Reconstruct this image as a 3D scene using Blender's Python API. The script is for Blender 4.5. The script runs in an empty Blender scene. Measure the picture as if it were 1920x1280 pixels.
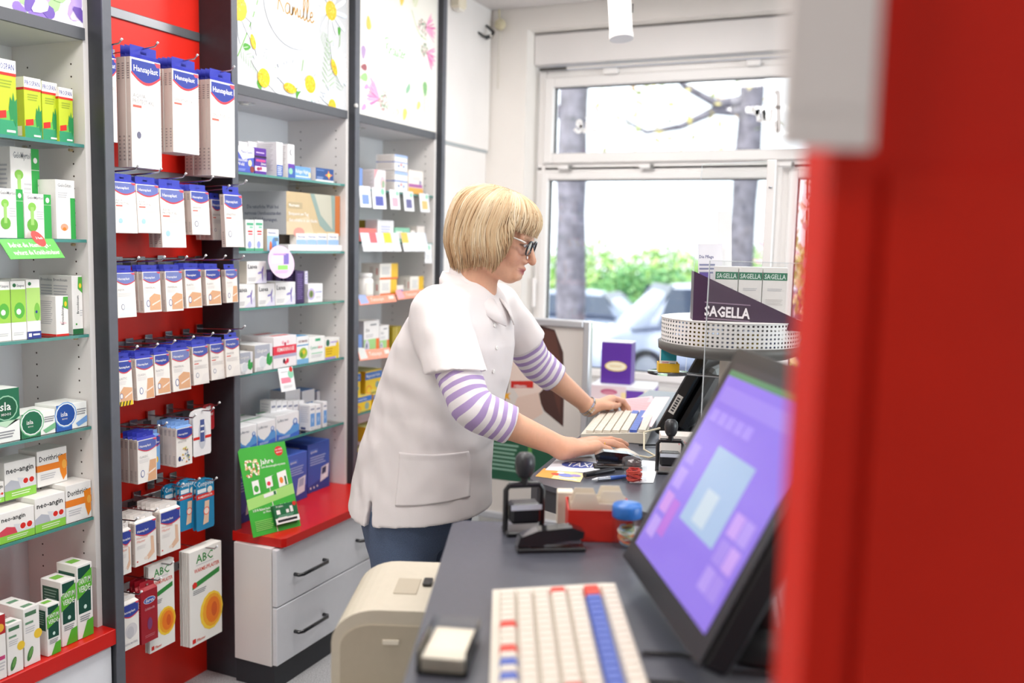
import bpy, math, random
import numpy as np
from mathutils import Vector, Matrix, noise
random.seed(7)
SC = bpy.context.scene
COLL = SC.collection
# ------------------------------------------------------------------ camera
F_PX = 1716.6
YAW, PITCH, ROLL = (math.radians(a) for a in (24.308, 6.081, 1.3537))
CAM = Vector((0, 0, 1.45))
_f = Vector((-math.sin(YAW)*math.cos(PITCH), math.cos(YAW)*math.cos(PITCH), -math.sin(PITCH)))
_r0 = Vector((math.cos(YAW), math.sin(YAW), 0)); _u0 = _r0.cross(_f)
_r = math.cos(ROLL)*_r0 + math.sin(ROLL)*_u0
_u = -math.sin(ROLL)*_r0 + math.cos(ROLL)*_u0
cam = bpy.data.cameras.new('camera'); camo = bpy.data.objects.new('camera', cam); COLL.objects.link(camo)
cam.sensor_width = 36; cam.lens = 36*F_PX/1920; cam.clip_start = .02; cam.clip_end = 300
mw = Matrix((_r, _u, -_f)).transposed().to_4x4(); mw.translation = CAM; camo.matrix_world = mw
cam.dof.use_dof = True; cam.dof.focus_distance = 2.4; cam.dof.aperture_fstop = 1.9
SC.camera = camo
# ------------------------------------------------------------------ world, light, exposure
SC.view_settings.view_transform = 'Standard'; SC.view_settings.look = 'None'
SC.view_settings.gamma = 1; SC.view_settings.use_curve_mapping = False
SC.view_settings.exposure = 0.10
wd = bpy.data.worlds.new('world'); SC.world = wd; wd.use_nodes = True
_bg = wd.node_tree.nodes['Background']; _bg.inputs[0].default_value = (.90, .95, 1, 1); _bg.inputs[1].default_value = 2.6
sun = bpy.data.lights.new('sun', 'SUN'); sun.energy = 5.0; sun.angle = .05; sun.color = (1, .95, .86)
suno = bpy.data.objects.new('sun', sun); COLL.objects.link(suno); suno.rotation_euler = (math.radians(50), 0, math.radians(-24))
def area(loc, sx, sy, e, col=(1, .965, .93), rot=(0, 0, 0)):
    l = bpy.data.lights.new('lamp_or_daylight_fill', 'AREA'); l.shape = 'RECTANGLE'; l.size = sx; l.size_y = sy; l.energy = e; l.color = col
    o = bpy.data.objects.new('lamp_or_daylight_fill', l); COLL.objects.link(o); o.location = loc; o.rotation_euler = rot
    return o
# the lamps of the shop: ceiling panels (their housings are built with the ceiling)
LAMPS = [(-1.25, 1.1, 16), (-1.25, 2.3, 14), (-1.25, 3.3, 10), (-.1, 3.0, 9), (-.1, 1.6, 8), (1.6, 2.6, 10), (1.6, .6, 6), (-1.1, -.4, 20), (3.2, 1.9, 8), (.6, -2.2, 6)]
for x, y, e in LAMPS: area((x, y, 2.545), .55, .28, e)
area((4.66, 2.45, 1.45), 1.9, 2.9, 115, (.93, .965, 1), (0, math.radians(90), 0))      # daylight fill added behind an assumed window in the unseen right wall
# ------------------------------------------------------------------ pixel helpers (1920x1280) to real planes
def ray(x, y): return _f + _r*((x-960)/F_PX) + _u*((640-y)/F_PX)
def onx(x, y, X): d = ray(x, y); return CAM + d*(X/d.x)
def ony(x, y, Y): d = ray(x, y); return CAM + d*(Y/d.y)
def onz(x, y, Z): d = ray(x, y); return CAM + d*((Z-CAM.z)/d.z)
def dep(x, y, D): return CAM + ray(x, y)*D
def proj(P):
    v = Vector(P)-CAM; z = v.dot(_f); return 960+F_PX*v.dot(_r)/z, 640-F_PX*v.dot(_u)/z
def yat(px, X, Z):                     # the Y on the line (X, *, Z) that is seen at column px
    lo, hi = .2, 6.
    for _ in range(40):
        m = (lo+hi)/2
        if proj((X, m, Z))[0] < px: lo = m
        else: hi = m
    return lo
# ------------------------------------------------------------------ materials
def lin(h):
    h = h.lstrip('#'); v = [int(h[i:i+2], 16)/255 for i in (0, 2, 4)]
    return tuple(c/12.92 if c <= .04045 else ((c+.055)/1.055)**2.4 for c in v)
COL = dict(w='f4f2ee', k='16161a', navy='2a3a8c', blue='3b6fc4', sky='7fb4e6', pale='dbe8f4', red='d8281e', hot='e8384f', grn='3fa535', dgr='1d6b3a', lime='b9d531',
           yel='f2cc25', org='ee8426', pur='4b2a78', lil='b9a3d8', vio='6a3fa8', gry='8d8f94', lg='c9c9cc', tan='e0a878', pnk='f2b9c4', teal='2a9aa8', cream='f1e8d8', gold='c69a3c', brn='6b3f28', mint='8fd0b0')
_mc = {}
def M(c, rough=.45, metal=0., grain=0., spec=.5, gs=60., bump=0., bs=200., emit=0., coat=0.):
    key = (c, rough, metal, grain, spec, gs, bump, bs, emit, coat)
    if key in _mc: return _mc[key]
    m = bpy.data.materials.new('m_'+c); m.use_nodes = True; nt = m.node_tree; b = nt.nodes['Principled BSDF']
    col = lin(COL.get(c, c)); b.inputs['Base Color'].default_value = (*col, 1)
    b.inputs['Roughness'].default_value = rough; b.inputs['Metallic'].default_value = metal
    b.inputs['Specular IOR Level'].default_value = spec
    if coat: b.inputs['Coat Weight'].default_value = coat
    if emit: b.inputs['Emission Color'].default_value = (*col, 1); b.inputs['Emission Strength'].default_value = emit
    tc = nt.nodes.new('ShaderNodeTexCoord') if grain or bump else None
    if grain:
        n = nt.nodes.new('ShaderNodeTexNoise'); n.inputs['Scale'].default_value = gs; n.inputs['Detail'].default_value = 3
        nt.links.new(tc.outputs['Object'], n.inputs['Vector'])
        r = nt.nodes.new('ShaderNodeValToRGB'); r.color_ramp.elements[0].position = .3; r.color_ramp.elements[1].position = .7
        r.color_ramp.elements[0].color = (*[v*(1-grain) for v in col], 1); r.color_ramp.elements[1].color = (*[min(1, v*(1+grain)) for v in col], 1)
        nt.links.new(n.outputs['Fac'], r.inputs['Fac']); nt.links.new(r.outputs['Color'], b.inputs['Base Color'])
    if bump:
        n = nt.nodes.new('ShaderNodeTexNoise'); n.inputs['Scale'].default_value = bs; n.inputs['Detail'].default_value = 4
        nt.links.new(tc.outputs['Object'], n.inputs['Vector'])
        bp = nt.nodes.new('ShaderNodeBump'); bp.inputs['Strength'].default_value = bump; bp.inputs['Distance'].default_value = .004
        nt.links.new(n.outputs['Fac'], bp.inputs['Height']); nt.links.new(bp.outputs['Normal'], b.inputs['Normal'])
    _mc[key] = m; return m
def clear(name, tint, fac=None, rough=.03):
    """transparent sheet with a glossy skin"""
    if name in _mc: return _mc[name]
    m = bpy.data.materials.new(name); m.use_nodes = True; nt = m.node_tree; nt.nodes.clear()
    o = nt.nodes.new('ShaderNodeOutputMaterial'); t = nt.nodes.new('ShaderNodeBsdfTransparent'); t.inputs[0].default_value = (*tint, 1)
    g = nt.nodes.new('ShaderNodeBsdfGlossy'); g.inputs['Roughness'].default_value = rough
    fr = nt.nodes.new('ShaderNodeFresnel'); fr.inputs[0].default_value = 1.45
    mx = nt.nodes.new('ShaderNodeMixShader'); nt.links.new(fr.outputs[0], mx.inputs[0]) if fac is None else None; mx.inputs[0].default_value = fac or .5; nt.links.new(t.outputs[0], mx.inputs[1]); nt.links.new(g.outputs[0], mx.inputs[2])
    nt.links.new(mx.outputs[0], o.inputs[0]); _mc[name] = m; return m
WHITE = M('ece9e6', .5, grain=.02, gs=8); PANEL = M('efebe8', .42, grain=.02, gs=6); DARK = M('3c3e44', .45, grain=.06, gs=30); REDM = M('c81a12', .42, grain=.03, gs=20)
GLASS = clear('shelf_glass', (.94, .98, .965)); GEDGE = M('4f9088', .15, coat=.6); STEEL = M('b9bbc0', .25, 1.); BLACK = M('111114', .35); WALLM = M('efeae4', .7, grain=.02, gs=5, bump=.05, bs=90)
# ------------------------------------------------------------------ mesh builder
_tc = {}
def glyphs(s, bold=0.):
    k = (s, bold)
    if k in _tc: return _tc[k]
    cu = bpy.data.curves.new('t', 'FONT'); cu.body = s; cu.size = 1; cu.resolution_u = 1; cu.offset = bold
    o = bpy.data.objects.new('t', cu); COLL.objects.link(o)
    me = bpy.data.meshes.new_from_object(o.evaluated_get(bpy.context.evaluated_depsgraph_get()))
    v = [(p.co.x, p.co.y) for p in me.vertices]; f = [tuple(p.vertices) for p in me.polygons]
    bpy.data.objects.remove(o); bpy.data.curves.remove(cu); bpy.data.meshes.remove(me)
    xs = [p[0] for p in v] or [0, 1]
    _tc[k] = ([(a-min(xs), b) for a, b in v], f, max(xs)-min(xs)); return _tc[k]
class MB:
    def __init__(s): s.v = []; s.f = []; s.mi = []; s.ms = []; s.sm = []
    def slot(s, m):
        if m not in s.ms: s.ms.append(m)
        return s.ms.index(m)
    def add(s, vs, fs, m, smooth=False):
        n = len(s.v); s.v += [tuple(v) for v in vs]; k = s.slot(m)
        for f in fs: s.f.append(tuple(i+n for i in f)); s.mi.append(k); s.sm.append(smooth)
        return s
    def box(s, x0, x1, y0, y1, z0, z1, m, c=0.):
        if c <= 0:
            v = [(x, y, z) for x in (x0, x1) for y in (y0, y1) for z in (z0, z1)]
            return s.add(v, [(0, 1, 3, 2), (4, 6, 7, 5), (0, 4, 5, 1), (2, 3, 7, 6), (0, 2, 6, 4), (1, 5, 7, 3)], m)
        import itertools
        vs = {}; L = []
        for sx, sy, sz in itertools.product((0, 1), repeat=3):
            for ax in range(3):
                p = [(x0, x1)[sx], (y0, y1)[sy], (z0, z1)[sz]]; sg = [(1, -1)[sx], (1, -1)[sy], (1, -1)[sz]]
                for a in range(3):
                    if a != ax: p[a] += sg[a]*c
                vs[(sx, sy, sz, ax)] = len(L); L.append(tuple(p))
        fs = []
        def face(ids):
            ctr = [sum(L[i][k] for i in ids)/len(ids) for k in range(3)]; C0 = ((x0+x1)/2, (y0+y1)/2, (z0+z1)/2)
            a, b, d = (Vector(L[i]) for i in ids[:3]); n = (b-a).cross(d-a)
            if n.dot(Vector(ctr)-Vector(C0)) < 0: ids = ids[::-1]
            fs.append(tuple(ids))
        for ax in range(3):
            o = [a for a in range(3) if a != ax]
            for sd in (0, 1):
                ids = []
                for p, q in ((0, 0), (0, 1), (1, 1), (1, 0)):
                    k = [0]*3; k[ax] = sd; k[o[0]] = p; k[o[1]] = q; ids.append(vs[(*k, ax)])
                face(ids)
            for p in (0, 1):
                for q in (0, 1):
                    k0 = [0]*3; k0[o[0]] = p; k0[o[1]] = q; k1 = list(k0); k1[ax] = 1
                    face([vs[(*k0, o[0])], vs[(*k1, o[0])], vs[(*k1, o[1])], vs[(*k0, o[1])]])
        for sx, sy, sz in itertools.product((0, 1), repeat=3): face([vs[(sx, sy, sz, a)] for a in range(3)])
        return s.add(L, fs, m)
    def quad(s, a, b, c, d, m): return s.add([a, b, c, d], [(0, 1, 2, 3)], m)
    def slab(s, pts, n, t, m):             # polygon pts extruded by t along n
        n = Vector(n).normalized()*t; k = len(pts); A = [Vector(p) for p in pts]; B = [p+n for p in A]
        fs = [tuple(range(k))[::-1], tuple(range(k, 2*k))] + [(i, (i+1) % k, (i+1) % k+k, i+k) for i in range(k)]
        return s.add(A+B, fs, m)
    def tube(s, pts, r, m, n=8, cap=True, smooth=True):
        P = [Vector(p) for p in pts]; R = r if isinstance(r, (list, tuple)) else [r]*len(P); vs = []; fs = []
        up = None
        for i, p in enumerate(P):
            t = (P[min(i+1, len(P)-1)]-P[max(i-1, 0)]).normalized()
            if up is None: up = Vector((0, 0, 1)) if abs(t.z) < .9 else Vector((1, 0, 0))
            a = (up - t*up.dot(t)).normalized(); b = t.cross(a); up = a
            for j in range(n):
                q = 2*math.pi*j/n; vs.append(p+(a*math.cos(q)+b*math.sin(q))*R[i])
        for i in range(len(P)-1):
            for j in range(n): fs.append((i*n+j, i*n+(j+1) % n, (i+1)*n+(j+1) % n, (i+1)*n+j))
        s.add(vs, fs, m, smooth)
        if cap: s.add(vs[:n], [tuple(range(n))[::-1]], m); s.add(vs[-n:], [tuple(range(n))], m)
        return s
    def lathe(s, prof, m, n=24, c=(0, 0, 0), smooth=True, axis=None):
        vs = []; fs = []; k = len(prof)
        for r, z in prof:
            for j in range(n):
                q = 2*math.pi*j/n; vs.append((c[0]+r*math.cos(q), c[1]+r*math.sin(q), c[2]+z))
        for i in range(k-1):
            for j in range(n): fs.append((i*n+j, i*n+(j+1) % n, (i+1)*n+(j+1) % n, (i+1)*n+j))
        if prof[0][0] > 1e-5: fs.append(tuple(range(n))[::-1])
        if prof[-1][0] > 1e-5: fs.append(tuple(range((k-1)*n, k*n)))
        return s.add(vs, fs, m, smooth)
    def loft(s, rings, m, smooth=True, caps=True):
        n = len(rings[0]); vs = [p for r in rings for p in r]; fs = []
        for i in range(len(rings)-1):
            for j in range(n): fs.append((i*n+j, i*n+(j+1) % n, (i+1)*n+(j+1) % n, (i+1)*n+j))
        if caps: fs += [tuple(range(n))[::-1], tuple(range((len(rings)-1)*n, len(rings)*n))]
        return s.add(vs, fs, m, smooth)
    def text(s, t, o, u, v, h, m, mw=None, bold=.012, align='l', eps=0., shear=0.):
        vs, fs, w = glyphs(t, bold); o = Vector(o); u = Vector(u).normalized(); v = Vector(v).normalized(); n = u.cross(v)
        sy = h/.72; sx = sy if not mw or w*sy <= mw else mw/w
        x0 = {'l': 0, 'c': -w*sx/2, 'r': -w*sx}[align]
        return s.add([o+u*(x0+a*sx+b*shear*sy)+v*(b*sy)+n*eps for a, b in vs], fs, m)
    def ops(s, O, U, V, W, H, ops, e0=.0003):
        """flat print: O lower left corner, U/V unit axes, W x H face size"""
        O, U, V = Vector(O), Vector(U), Vector(V); N = U.cross(V)
        for i, op in enumerate(ops):
            e = e0+.00008*i; k = op[0]
            P = lambda a, b: O+U*(a*W)+V*(b*H)+N*e
            if k == 'R': _, a, b, c, d, col = op; s.add([P(a, b), P(c, b), P(c, d), P(a, d)], [(0, 1, 2, 3)], M(col))
            elif k == 'E':
                _, a, b, ru, rv, col = op[:6]; rt = op[6] if len(op) > 6 else 0; ct, st = math.cos(rt), math.sin(rt); pts = []
                for j in range(14):
                    q = 2*math.pi*j/14; x, y = ru*W*math.cos(q), rv*W*math.sin(q); pts.append(P(a, b)+U*(x*ct-y*st)+V*(x*st+y*ct))
                s.add(pts, [tuple(range(14))], M(col))
            elif k == 'P': s.add([P(*q) for q in op[1]], [tuple(range(len(op[1])))], M(op[2]))
            elif k == 'T':
                _, a, b, h, col, t = op[:6]; s.text(t, P(a, b), U, V, h*H, M(col), (op[6] if len(op) > 6 else 1-a-.03)*W)
            elif k == 'V': _, a, b, h, col, t, mwv = op; s.text(t, P(a, b), V, -U, h*W, M(col), mwv*H)
            elif k == 'L':
                _, a, b, c, n, st, col = op
                for j in range(n):
                    y = b-j*st; cc = c-(.12*(c-a))*((j*7) % 3)/2
                    s.add([P(a, y-st*.22), P(cc, y-st*.22), P(cc, y+st*.22), P(a, y+st*.22)], [(0, 1, 2, 3)], M(col))
        return s
    def mesh(s, name):
        me = bpy.data.meshes.new(name); me.from_pydata(s.v, [], s.f)
        for m in s.ms: me.materials.append(m)
        me.polygons.foreach_set('material_index', s.mi); me.polygons.foreach_set('use_smooth', s.sm); me.update(); return me
    def build(s, name, parent=None, loc=None, rz=0, **kw):
        return obj(name, s.mesh(name), parent, loc, rz, **kw)
def tag(o, label=None, cat=None, group=None, kind=None):
    if label: o['label'] = label
    if cat: o['category'] = cat
    if group: o['group'] = group
    if kind: o['kind'] = kind
    return o
def obj(name, me, parent=None, loc=None, rz=0, **kw):
    o = bpy.data.objects.new(name, me); COLL.objects.link(o); o.parent = parent
    if loc is not None: o.location = loc
    if rz: o.rotation_euler.z = rz
    return tag(o, **kw)
def thing(name, label, cat, loc=(0, 0, 0), rz=0, group=None):
    o = bpy.data.objects.new(name, None); COLL.objects.link(o); o.location = loc; o.rotation_euler.z = rz; o.empty_display_size = .05
    return tag(o, label, cat, group)
def struct(name, mb, parent=None):
    o = mb.build(name, parent)
    if parent is None: o['kind'] = 'structure'
    return o
# ================================================================== the room
XF, XB = -2.022, -2.29                     # front and back of the shelf units
ZC, YW = 2.59, 4.154
FLOORM = M('b2b2b4', .5, grain=.45, gs=260)
struct('floor', MB().box(-2.6, 4.6, -4.2, 4.5, -.1, 0, FLOORM))
cl = struct('ceiling', MB().box(-2.6, 4.6, -4.2, 4.5, ZC, ZC+.1, M('56524e', .8)))
tm = MB().box(-.306, .306, -.306, .306, -.012, 0, M('dcd8d6', .8, grain=.05, gs=180), c=.006).mesh('ceiling_tile')
for i in range(11):
    for j in range(14):
        obj('ceiling_tile', tm, cl, (-2.02+.0+.3125+.625*i-.03, YW-.3125-.625*j, ZC))
struct('wall_left', MB().box(-2.5, XB-.02, -4.2, 4.4, 0, ZC, WALLM))
struct('wall_right', MB().box(4.5, 4.6, -4.2, .95, 0, ZC, WALLM).box(4.5, 4.6, 3.95, 4.4, 0, ZC, WALLM).box(4.5, 4.6, .95, 3.95, 0, .48, WALLM).box(4.5, 4.6, .95, 3.95, 2.42, ZC, WALLM))
sw_ = thing('window_added', None, None); sw_['kind'] = 'structure'  # window assumed in the unseen wall, added to pass the daylight fill
for y in (.95, 1.93, 2.92, 3.90): MB().box(4.51, 4.58, y, y+.05, .48, 2.42, M('f0edeb', .35), c=.004).build('mullion', sw_)
for y in (1.0, 1.98, 2.97): MB().box(4.54, 4.546, y, y+.93, .48, 2.42, clear('window_glass', (.95, .975, .98))).build('pane', sw_)
struct('wall_back', MB().box(-2.5, 4.6, -4.3, -4.1, 0, ZC, WALLM))
# window wall with a recess for the windows
WX0, WX1, WZ0, WZ1 = -1.833, 3.6, .76, 2.477
ww = MB()
ww.box(-2.5, WX0, YW, YW+.32, 0, ZC, WALLM).box(WX1, 4.6, YW, YW+.32, 0, ZC, WALLM).box(WX0, WX1, YW, YW+.32, WZ1, ZC, WALLM).box(WX0, WX1, YW, YW+.32, 0, WZ0, WALLM)
struct('wall_window', ww)
# white board panels between the last shelf unit and the corner
wp = MB().box(XB, XF-.02, 3.667, YW-.002, 0, ZC-.002, PANEL).build('wall_panel', None); wp.name = 'trim_1'; wp['kind'] = 'structure'
MB().box(XF-.02, XF, 3.668, YW-.012, 1.905, ZC-.004, PANEL, c=.003).build('panel', wp)
MB().box(XF-.02, XF-.008, 3.668, YW-.03, .02, 1.895, PANEL, c=.003).build('panel', wp)
MB().box(XF-.02, XF-.003, 3.668, YW-.02, 1.893, 1.907, M('a9b0b2', .4)).build('joint_strip', wp)
# roller shutter box over the windows
PVC = M('f0edeb', .35, grain=.01, gs=4)
rb = MB().box(WX0+.002, WX1-.002, YW+.085, YW+.3, 2.324, WZ1-.004, M('ece8e6', .4, grain=.015, gs=5), c=.004)
o = struct('trim_2', rb); MB().box(WX0+.01, WX1-.01, YW+.08, YW+.084, 2.466, 2.470, M('9a9694', .5)).build('joint_strip', o)
MB().box(WX0+.002, WX1-.002, YW-.46, YW+.12, WZ0-.01, WZ0+.02, M('d9d6d4', .3), c=.006).build('trim_3')['kind'] = 'structure'
# windows: an upper tilting light and lower panes, white plastic profiles
def window(name, x0, x1, z0, z1, fw, pane='pane', glassy=True):
    y0, y1 = YW+.12, YW+.185
    w = thing(name, None, None, (0, 0, 0)); w['kind'] = 'structure'
    def fr(a0, a1, b0, b1, t0, t1, nm, c):
        m = MB(); m.box(a0, a0+c, t0, t1, b0, b1, PVC, c=.005); m.box(a1-c, a1, t0, t1, b0, b1, PVC, c=.005)
        m.box(a0+c, a1-c, t0, t1, b1-c, b1, PVC, c=.005); m.box(a0+c, a1-c, t0, t1, b0, b0+c, PVC, c=.005); m.build(nm, w)
    fr(x0, x1, z0, z1, y0, y1, 'frame', fw*.45)
    fr(x0+fw*.42, x1-fw*.42, z0+fw*.42, z1-fw*.42, y0-.018, y1-.01, 'sash', fw*.58)
    fr(x0+fw*.98, x1-fw*.98, z0+fw*.98, z1-fw*.98, y0+.012, y0+.03, 'gasket', .006)
    for ch in w.children:
        if ch.name.startswith('gasket'): ch.data.materials.clear(); ch.data.materials.append(M('33363c', .6))
    MB().box(x0+fw, x1-fw, y0+.016, y0+.022, z0+fw, z1-fw, clear('window_glass', (.95, .975, .98))).build(pane, w)
    return w
YG = YW+.12
w1 = window('window_1', -1.815, .35, 1.815, 2.30, .083)
w2 = window('window_2', -1.815, -.62, WZ0+.02, 1.835, .066)
w3 = window('window_3', -.62, .9, WZ0+.02, 1.835, .066)
w4 = window('window_4', .35, 2.3, 1.815, 2.30, .083); w5 = window('window_5', .9, 2.3, WZ0+.02, 1.835, .066); w6 = window('window_6', 2.3, 3.59, WZ0+.02, 2.30, .083)
# hinge rod over the upper light, hinge blocks between the lights, handle at the reveal
m = MB().tube([(-1.80, YG-.03, 2.302), (-1.66, YG-.03, 2.302)], .008, M('4c4a46', .4)).tube([(-1.66, YG-.03, 2.303), (-.2, YG-.03, 2.303)], .006, M('e2ded8', .4))
m.box(-1.47, -1.40, YG-.042, YG-.018, 2.262, 2.288, PVC, c=.003).box(-.80, -.74, YG-.042, YG-.018, 2.262, 2.288, PVC, c=.003); m.build('opener_rod', w1)
for x in (-1.65, -1.24, -.60):
    MB().box(x-.035, x+.02, YG-.05, YG-.018, 1.818, 1.835, PVC, c=.003).box(x+.02, x+.03, YG-.05, YG-.02, 1.818, 1.838, M('7d7c7a', .4)).build('hinge', w1)
h_ = MB().box(-.009, .009, -.03, -.012, -.075, .075, PVC, c=.005).tube([(0, -.012, .05), (0, .0, .05)], .009, PVC).build('window_handle', w2); h_.location = ony(1004, 548, YG-.02)
# handwriting stuck to the upper light (seen from inside, mirrored)
def strokes(mb, strokes_, o, u, v, h, r, m):
    o, u, v = Vector(o), Vector(u), Vector(v)
    for st in strokes_:
        P = []
        for i in range(len(st)-1):
            p0 = st[max(i-1, 0)]; p1, p2 = st[i], st[i+1]; p3 = st[min(i+2, len(st)-1)]
            for t in (0, .25, .5, .75):
                P.append([.5*((2*p1[k])+(-p0[k]+p2[k])*t+(2*p0[k]-5*p1[k]+4*p2[k]-p3[k])*t*t+(-p0[k]+3*p1[k]-3*p2[k]+p3[k])*t**3) for k in (0, 1)])
        P.append(st[-1]); Q = [o+u*(a*h)+v*(b*h) for a, b in P]
        n = u.cross(v); L = []
        for i, q in enumerate(Q):
            t = (Q[min(i+1, len(Q)-1)]-Q[max(i-1, 0)]); t = t.normalized() if t.length > 1e-9 else u; sd = n.cross(t)*r
            L += [q-sd, q+sd]
        mb.add(L, [(2*i, 2*i+2, 2*i+3, 2*i+1) for i in range(len(Q)-1)], m)
SC_ = {'K': [[(.1, 1), (.12, .5), (.05, 0)], [(-.12, .85), (0, 1.02), (.45, 1.05), (.42, .75), (.15, .55), (.3, .3), (.5, 0)]],
       'a': [[(.36, .42), (.15, .45), (.02, .2), (.12, 0), (.3, .1), (.36, .42), (.36, .1), (.46, 0), (.55, .1)]], 'm': [[(0, 0), (.06, .42), (.04, .05), (.18, .42), (.24, .05), (.38, .42), (.44, .02), (.54, .1)]],
       'i': [[(.02, .4), (.04, .05), (.14, .02), (.22, .12)], [(.04, .6), (.06, .63)]], 'l': [[(0, .1), (.16, .7), (.1, 1.02), (.03, .7), (.06, .05), (.16, 0), (.24, .12)]],
       'e': [[(0, .2), (.2, .28), (.18, .45), (.06, .4), (.04, .1), (.16, 0), (.34, .14)]], 'f': [[(.2, .95), (.08, 1.0), (.04, .5), (-.02, -.3), (.05, -.35), (.1, 0)], [(-.05, .45), (.2, .48)]],
       'u': [[(0, .42), (.03, .05), (.18, .02), (.28, .4), (.28, .05), (.4, .05)], [(.06, .62), (.08, .66)], [(.22, .62), (.24, .66)]], 'r': [[(0, 0), (.06, .42), (.08, .25), (.22, .44), (.3, .38)]],
       'S': [[(.4, .9), (.2, 1.02), (.06, .8), (.32, .45), (.25, .05), (0, .1)]], 'n': [[(0, 0), (.06, .42), (.04, .05), (.2, .42), (.26, .03), (.36, .1)]], 't': [[(.12, .8), (.08, .2), (.16, 0), (.26, .1)], [(-.04, .5), (.26, .54)]], 'A': [[(.36, .42), (.15, .45), (.02, .2), (.12, 0), (.3, .1), (.36, .42), (.36, .1), (.46, 0), (.55, .1)], [(.12, .62), (.14, .66)], [(.3, .62), (.32, .66)]], 'v': [[(0, .42), (.03, .05), (.18, .02), (.28, .4), (.28, .05), (.4, .05)]], 'z': [[(0, .4), (.25, .42), (.02, 0), (.3, .03)]], 'M': [[(0, 0), (.1, 1), (.3, .3), (.5, 1), (.6, 0)]]}
WD_ = {'K': .56, 'a': .52, 'm': .56, 'i': .24, 'l': .26, 'e': .34, 'f': .28, 'u': .44, 'r': .34, 'S': .5, 'n': .4, 'z': .36, 't': .28, 'A': .52, 'v': .44, 'M': .68}
def script_word(mb, word, o, u, v, h, r, m):
    x = 0
    for c in word: strokes(mb, [[(a+x, b) for a, b in st] for st in SC_[c]], o, u, v, h, r, m); x += WD_[c]
VINYL = M('fbfbfb', .5)
m = MB(); script_word(m, 'Sie', ony(1122, 246, YG+.012), (-1, 0, 0), (0, 0, 1), .115, .0085, VINYL); script_word(m, 'fur', ony(1461, 226, YG+.012), (-1, 0, 0), (0, 0, 1), .125, .0085, VINYL)
m.build('vinyl_lettering', w1)
# lamp housings
for x, y, e in LAMPS:
    MB().box(-.3, .3, -.165, .165, -.035, -.012, M('f2f0ee', .4), c=.004).build('lamp_housing', cl, (x, y, ZC))
# spotlight hanging by the window
sp = thing('ceiling_spotlight', 'white cylindrical spotlight tilted down in front of the window', 'lamp', (-1.06, 3.2, 2.32))
a, b = Vector((-1.062, 3.2, 2.345)), Vector((-1.042, 3.185, 2.178)); d = (b-a).normalized()
m = MB().tube([a, a+d*.004, b-d*.022, b-d*.020, b], [.036, .041, .041, .043, .043], M('f3f1ef', .35), n=24); m.build('can', sp)
MB().box(-.999+0, -.996, 3.16, 3.165, 2.26, 2.29, M('444444')).build('slot', sp)
MB().tube([a, (-1.07, 3.2, 2.42), (-1.07, 3.2, 2.55)], .012, M('efedea', .4)).build('stem', sp)
MB().box(-1.09, -1.05, 2.7, 3.8, 2.55, 2.582, M('efedea', .4), c=.003).build('track', sp)
for s_ in sp.children: s_.location = -sp.location
# things in the upper corner
t = thing('cable_junction', 'round cream cable junction box in the upper wall corner', 'junction box', (-1.985, 4.10, 2.49))
cj = ony(938, 46, YW-.03); t.location = cj
MB().lathe([(0, -.02), (.02, -.017), (.027, -.005), (.027, .008), (.02, .014), (0, .016)], M('d9cfae', .5), 16).build('box', t).rotation_euler = (math.radians(90), 0, 0)
MB().tube([(-.008, .01, .02), (-.012, .01, .06), (-.012, .012, ZC-cj.z)], .004, M('d9cfae', .5)).tube([(-.008, .015, -.03), (-.014, .018, -.12), (-.014, .018, -.3)], .003, M('d8d2c6', .5)).build('cable', t)
t = thing('wall_clamp', 'black forked holder on the white panel near the ceiling corner', 'clamp')
p0 = ony(921, 68, 4.06); p1 = ony(896, 60, 4.0); p2 = ony(912, 48, 4.08)
MB().tube([p1, (p1*.5+p0*.5)+Vector((0, 0, -.012)), p0, p0+Vector((.008, .01, .02)), p2], [.005, .007, .009, .008, .006], M('2c2d2c', .4), n=8).build('fork', t)
MB().tube([p0, Vector((XF, p0.y+.03, p0.z))], .008, M('3a3a3a')).build('arm', t); MB().tube([p0+Vector((.0, -.006, -.004)), p0+Vector((.004, -.012, .004))], .006, M('d8d4cc')).build('bolt', t)
t = thing('wall_lamp', 'small cream box lamp at the top of the white panel', 'lamp')
q = onx(862, 8, XF+.03)
MB().box(XF, q.x+.02, q.y-.035, q.y+.035, q.z-.02, q.z+.12, M('f0e6cf', .5), c=.008).build('housing', t); MB().box(XF+.01, q.x+.01, q.y-.025, q.y+.025, q.z-.028, q.z-.019, M('f7f2e8', .4)).build('diffuser', t)
# ================================================================== shelf units
random.seed(3)
UPM = M('33353b', .5, grain=.08, gs=40); UPF = M('5d6068', .45, grain=.05, gs=40)
def upright(y0, y1, xfr, label, z0=0):
    t = thing('shelf_upright', label, 'upright', ((xfr+XB)/2, (y0+y1)/2, z0), group='dark uprights between the shelf units')
    m = MB().box(XB-.02-(xfr+XB)/2, xfr-.004-(xfr+XB)/2, -(y1-y0)/2, (y1-y0)/2, 0, ZC-.003-z0, UPM); m.build('board', t)
    MB().box(xfr-.004-(xfr+XB)/2, xfr-(xfr+XB)/2, -(y1-y0)/2, (y1-y0)/2, 0, ZC-.003-z0, UPF).build('edge_band', t); return t
upright(1.763, 1.791, -1.969, 'dark grey upright between the cough remedies and the red plaster wall')
upright(2.274, 2.300, -1.997, 'dark grey upright between the red plaster wall and the daisy poster shelf')
u3 = upright(2.938, 2.966, -1.992, 'dark grey upright with a small white lock between the two flower poster shelves', .502)
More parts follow.
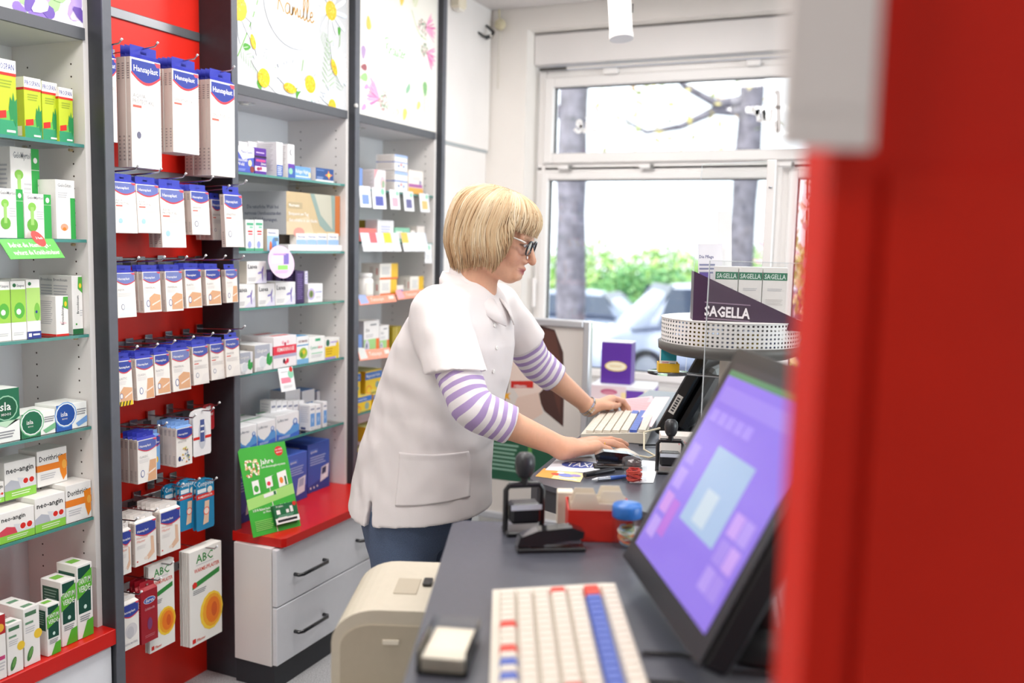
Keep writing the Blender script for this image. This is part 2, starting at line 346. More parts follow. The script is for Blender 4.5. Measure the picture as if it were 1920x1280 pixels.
p = onx(668, 198, -1.990); lk = MB().lathe([(0, -.004), (.008, -.004), (.008, .003), (.006, .004), (0, .004)], M('d6d4d0', .4), 14).build('lock', u3, (p.x-u3.location.x, p.y-u3.location.y, p.z-.502)); lk.rotation_euler = (0, math.radians(90), 0)
upright(3.612, 3.640, -1.992, 'dark grey upright beside the white wall panel at the window end', .502)
def glass_shelf(par, y0, y1, z, xf=XF-.004):
    s = MB().box(XB+.006, xf, y0+.002, y1-.002, z-.008, z, GLASS).build('glass_shelf', par)
    MB().box(xf, xf+.0015, y0+.002, y1-.002, z-.008, z, GEDGE).build('glass_edge', s)
    m = MB()
    for yy in (y0+.004, y1-.004):
        for xx in (xf-.04, XB+.05): m.tube([(xx, yy-.01 if yy > (y0+y1)/2 else yy+.01, z-.014), (xx, yy, z-.014)], .004, M('c8b28a', .3, .6), n=6)
    m.build('shelf_pins', s)['kind'] = 'stuff'
PT = .016
def unit(name, label, y0, y1, zs, zf, zbase, ztop=ZC-.003):
    """white carcass y0..y1 with glass shelves zs, fascia board at zf, standing on zbase"""
    t = thing(name, label, 'shelf unit', ((XF+XB)/2, (y0+y1)/2, zbase), group=None)
    X0, Y0, Z0 = t.location; L = []
    def add(nm, m): o = m.build(nm, t); o.location = (-X0, -Y0, -Z0); return o
    add('side_panel', MB().box(XB, XF, y0, y0+PT, zbase, ztop, PANEL)); sp_ = add('side_panel', MB().box(XB, XF, y1-PT, y1, zbase, ztop, PANEL))
    add('back_panel', MB().box(XB-.016, XB, y0, y1, zbase, ztop, M('e4e6e9', .5, grain=.02, gs=6)))
    add('top_board', MB().box(XB, XF-.004, y0+PT, y1-PT, zf, zf+.02, M('dddcdf', .5)))
    add('fascia_edge', MB().box(XF-.004, XF+.006, y0+PT-.002, y1-PT+.002, zf, zf+.03, M('56585d', .5)))
    m = MB()
    for z in np.arange(zbase+.14, zf-.03, .032):
        for xx in (XF-.045, XB+.06): m.tube([(xx, y1-PT-.0006, z), (xx, y1-PT+.002, z)], .0026, M('3d2c22', .7), n=6)
    add('shelf_holes', m)['kind'] = 'stuff'
    for z in zs: glass_shelf(t, y0+PT, y1-PT, z)
    for ch in t.children:
        if ch.name.startswith('glass_shelf'): ch.location = (-X0, -Y0, -Z0)
    for k in (.3,):
        yy = y0+(y1-y0)*k
        dl = add('downlight', MB().lathe([(0, 0), (.016, 0), (.018, -.003), (.034, -.004), (.038, -.001), (.038, 0)], M('c9c9c9', .2, .9), 20, (XF-.115, yy, zf)))
        MB().lathe([(0, -.0005), (.015, -.0005), (.015, -.0055), (0, -.0065)], M('f2efe6', .2), 14, (XF-.115, yy, zf)).build('lens', dl)
    return t
B1 = unit('shelf_unit', 'white shelf unit with cough and throat remedies at the left edge', 1.12, 1.763, (1.681, 1.435, 1.185, .936, .686), 1.945, .372)
B2 = unit('shelf_unit', 'white glass-shelved unit under the yellow and white daisy poster', 2.303, 2.936, (1.659, 1.407, 1.221, 1.003, .749), 1.900, .502)
B3 = unit('shelf_unit', 'white glass-shelved unit under the pink thistle poster', 2.968, 3.612, (1.653, 1.445, 1.226, .985, .766), 1.900, .502)
# ---- flower posters on the fascias (backlit prints)
def petal(mb, O, U, V, c, ang, L, w, m, e):
    N = U.cross(V); d = U*math.cos(ang)+V*math.sin(ang); s = N.cross(d); pts = []
    for a, b in ((0, .25), (.35, .8), (.75, 1), (.95, .55), (1, 0), (.95, -.55), (.75, -1), (.35, -.8), (0, -.25)): pts.append(O+U*c[0]+V*c[1]+d*(a*L)+s*(b*w)+N*e)
    mb.add(pts, [tuple(range(len(pts)))], m)
def poster(unit_, y0, y1, z0, z1, bg, emit, label):
    X0, Y0, Z0 = unit_.location
    o = MB().box(XF-.004, XF+.002, y0, y1, z0, z1, M(bg, .3, emit=emit)).build('poster_panel', unit_); o.location = (-X0, -Y0, -Z0); o['label'] = label
    return o
U_, V_ = Vector((0, 1, 0)), Vector((0, 0, 1))
def at2(px, py): p = onx(px, py, XF+.003); return p.y, p.z
def flower_print(par, items, emit, lim):
    mb = MB(); O = Vector((XF+.0022, 0, 0)); k = 0
    for it in items:
        k += 1; e = .00012*k
        if it[0] == 'daisy':
            _, px, py, a, L, sq = it; c = at2(px, py)
            for j in range(13):
                q = a+(j-6)*.24*sq; petal(mb, O, U_, V_, c, q, L*random.uniform(.85, 1.1), L*.085, M(random.choice(('e9f0f8', 'dbe6f4', 'f4f8fc')), .4, emit=emit), e+.00005*j)
            ct = O+U_*c[0]+V_*c[1]; pts = []
            for j in range(16):
                q = 2*math.pi*j/16; x, y = L*.34*math.cos(q), L*.34*math.sin(q)*(.5 if sq < 1 else 1); ca, sa = math.cos(a-math.pi/2), math.sin(a-math.pi/2)
                pts.append(ct+U_*(x*ca-y*sa)+V_*(x*sa+y*ca)+Vector((e+.0009, 0, 0)))
            mb.add(pts, [tuple(range(16))], M('f0bf1e', .4, emit=emit*.8))
            for j in range(26):
                q = random.uniform(0, 6.28); rr = L*.3*math.sqrt(random.random()); x, y = rr*math.cos(q), rr*math.sin(q)*(.5 if sq < 1 else 1)
                pp = ct+U_*(x*ca-y*sa)+V_*(x*sa+y*ca)+Vector((e+.001, 0, 0)); s_ = L*.03
                mb.add([pp-U_*s_, pp-V_*s_, pp+U_*s_, pp+V_*s_], [(0, 1, 2, 3)], M(random.choice(('d99a12', 'f7dc6a')), .4, emit=emit*.8))
        elif it[0] == 'stem':
            pts = [at2(*q) for q in it[1]]; strokes(mb, [pts], O+Vector((e, 0, 0)), U_, V_, 1, it[2], M(it[3], .4, emit=emit*.7))
        elif it[0] == 'bulb':
            _, px, py, a, L, col = it; petal(mb, O, U_, V_, at2(px, py), a, L, L*.33, M(col, .4, emit=emit*.7), e)
        elif it[0] == 'fern':
            _, px, py, a, L, col = it; c = at2(px, py)
            for j in range(9):
                b = (c[0]+math.cos(a)*L*j/9, c[1]+math.sin(a)*L*j/9)
                for s_ in (-1, 1): petal(mb, O, U_, V_, b, a+s_*.9, L*.3*(1-j/14), L*.012, M(col, .4, emit=emit*.8), e)
        elif it[0] == 'thistle':
            _, px, py, a, L = it; c = at2(px, py)
            for j in range(40): petal(mb, O, U_, V_, c, a+random.uniform(-.75, .75), L*random.uniform(.7, 1.15), L*.03, M(random.choice(('e98fb8', 'f3b4d0', 'd873a8')), .4, emit=emit*.8), e+.00002*j)
            for j in range(50):
                q = random.uniform(0, 6.28); rr = L*.42*math.sqrt(random.random()); b = (c[0]-math.cos(a)*L*.25+rr*math.cos(q), c[1]-math.sin(a)*L*.25+rr*math.sin(q))
                petal(mb, O, U_, V_, b, random.uniform(0, 6.28), L*.12, L*.035, M(random.choice(('9db59a', 'c9a8a4', '7f9a86', 'b98f95')), .4, emit=emit*.8), e+.0011+.000005*j)
        elif it[0] == 'oval':
            _, px, py, ry, rz, col, ex = it; c = at2(px, py); pts = [O+U_*(c[0]+ry*math.cos(6.2832*j/40))+V_*(c[1]+rz*math.sin(6.2832*j/40))+Vector((.002+ex, 0, 0)) for j in range(40)]
            mb.add(pts, [tuple(range(40))], M(col, .3, emit=emit))
        elif it[0] == 'word':
            _, w, px, py, h, r, col = it; c = at2(px, py); script_word(mb, w, O+U_*c[0]+V_*c[1]+Vector((.0034, 0, 0)), U_, V_-U_*.0, h, r, M(col, .4, emit=emit*.5))
    mb.v = [(x, min(max(y, lim[0]), lim[1]), max(z, lim[2])) for x, y, z in mb.v]
    return mb.build('flower_print', par)
E2 = .03
po = poster(B2, 2.303+PT, 2.936-PT, 1.930, ZC-.005, 'cdcfd1', E2, 'white daisy poster with a white oval and gold handwriting')
po_items = [('stem', [(484, 0), (470, 45), (446, 105)], .002, '6fae4a'), ('stem', [(500, 108), (518, 130), (538, 158)], .0045, '5fae3c'), ('stem', [(569, 112), (565, 140), (558, 172)], .0018, '7fb45a'), ('stem', [(638, 60), (636, 90), (630, 115)], .0016, '7fb45a'),
  ('bulb', 470, 88, 3.3, .035, '4f9e38'), ('bulb', 557, 184, 1.3, .045, '57a03a'), ('bulb', 489, 170, 1.9, .035, '57a03a'), ('bulb', 586, 192, 1.9, .04, '57a03a'), ('bulb', 635, 66, 1.4, .03, '4f9e38'),
  ('fern', 614, 165, 1.5, .18, 'a9c6a0'), ('fern', 452, 90, -.6, .12, 'b2c9ae'), ('fern', 606, 60, -1.2, .1, 'b2c9ae'), ('fern', 640, 170, 1.9, .12, 'b2c9ae'),
  ('daisy', 446, 14, -.9, .12, 2.3), ('daisy', 620, 20, 0, .10, 2.3), ('daisy', 474, 78, .35, .07, .9), ('daisy', 494, 146, 1.0, .09, 1.0), ('daisy', 543, 165, 1.5, .10, .8), ('daisy', 581, 158, -1.0, .09, 1.2), ('daisy', 626, 126, .5, .09, .9), ('daisy', 622, 198, 1.4, .07, 1.0),
  ('oval', 549, 14, .150, .135, 'd6dbe2', 0), ('oval', 549, 12, .146, .131, 'fbfcfd', .0003), ('oval', 549, 12, .134, .119, 'dcdccf', .0006), ('oval', 549, 12, .1325, .1175, 'f3f5f8', .0009), ('word', 'Kamille', 518, 18, .074, .0028, 'b8862a')]
flower_print(po, po_items, E2, (2.322, 2.917, 1.931))
E3 = .22
po = poster(B3, 2.968+PT, 3.612-PT, 1.930, ZC-.005, 'e9e6dd', E3, 'bright backlit poster with pink thistles and green handwriting')
flower_print(po, [('stem', [(772, 18), (785, 60), (800, 75)], .002, 'a6bf92'), ('stem', [(690, 180), (705, 150), (712, 165)], .0015, 'a6bf92'), ('stem', [(728, 182), (745, 205), (748, 220)], .0015, 'a6bf92'), ('thistle', 797, 52, .2, .085), ('thistle', 800, 98, -.3, .075), ('thistle', 712, 186, 2.9, .09),
  ('bulb', 797, 180, 1.6, .06, '7fb27a'), ('bulb', 676, 145, .2, .05, '9fc58a'), ('bulb', 681, 110, 1.5, .05, 'b39ac0'), ('bulb', 677, 125, .1, .04, 'a0626a'), ('bulb', 762, 175, 1.1, .05, '8fb99a'), ('fern', 800, 215, 1.7, .14, '9fc58a'), ('fern', 735, 220, .6, .08, 'b8d78a'), ('fern', 775, 10, .9, .08, 'b8cf6a'),
  ('bulb', 683, 165, .5, .03, 'c79ac8'), ('bulb', 678, 205, .6, .035, 'c79ac8'), ('bulb', 690, 30, -1.4, .05, 'f0c868'), ('bulb', 752, 10, 1.4, .05, 'f0d068'), ('bulb', 757, 225, 1.3, .05, 'f0d068'), ('bulb', 782, 205, 1.0, .04, 'f0dc78'),
  ('oval', 744, 100, .125, .155, 'f0f1ea', 0), ('oval', 744, 100, .121, .151, 'fbfcf8', .0003), ('word', 'KrAvter', 722, 98, .055, .0022, '8fcb8a')], E3, (2.987, 3.593, 1.931))
po = poster(B1, 1.12+PT, 1.763-PT, 1.975, ZC-.005, 'e9e4ee', .3, 'poster strip with purple blossoms')
its = []
for j in range(26): its.append(('bulb', random.uniform(40, 150), random.uniform(-40, 34), random.uniform(0, 6.28), random.uniform(.03, .06), random.choice(('8a6cc0', 'b49ad8', '6b4fa6', 'd6c6ea', '9fc58a'))))
flower_print(po, its, .3, (1.139, 1.744, 1.976))
# ---- red slat wall for the plasters
RB_X = -2.126
t = thing('slat_wall', 'red slat wall with rails and hooks for the plasters', 'display wall', (RB_X, 2.03, 0)); SW = t
def sadd(nm, m, par=None): o = m.build(nm, par or t); o.location = (-RB_X, -2.03, 0); return o
sadd('back_board', MB().box(RB_X-.02, RB_X, 1.791, 2.274, .0, ZC-.004, M('d8200f', .38, grain=.03, gs=9)))
RAILM = M('aeb2b8', .28, .9); RZ = (2.07, 1.90, 1.63, 1.372, 1.13, .888, .655, .405)
for z in RZ:
    m = MB().box(RB_X, RB_X+.006, 1.792, 2.272, z-.016, z+.012, RAILM, c=.002)
    o = sadd('rail', m)
    if z < 1.5 and z > .4:
        q = MB()
        for j in range(7): q.box(RB_X+.0061, RB_X+.0066, 1.82+.065*j, 1.85+.065*j, z-.010, z+.006, M('3a3a40', .5))
        sadd('rail_slots', q)['kind'] = 'stuff' 
# ---- low drawer cabinets and red worktops
DRW = M('eef0f5', .4, grain=.012, gs=30, bump=.25, bs=900)
def drawers(label, y0, y1, ztop, xfr, splits, handles, plinth=.08):
    t = thing('drawer_cabinet', label, 'cabinet', (xfr-.2, (y0+y1)/2, 0)); loc = Vector(t.location)
    def add(nm, m, par=t): o = m.build(nm, par); o.location = -loc if par is t else (0, 0, 0); return o
    add('carcass', MB().box(XB, -1.99, y0+.05, y1, plinth, ztop, PANEL).box(-1.9899, xfr-.02, y0, y1, plinth, ztop, PANEL, c=.002) if y0 > 2 else MB().box(XB, xfr-.02, y0, y1, plinth, ztop, PANEL)); add('plinth', MB().box(-1.989 if y0 > 2 else XB, xfr-.012, y0+.006, y1-.006, 0, plinth, M('2b2d33', .5)))
    for k in range(len(splits)-1):
        z0, z1 = splits[k], splits[k+1]
        d = add('drawer', MB().box(xfr-.018, xfr, y0+.004, y1-.004, z0+.002, z1-.002, DRW, c=.002))
        for hy, hz in handles:
            if z0 < hz < z1:
                P = [(xfr, hy-.078, hz), (xfr+.018, hy-.078, hz), (xfr+.026, hy-.066, hz), (xfr+.026, hy+.066, hz), (xfr+.018, hy+.078, hz), (xfr, hy+.078, hz)]
                add('handle', MB().tube(P, .0062, M('15171c', .18, coat=.5), n=10), d)
    return t
drawers('white drawer cabinet with black bar handles under the long red worktop', 2.255, 3.64, .472, -1.82, (.082, .278, .470), [(2.427, .362), (2.427, .168), (2.782, .372), (2.782, .168), (3.2, .362), (3.2, .168)])
drawers('white low cabinet under the red worktop at the left edge', 1.12, 1.763, .326, -1.985, (.082, .322), [(1.4, .2)])
RT = M('cf1a12', .33, grain=.03, gs=14)
MB().slab([(XB, 2.303, 0), (-2.03, 2.303, 0), (-2.0, 2.262, 0), (-1.815, 2.275, 0), (-1.805, 2.29, 0), (-1.805, 3.64, 0), (XB, 3.64, 0)], (0, 0, 1), .028, RT).build('worktop', None, (0, 0, .4735), label='long red worktop on the white drawer cabinet', cat='worktop')
MB().box(XB, -1.972, 1.12, 1.765, 0, .044, RT, c=.002).build('worktop', None, (0, 0, .3275), label='short red worktop with throat spray cartons at the lower left', cat='worktop')
# ================================================================== goods on the shelves
DES = {}
def D(n, body, F=(), S=(), T=()): DES[n] = (body, list(F), list(S), list(T))
def lines(u0, v, u1, n, st=.05, c='lg'): return ('L', u0, v, u1, n, st, c)
IVY = [(.62, .36), (.70, .52), (.78, .46), (.84, .58), (.9, .46), (1, .5), (1, .2), (.92, .12), (.8, .22), (.68, .2)]
D('ivy', 'c3d22e', [('R', 0, 0, 1, .2, '2f9a6a'), ('P', [(0, .2), (1, .42), (1, .2)], '6dbf52'), ('R', 0, .83, 1, 1, 'w'), ('T', .06, .87, .08, 'navy', 'PROSPAN', .86), ('R', 0, .79, 1, .83, 'red'), lines(.2, .72, .8, 3, .04, '9aab2a'), ('P', IVY, '1f8a48'), ('P', [(.05, .2), (.5, .23), (.5, .33), (.05, .3)], 'red'), ('R', .5, .04, .9, .07, 'w')], [('R', 0, .83, 1, 1, 'w'), ('R', 0, .79, 1, .83, 'red'), ('R', .2, .04, .8, .2, 'w')])
FIG = [('E', .28, .70, .15, .15, '86c64f'), ('E', .28, .30, .2, .22, '6db33f'), ('R', .22, .3, .34, .7, '9fd070')]
D('thorax', 'w', [('R', .72, 0, 1, 1, '2fa84a'), ('R', .72, .76, 1, .765, 'w'), ('T', .1, .88, .07, 'gry', 'GeloMyrtol', .6), lines(.44, .6, .7, 4)] + FIG + [('E', .86, .87, .07, .09, 'w')], [lines(.2, .8, .8, 8)])
D('sitin', 'w', [('R', .74, 0, 1, .7, '2fa84a'), ('T', .1, .88, .06, 'gry', 'GeloSitin', .7), lines(.1, .78, .6, 3, .035), ('E', .4, .2, .2, .16, 'f0a98a'), ('E', .4, .17, .1, .08, 'ee8426')], [('T', .1, .88, .05, 'gry', 'Gelo', .5), lines(.1, .7, .8, 9)])
D('inhaler', 'w', [('R', 0, 0, 1, .9, 'f3f6ee'), ('E', .25, .93, .12, .12, 'dgr'), ('T', .42, .9, .05, 'gry', 'Sinupret', .5), ('R', 0, .3, 1, .86, '9fd24e'), ('E', .55, .5, .36, .5, '57b23c'), ('E', .5, .48, .16, .18, 'w'), lines(.1, .12, .8, 2, .03)], [('R', 0, .3, 1, .86, '9fd24e')])
D('inhaler2', 'w', [('E', .25, .93, .12, .12, 'dgr'), ('R', 0, .3, 1, .86, 'b4dc78'), ('E', .75, .45, .22, .6, '7cc04a'), ('E', .7, .45, .08, .1, 'navy'), ('R', 0, 0, 1, .12, 'navy'), ('R', .08, .03, .3, .09, 'w'), ('R', .4, .05, .9, .08, 'w')], [('R', 0, 0, 1, .12, 'navy')])
D('bron', 'w', [('V', .62, .35, .22, 'k', 'Bronchicum', .55), ('P', [(.55, .78), (.98, .7), (.98, .98), (.6, .98)], '4faa3a'), ('E', .78, .83, .12, .2, 'yel'), ('R', 0, 0, 1, .09, 'dgr'), ('E', .35, .17, .08, .08, 'grn'), lines(.7, .4, .95, 3, .04)], [('T', .1, .9, .05, 'gry', 'Bronchicum', .8), lines(.1, .82, .8, 12)])
D('bron_red', 'w', [('V', .62, .28, .2, 'k', 'Bronchicum', .6), ('P', [(.55, .72), (.98, .66), (.98, .98), (.6, .98)], '4faa3a'), ('E', .78, .8, .1, .18, 'yel'), ('R', 0, 0, 1, .05, 'red'), ('T', .3, .3, .06, 'pnk', 'Tropfen', .5)], [lines(.1, .86, .8, 12), ('R', 0, 0, 1, .05, 'red')])
def isla(c, c2):
    return [('R', 0, .45, .62, 1, c), ('E', .3, .6, .36, .36, c2), ('E', .3, .6, .33, .33, 'f2f7f4'), ('E', .3, .6, .3, .3, c), ('T', .14, .55, .18, 'w', 'isla', .32), ('T', .18, .42, .06, 'w', 'MOOS', .24), ('P', [(.62, .2), (1, .45), (1, .2), (.7, .05)], c2), lines(.66, .72, .97, 3, .09, 'gry')]
D('isla_g', 'f4f7f2', [('R', 0, .4, 1, 1, '1c6b4a'), ('E', .52, .64, .42, .42, '9ccfae'), ('E', .52, .64, .38, .38, '145a3c'), ('T', .22, .6, .16, 'w', 'isla', .6), ('T', .34, .5, .05, 'w', 'MOOS', .36), ('P', [(0, .4), (.5, .28), (1, .46), (1, .4)], 'bfe0c2'), lines(.1, .2, .8, 3, .05, 'gry')], [('R', 0, .4, 1, 1, '1c6b4a')], [])
D('isla_gf', 'f6f8f3', [('R', 0, 0, .55, 1, '2b7a52')] + isla('1c6b4a', '7fc08f')[1:], [('R', 0, 0, 1, .6, '2b7a52')])
D('isla_bf', 'f6f8f3', [('R', 0, 0, .5, 1, '2d62b4')] + isla('1f4fa0', '79a8e0')[1:], [('R', 0, 0, 1, .6, '2d62b4')])
def angin(c): return [('R', 0, 0, 1, .24, '8fd24a'), ('P', [(0, .24), (.6, .24), (.5, .42), (.2, .52), (0, .4)], c), ('P', [(.4, .55), (1, .42), (1, .24), (.5, .24)], 'dfe0e4'), ('T', .06, .70, .16, 'k', 'neo-angin', .86), ('E', .66, .42, .1, .1, 'w'), ('E', .66, .42, .08, .08, 'red'), ('E', .85, .42, .1, .1, 'w'), ('E', .85, .42, .08, .08, 'red'), lines(.2, .16, .8, 2, .06, 'e6f6d0')]
D('angin_r', 'w', angin('d8485a'), [('R', 0, 0, 1, .24, '8fd24a')]); D('angin_s', 'w', angin('b9bcc6'), [('R', 0, 0, 1, .24, '8fd24a')])
D('dori', 'w', [('R', 0, .42, 1, .6, 'org'), ('T', .07, .7, .15, 'k', 'Dorithricin', .8), ('P', [(.7, .75), (.98, .8), (.98, .2), (.86, .05), (.76, .3)], 'f08a1e'), ('E', .9, .5, .08, .14, 'f7b24a'), lines(.1, .32, .6, 3, .06)], [('R', 0, .42, 1, .6, 'org')])
D('verde', 'w', [('R', .08, .34, .88, .97, '10493a'), ('P', [(0, .54), (.96, .68), (.96, .93), (0, .78)], '59b32c'), ('T', .08, .74, .085, 'w', 'TANTUM', .8), ('T', .1, .63, .085, 'w', 'VERDE', .74), ('P', [(.25, 0), (1, 0), (1, .24), (.6, .22)], '59b32c'), ('E', .5, .42, .1, .12, 'cfe8de'), lines(.15, .3, .8, 3, .03, 'gry')], [('R', .1, .5, .9, .9, '17513f'), lines(.18, .85, .8, 6, .045, '86a79a')], [('R', .2, .4, .8, .75, '7cc04a')])
D('leaf', 'w', [('R', .1, .86, .8, .93, '4f7a5a'), ('R', .1, .72, .6, .76, '6f9a7a'), lines(.1, .66, .7, 3, .04), ('E', .88, .5, .26, .28, 'f0c93a'), ('E', .35, .2, .16, .42, '3f7a3c', -.35), ('E', .4, .22, .1, .3, '6aa052', -.35)], [lines(.1, .8, .8, 6)], [('R', .2, .2, .8, .5, '6f9a7a')])
D('berry', 'w', [('R', 0, .7, 1, 1, 'b8242a'), ('E', .6, .8, .3, .3, 'f0b53a'), ('R', .1, .3, .9, .36, 'c9407a'), lines(.1, .25, .9, 3)])
D('dream', '4f5fc0', [('P', [(0, 1), (1, 1), (1, .62), (.35, .5), (.1, .8), (0, 1)], 'f3f1f6'), ('T', .28, .74, .13, 'navy', 'NeoGelin', .64), ('T', .04, .42, .13, 'w', 'Einschlaf-', .6), ('T', .04, .25, .13, 'w', 'Wohl', .4), ('E', .76, .38, .1, .12, 'f6e3a8'), ('E', .88, .14, .12, .12, '8a3a34'), lines(.05, .12, .5, 2, .05, '9fb0ea')])
D('night', '5a2e98', [('R', 0, .12, 1, .3, 'efe4f4'), ('E', .3, .2, .16, .1, '9a2a52'), ('E', .5, .22, .12, .1, 'b43a66'), ('R', 0, .62, 1, .7, '2a1640'), ('R', .1, .48, .9, .56, 'e0508a'), ('T', .5, .36, .09, 'w', 'Zirkulin', .45), ('R', .1, .8, .8, .84, 'd2b8ec')], [('R', 0, .4, 1, .6, '3a1c64')])
D('moon', 'f4f2f3', [('E', .5, .74, .22, .3, 'e0e4ee'), ('E', .55, .75, .14, .22, 'f4f2f3'), ('R', 0, .0, 1, .34, '3d5fae'), lines(.12, .28, .85, 5, .055, 'dfe6f6'), lines(.15, .55, .85, 2, .05)], [lines(.12, .92, .85, 16, .05, 'd8d4d6')])
D('moon2', 'f4f2f3', [('E', .5, .76, .22, .3, '3f4350'), ('E', .58, .77, .18, .26, 'f4f2f3'), ('R', 0, .3, 1, .42, 'vio'), ('R', 0, .0, 1, .3, '3d5fae'), ('E', .4, .2, .3, .3, '8fd0b0')], [lines(.12, .92, .85, 12, .06, 'd8d4d6')])
D('jogger', '6fa4dc', [('T', .05, .48, .3, 'w', 'Ruhiger Night', .8), ('R', .05, .16, .85, .26, 'dbe8f8'), ('E', .92, .4, .07, .12, 'f4e6b0')], [('R', 0, 0, 1, 1, '2a3f80')])
D('star', '2b4f8c', [('R', 0, 0, 1, .12, 'w'), ('P', [(.7, .9), (.76, .62), (.95, .55), (.78, .42), (.74, .15), (.66, .4), (.5, .5), (.65, .62)], 'f08a4a'), ('E', .72, .52, .07, .07, 'f7d06a'), ('R', .05, .8, .45, .86, '6f94d0'), lines(.05, .3, .4, 2, .12, '9fb8e4')], [('R', 0, 0, 1, 1, 'efe6e2')])
D('nerve', 'cbb48c', [('P', [(0, .3), (.4, .45), (.5, 0), (0, 0)], 'd9c4a2'), ('P', [(.42, 1), (.52, .6), (.6, .25), (.72, .1), (.9, .1), (.9, 1)], '8fa39c'), ('P', [(.5, 1), (.62, .5), (.85, .15), (.82, 1)], 'c2bfae'), ('R', .9, 0, 1, 1, 'c2703a'), ('E', .22, .05, .1, .06, 'd8968a'), ('R', .03, .62, .28, .76, 'b8a684'), ('T', .045, .66, .07, 'w', 'Neurexan', .22), ('T', .04, .46, .075, 'w', 'Entspannt am Tag.', .42), ('T', .04, .31, .075, 'w', 'Gut schlafen in der Nacht.', .52)],
  [('R', 0, 0, 1, 1, 'c6c9ce'), ('T', .18, .6, .09, '59607e', 'Die naturliche Wahl bei', .66), ('T', .13, .45, .09, '59607e', 'nervosen Unruhezustanden', .76), ('T', .22, .3, .09, '59607e', 'und Schlafstorungen.', .6)])
D('nerve_s', 'w', [('R', 0, 0, 1, .42, '9fc0ea'), ('P', [(0, .42), (.5, .5), (1, .36), (1, .42)], 'cfe0f6'), ('T', .12, .62, .2, '6f7fb4', 'Neurexan', .76)])
D('nerve_m', 'w', [('R', 0, 0, 1, .7, 'a9cdf0'), ('E', .3, .2, .12, .3, 'e07a4a'), ('E', .6, .3, .2, .4, '5a8fd0'), ('R', .62, .45, .95, .62, '6a8090'), ('T', .1, .8, .1, '6f7fb4', 'Neurexan', .8)], [('R', 0, 0, 1, 1, 'd8c8b4')])
D('drops', 'f3f7f4', [('R', 0, 0, 1, .08, '57b28a'), ('R', .12, .82, .9, .9, '57b28a'), ('R', .45, .73, .85, .79, 'mint'), ('R', .25, .6, .8, .65, 'red'), ('R', .3, .52, .8, .56, 'hot'), ('E', .45, .2, .22, .28, '9fa8e0'), ('E', .5, .4, .05, .2, 'dbe0f4')], [('R', 0, 0, 1, .1, '57b28a')], [('R', 0, 0, 1, 1, '3d9a74')])
LAV = [('E', .78, .38, .035, .22, '8f7fc4', .1), ('E', .66, .48, .12, .04, '9a8fd0', .2), ('E', .8, .6, .025, .14, '7a6ab8', -.2), ('P', [(.9, .2), (.98, .6), (.93, .25)], '9fd0b8'), ('P', [(.4, 0), (1, .5), (1, 0)], 'e6e2f4')]
D('laven', 'f6f5f4', [LAV[4]] + LAV[:4] + [('T', .06, .68, .2, '3f4148', 'Lasea', .55), lines(.06, .25, .45, 3, .06)], [('R', 0, 0, 1, 1, 'e9e2d6')])
D('plum', '3a2358', [lines(.2, .9, .8, 14, .058, '7a62a4')], [('R', 0, 0, 1, 1, '2a1840'), lines(.2, .9, .8, 10, .07, '5a4484')])
D('plumw', 'dcd8ea', [lines(.2, .9, .8, 8, .09, 'a8a0cc')])
D('passion', 'f6f5f6', [('E', .2, .45, .26, .26, 'c8bce6'), ('E', .2, .45, .17, .17, '9a9a7a'), ('E', .2, .45, .09, .12, '5a7a3a'), ('T', .5, .5, .16, '6f7fc4', 'Lioran', .44), lines(.5, .3, .9, 2, .08)])
GK = [('P', [(.62, .28), (.7, .62), (.98, .72), (1, .3), (.86, .16)], '35a04e'), ('P', [(.8, .3), (.84, .7), (.9, .7)], '6fc07a'), ('E', .4, .32, .26, .26, 'f4f6f8'), ('E', .45, .32, .2, .22, 'dfe6ea')]
D('gingko', 'f4f4f4', [('R', 0, .52, .85, 1, 'b4b9c6')] + GK + [('T', .1, .72, .13, 'w', 'Gingium', .7), ('R', .85, .52, 1, 1, 'e4e6ec'), lines(.08, .14, .5, 3, .05)], [('R', 0, 0, 1, 1, 'd9d2ca'), ('T', .3, .8, .06, 'gry', '120', .5)])
D('femi', 'f7f2f4', [('R', 0, .42, 1, .7, 'e8384f'), ('T', .16, .52, .13, 'w', 'FEMANNOSE', .74), ('R', 0, .32, 1, .42, 'b9b6d0'), ('E', .5, .75, .05, .05, 'c8405a'), ('E', .62, .8, .05, .05, 'pnk'), ('E', .4, .8, .05, .05, 'pnk'), ('E', .45, .2, .05, .07, '3a2030'), ('E', .6, .2, .06, .07, 'hot'), ('E', .52, .14, .04, .05, 'hot')], [('R', 0, .42, 1, .7, 'e8384f')], [('R', .2, .3, .9, .6, 'e86a70')])
D('heu', 'f4f7f8', [('R', 0, .65, 1, .69, '4f9fd0'), ('T', .15, .77, .09, '8a4a4a', 'HEUMANN', .75), ('E', .55, .38, .36, .3, '9cc24a'), ('E', .6, .42, .14, .12, 'e8c83a'), ('E', .4, .33, .12, .14, '5fa03c'), ('R', 0, 0, 1, .18, '7fb8e0')], [], [('R', 0, 0, 1, 1, '6fb0dc')])
D('cyst', 'f6f7f4', [('R', .4, .82, .72, .92, '3fae7a'), ('T', .08, .52, .12, '57b28a', 'Cystinol', .48), ('T', .57, .52, .12, 'hot', 'akut', .3), ('R', .15, .32, .85, .36, '9fd6b4'), lines(.15, .25, .8, 2, .06)])
D('diat', 'f3f1ee', [('R', 0, .1, .75, .62, 'f0cc2a'), ('R', 0, 0, .7, .1, 'b49ad8'), ('E', .18, .8, .12, .14, '2a6a52'), ('E', .84, .4, .13, .4, 'f2cf3a'), ('R', .36, .78, .85, .84, 'lil'), lines(.06, .5, .5, 3, .12, 'c99c1a')])
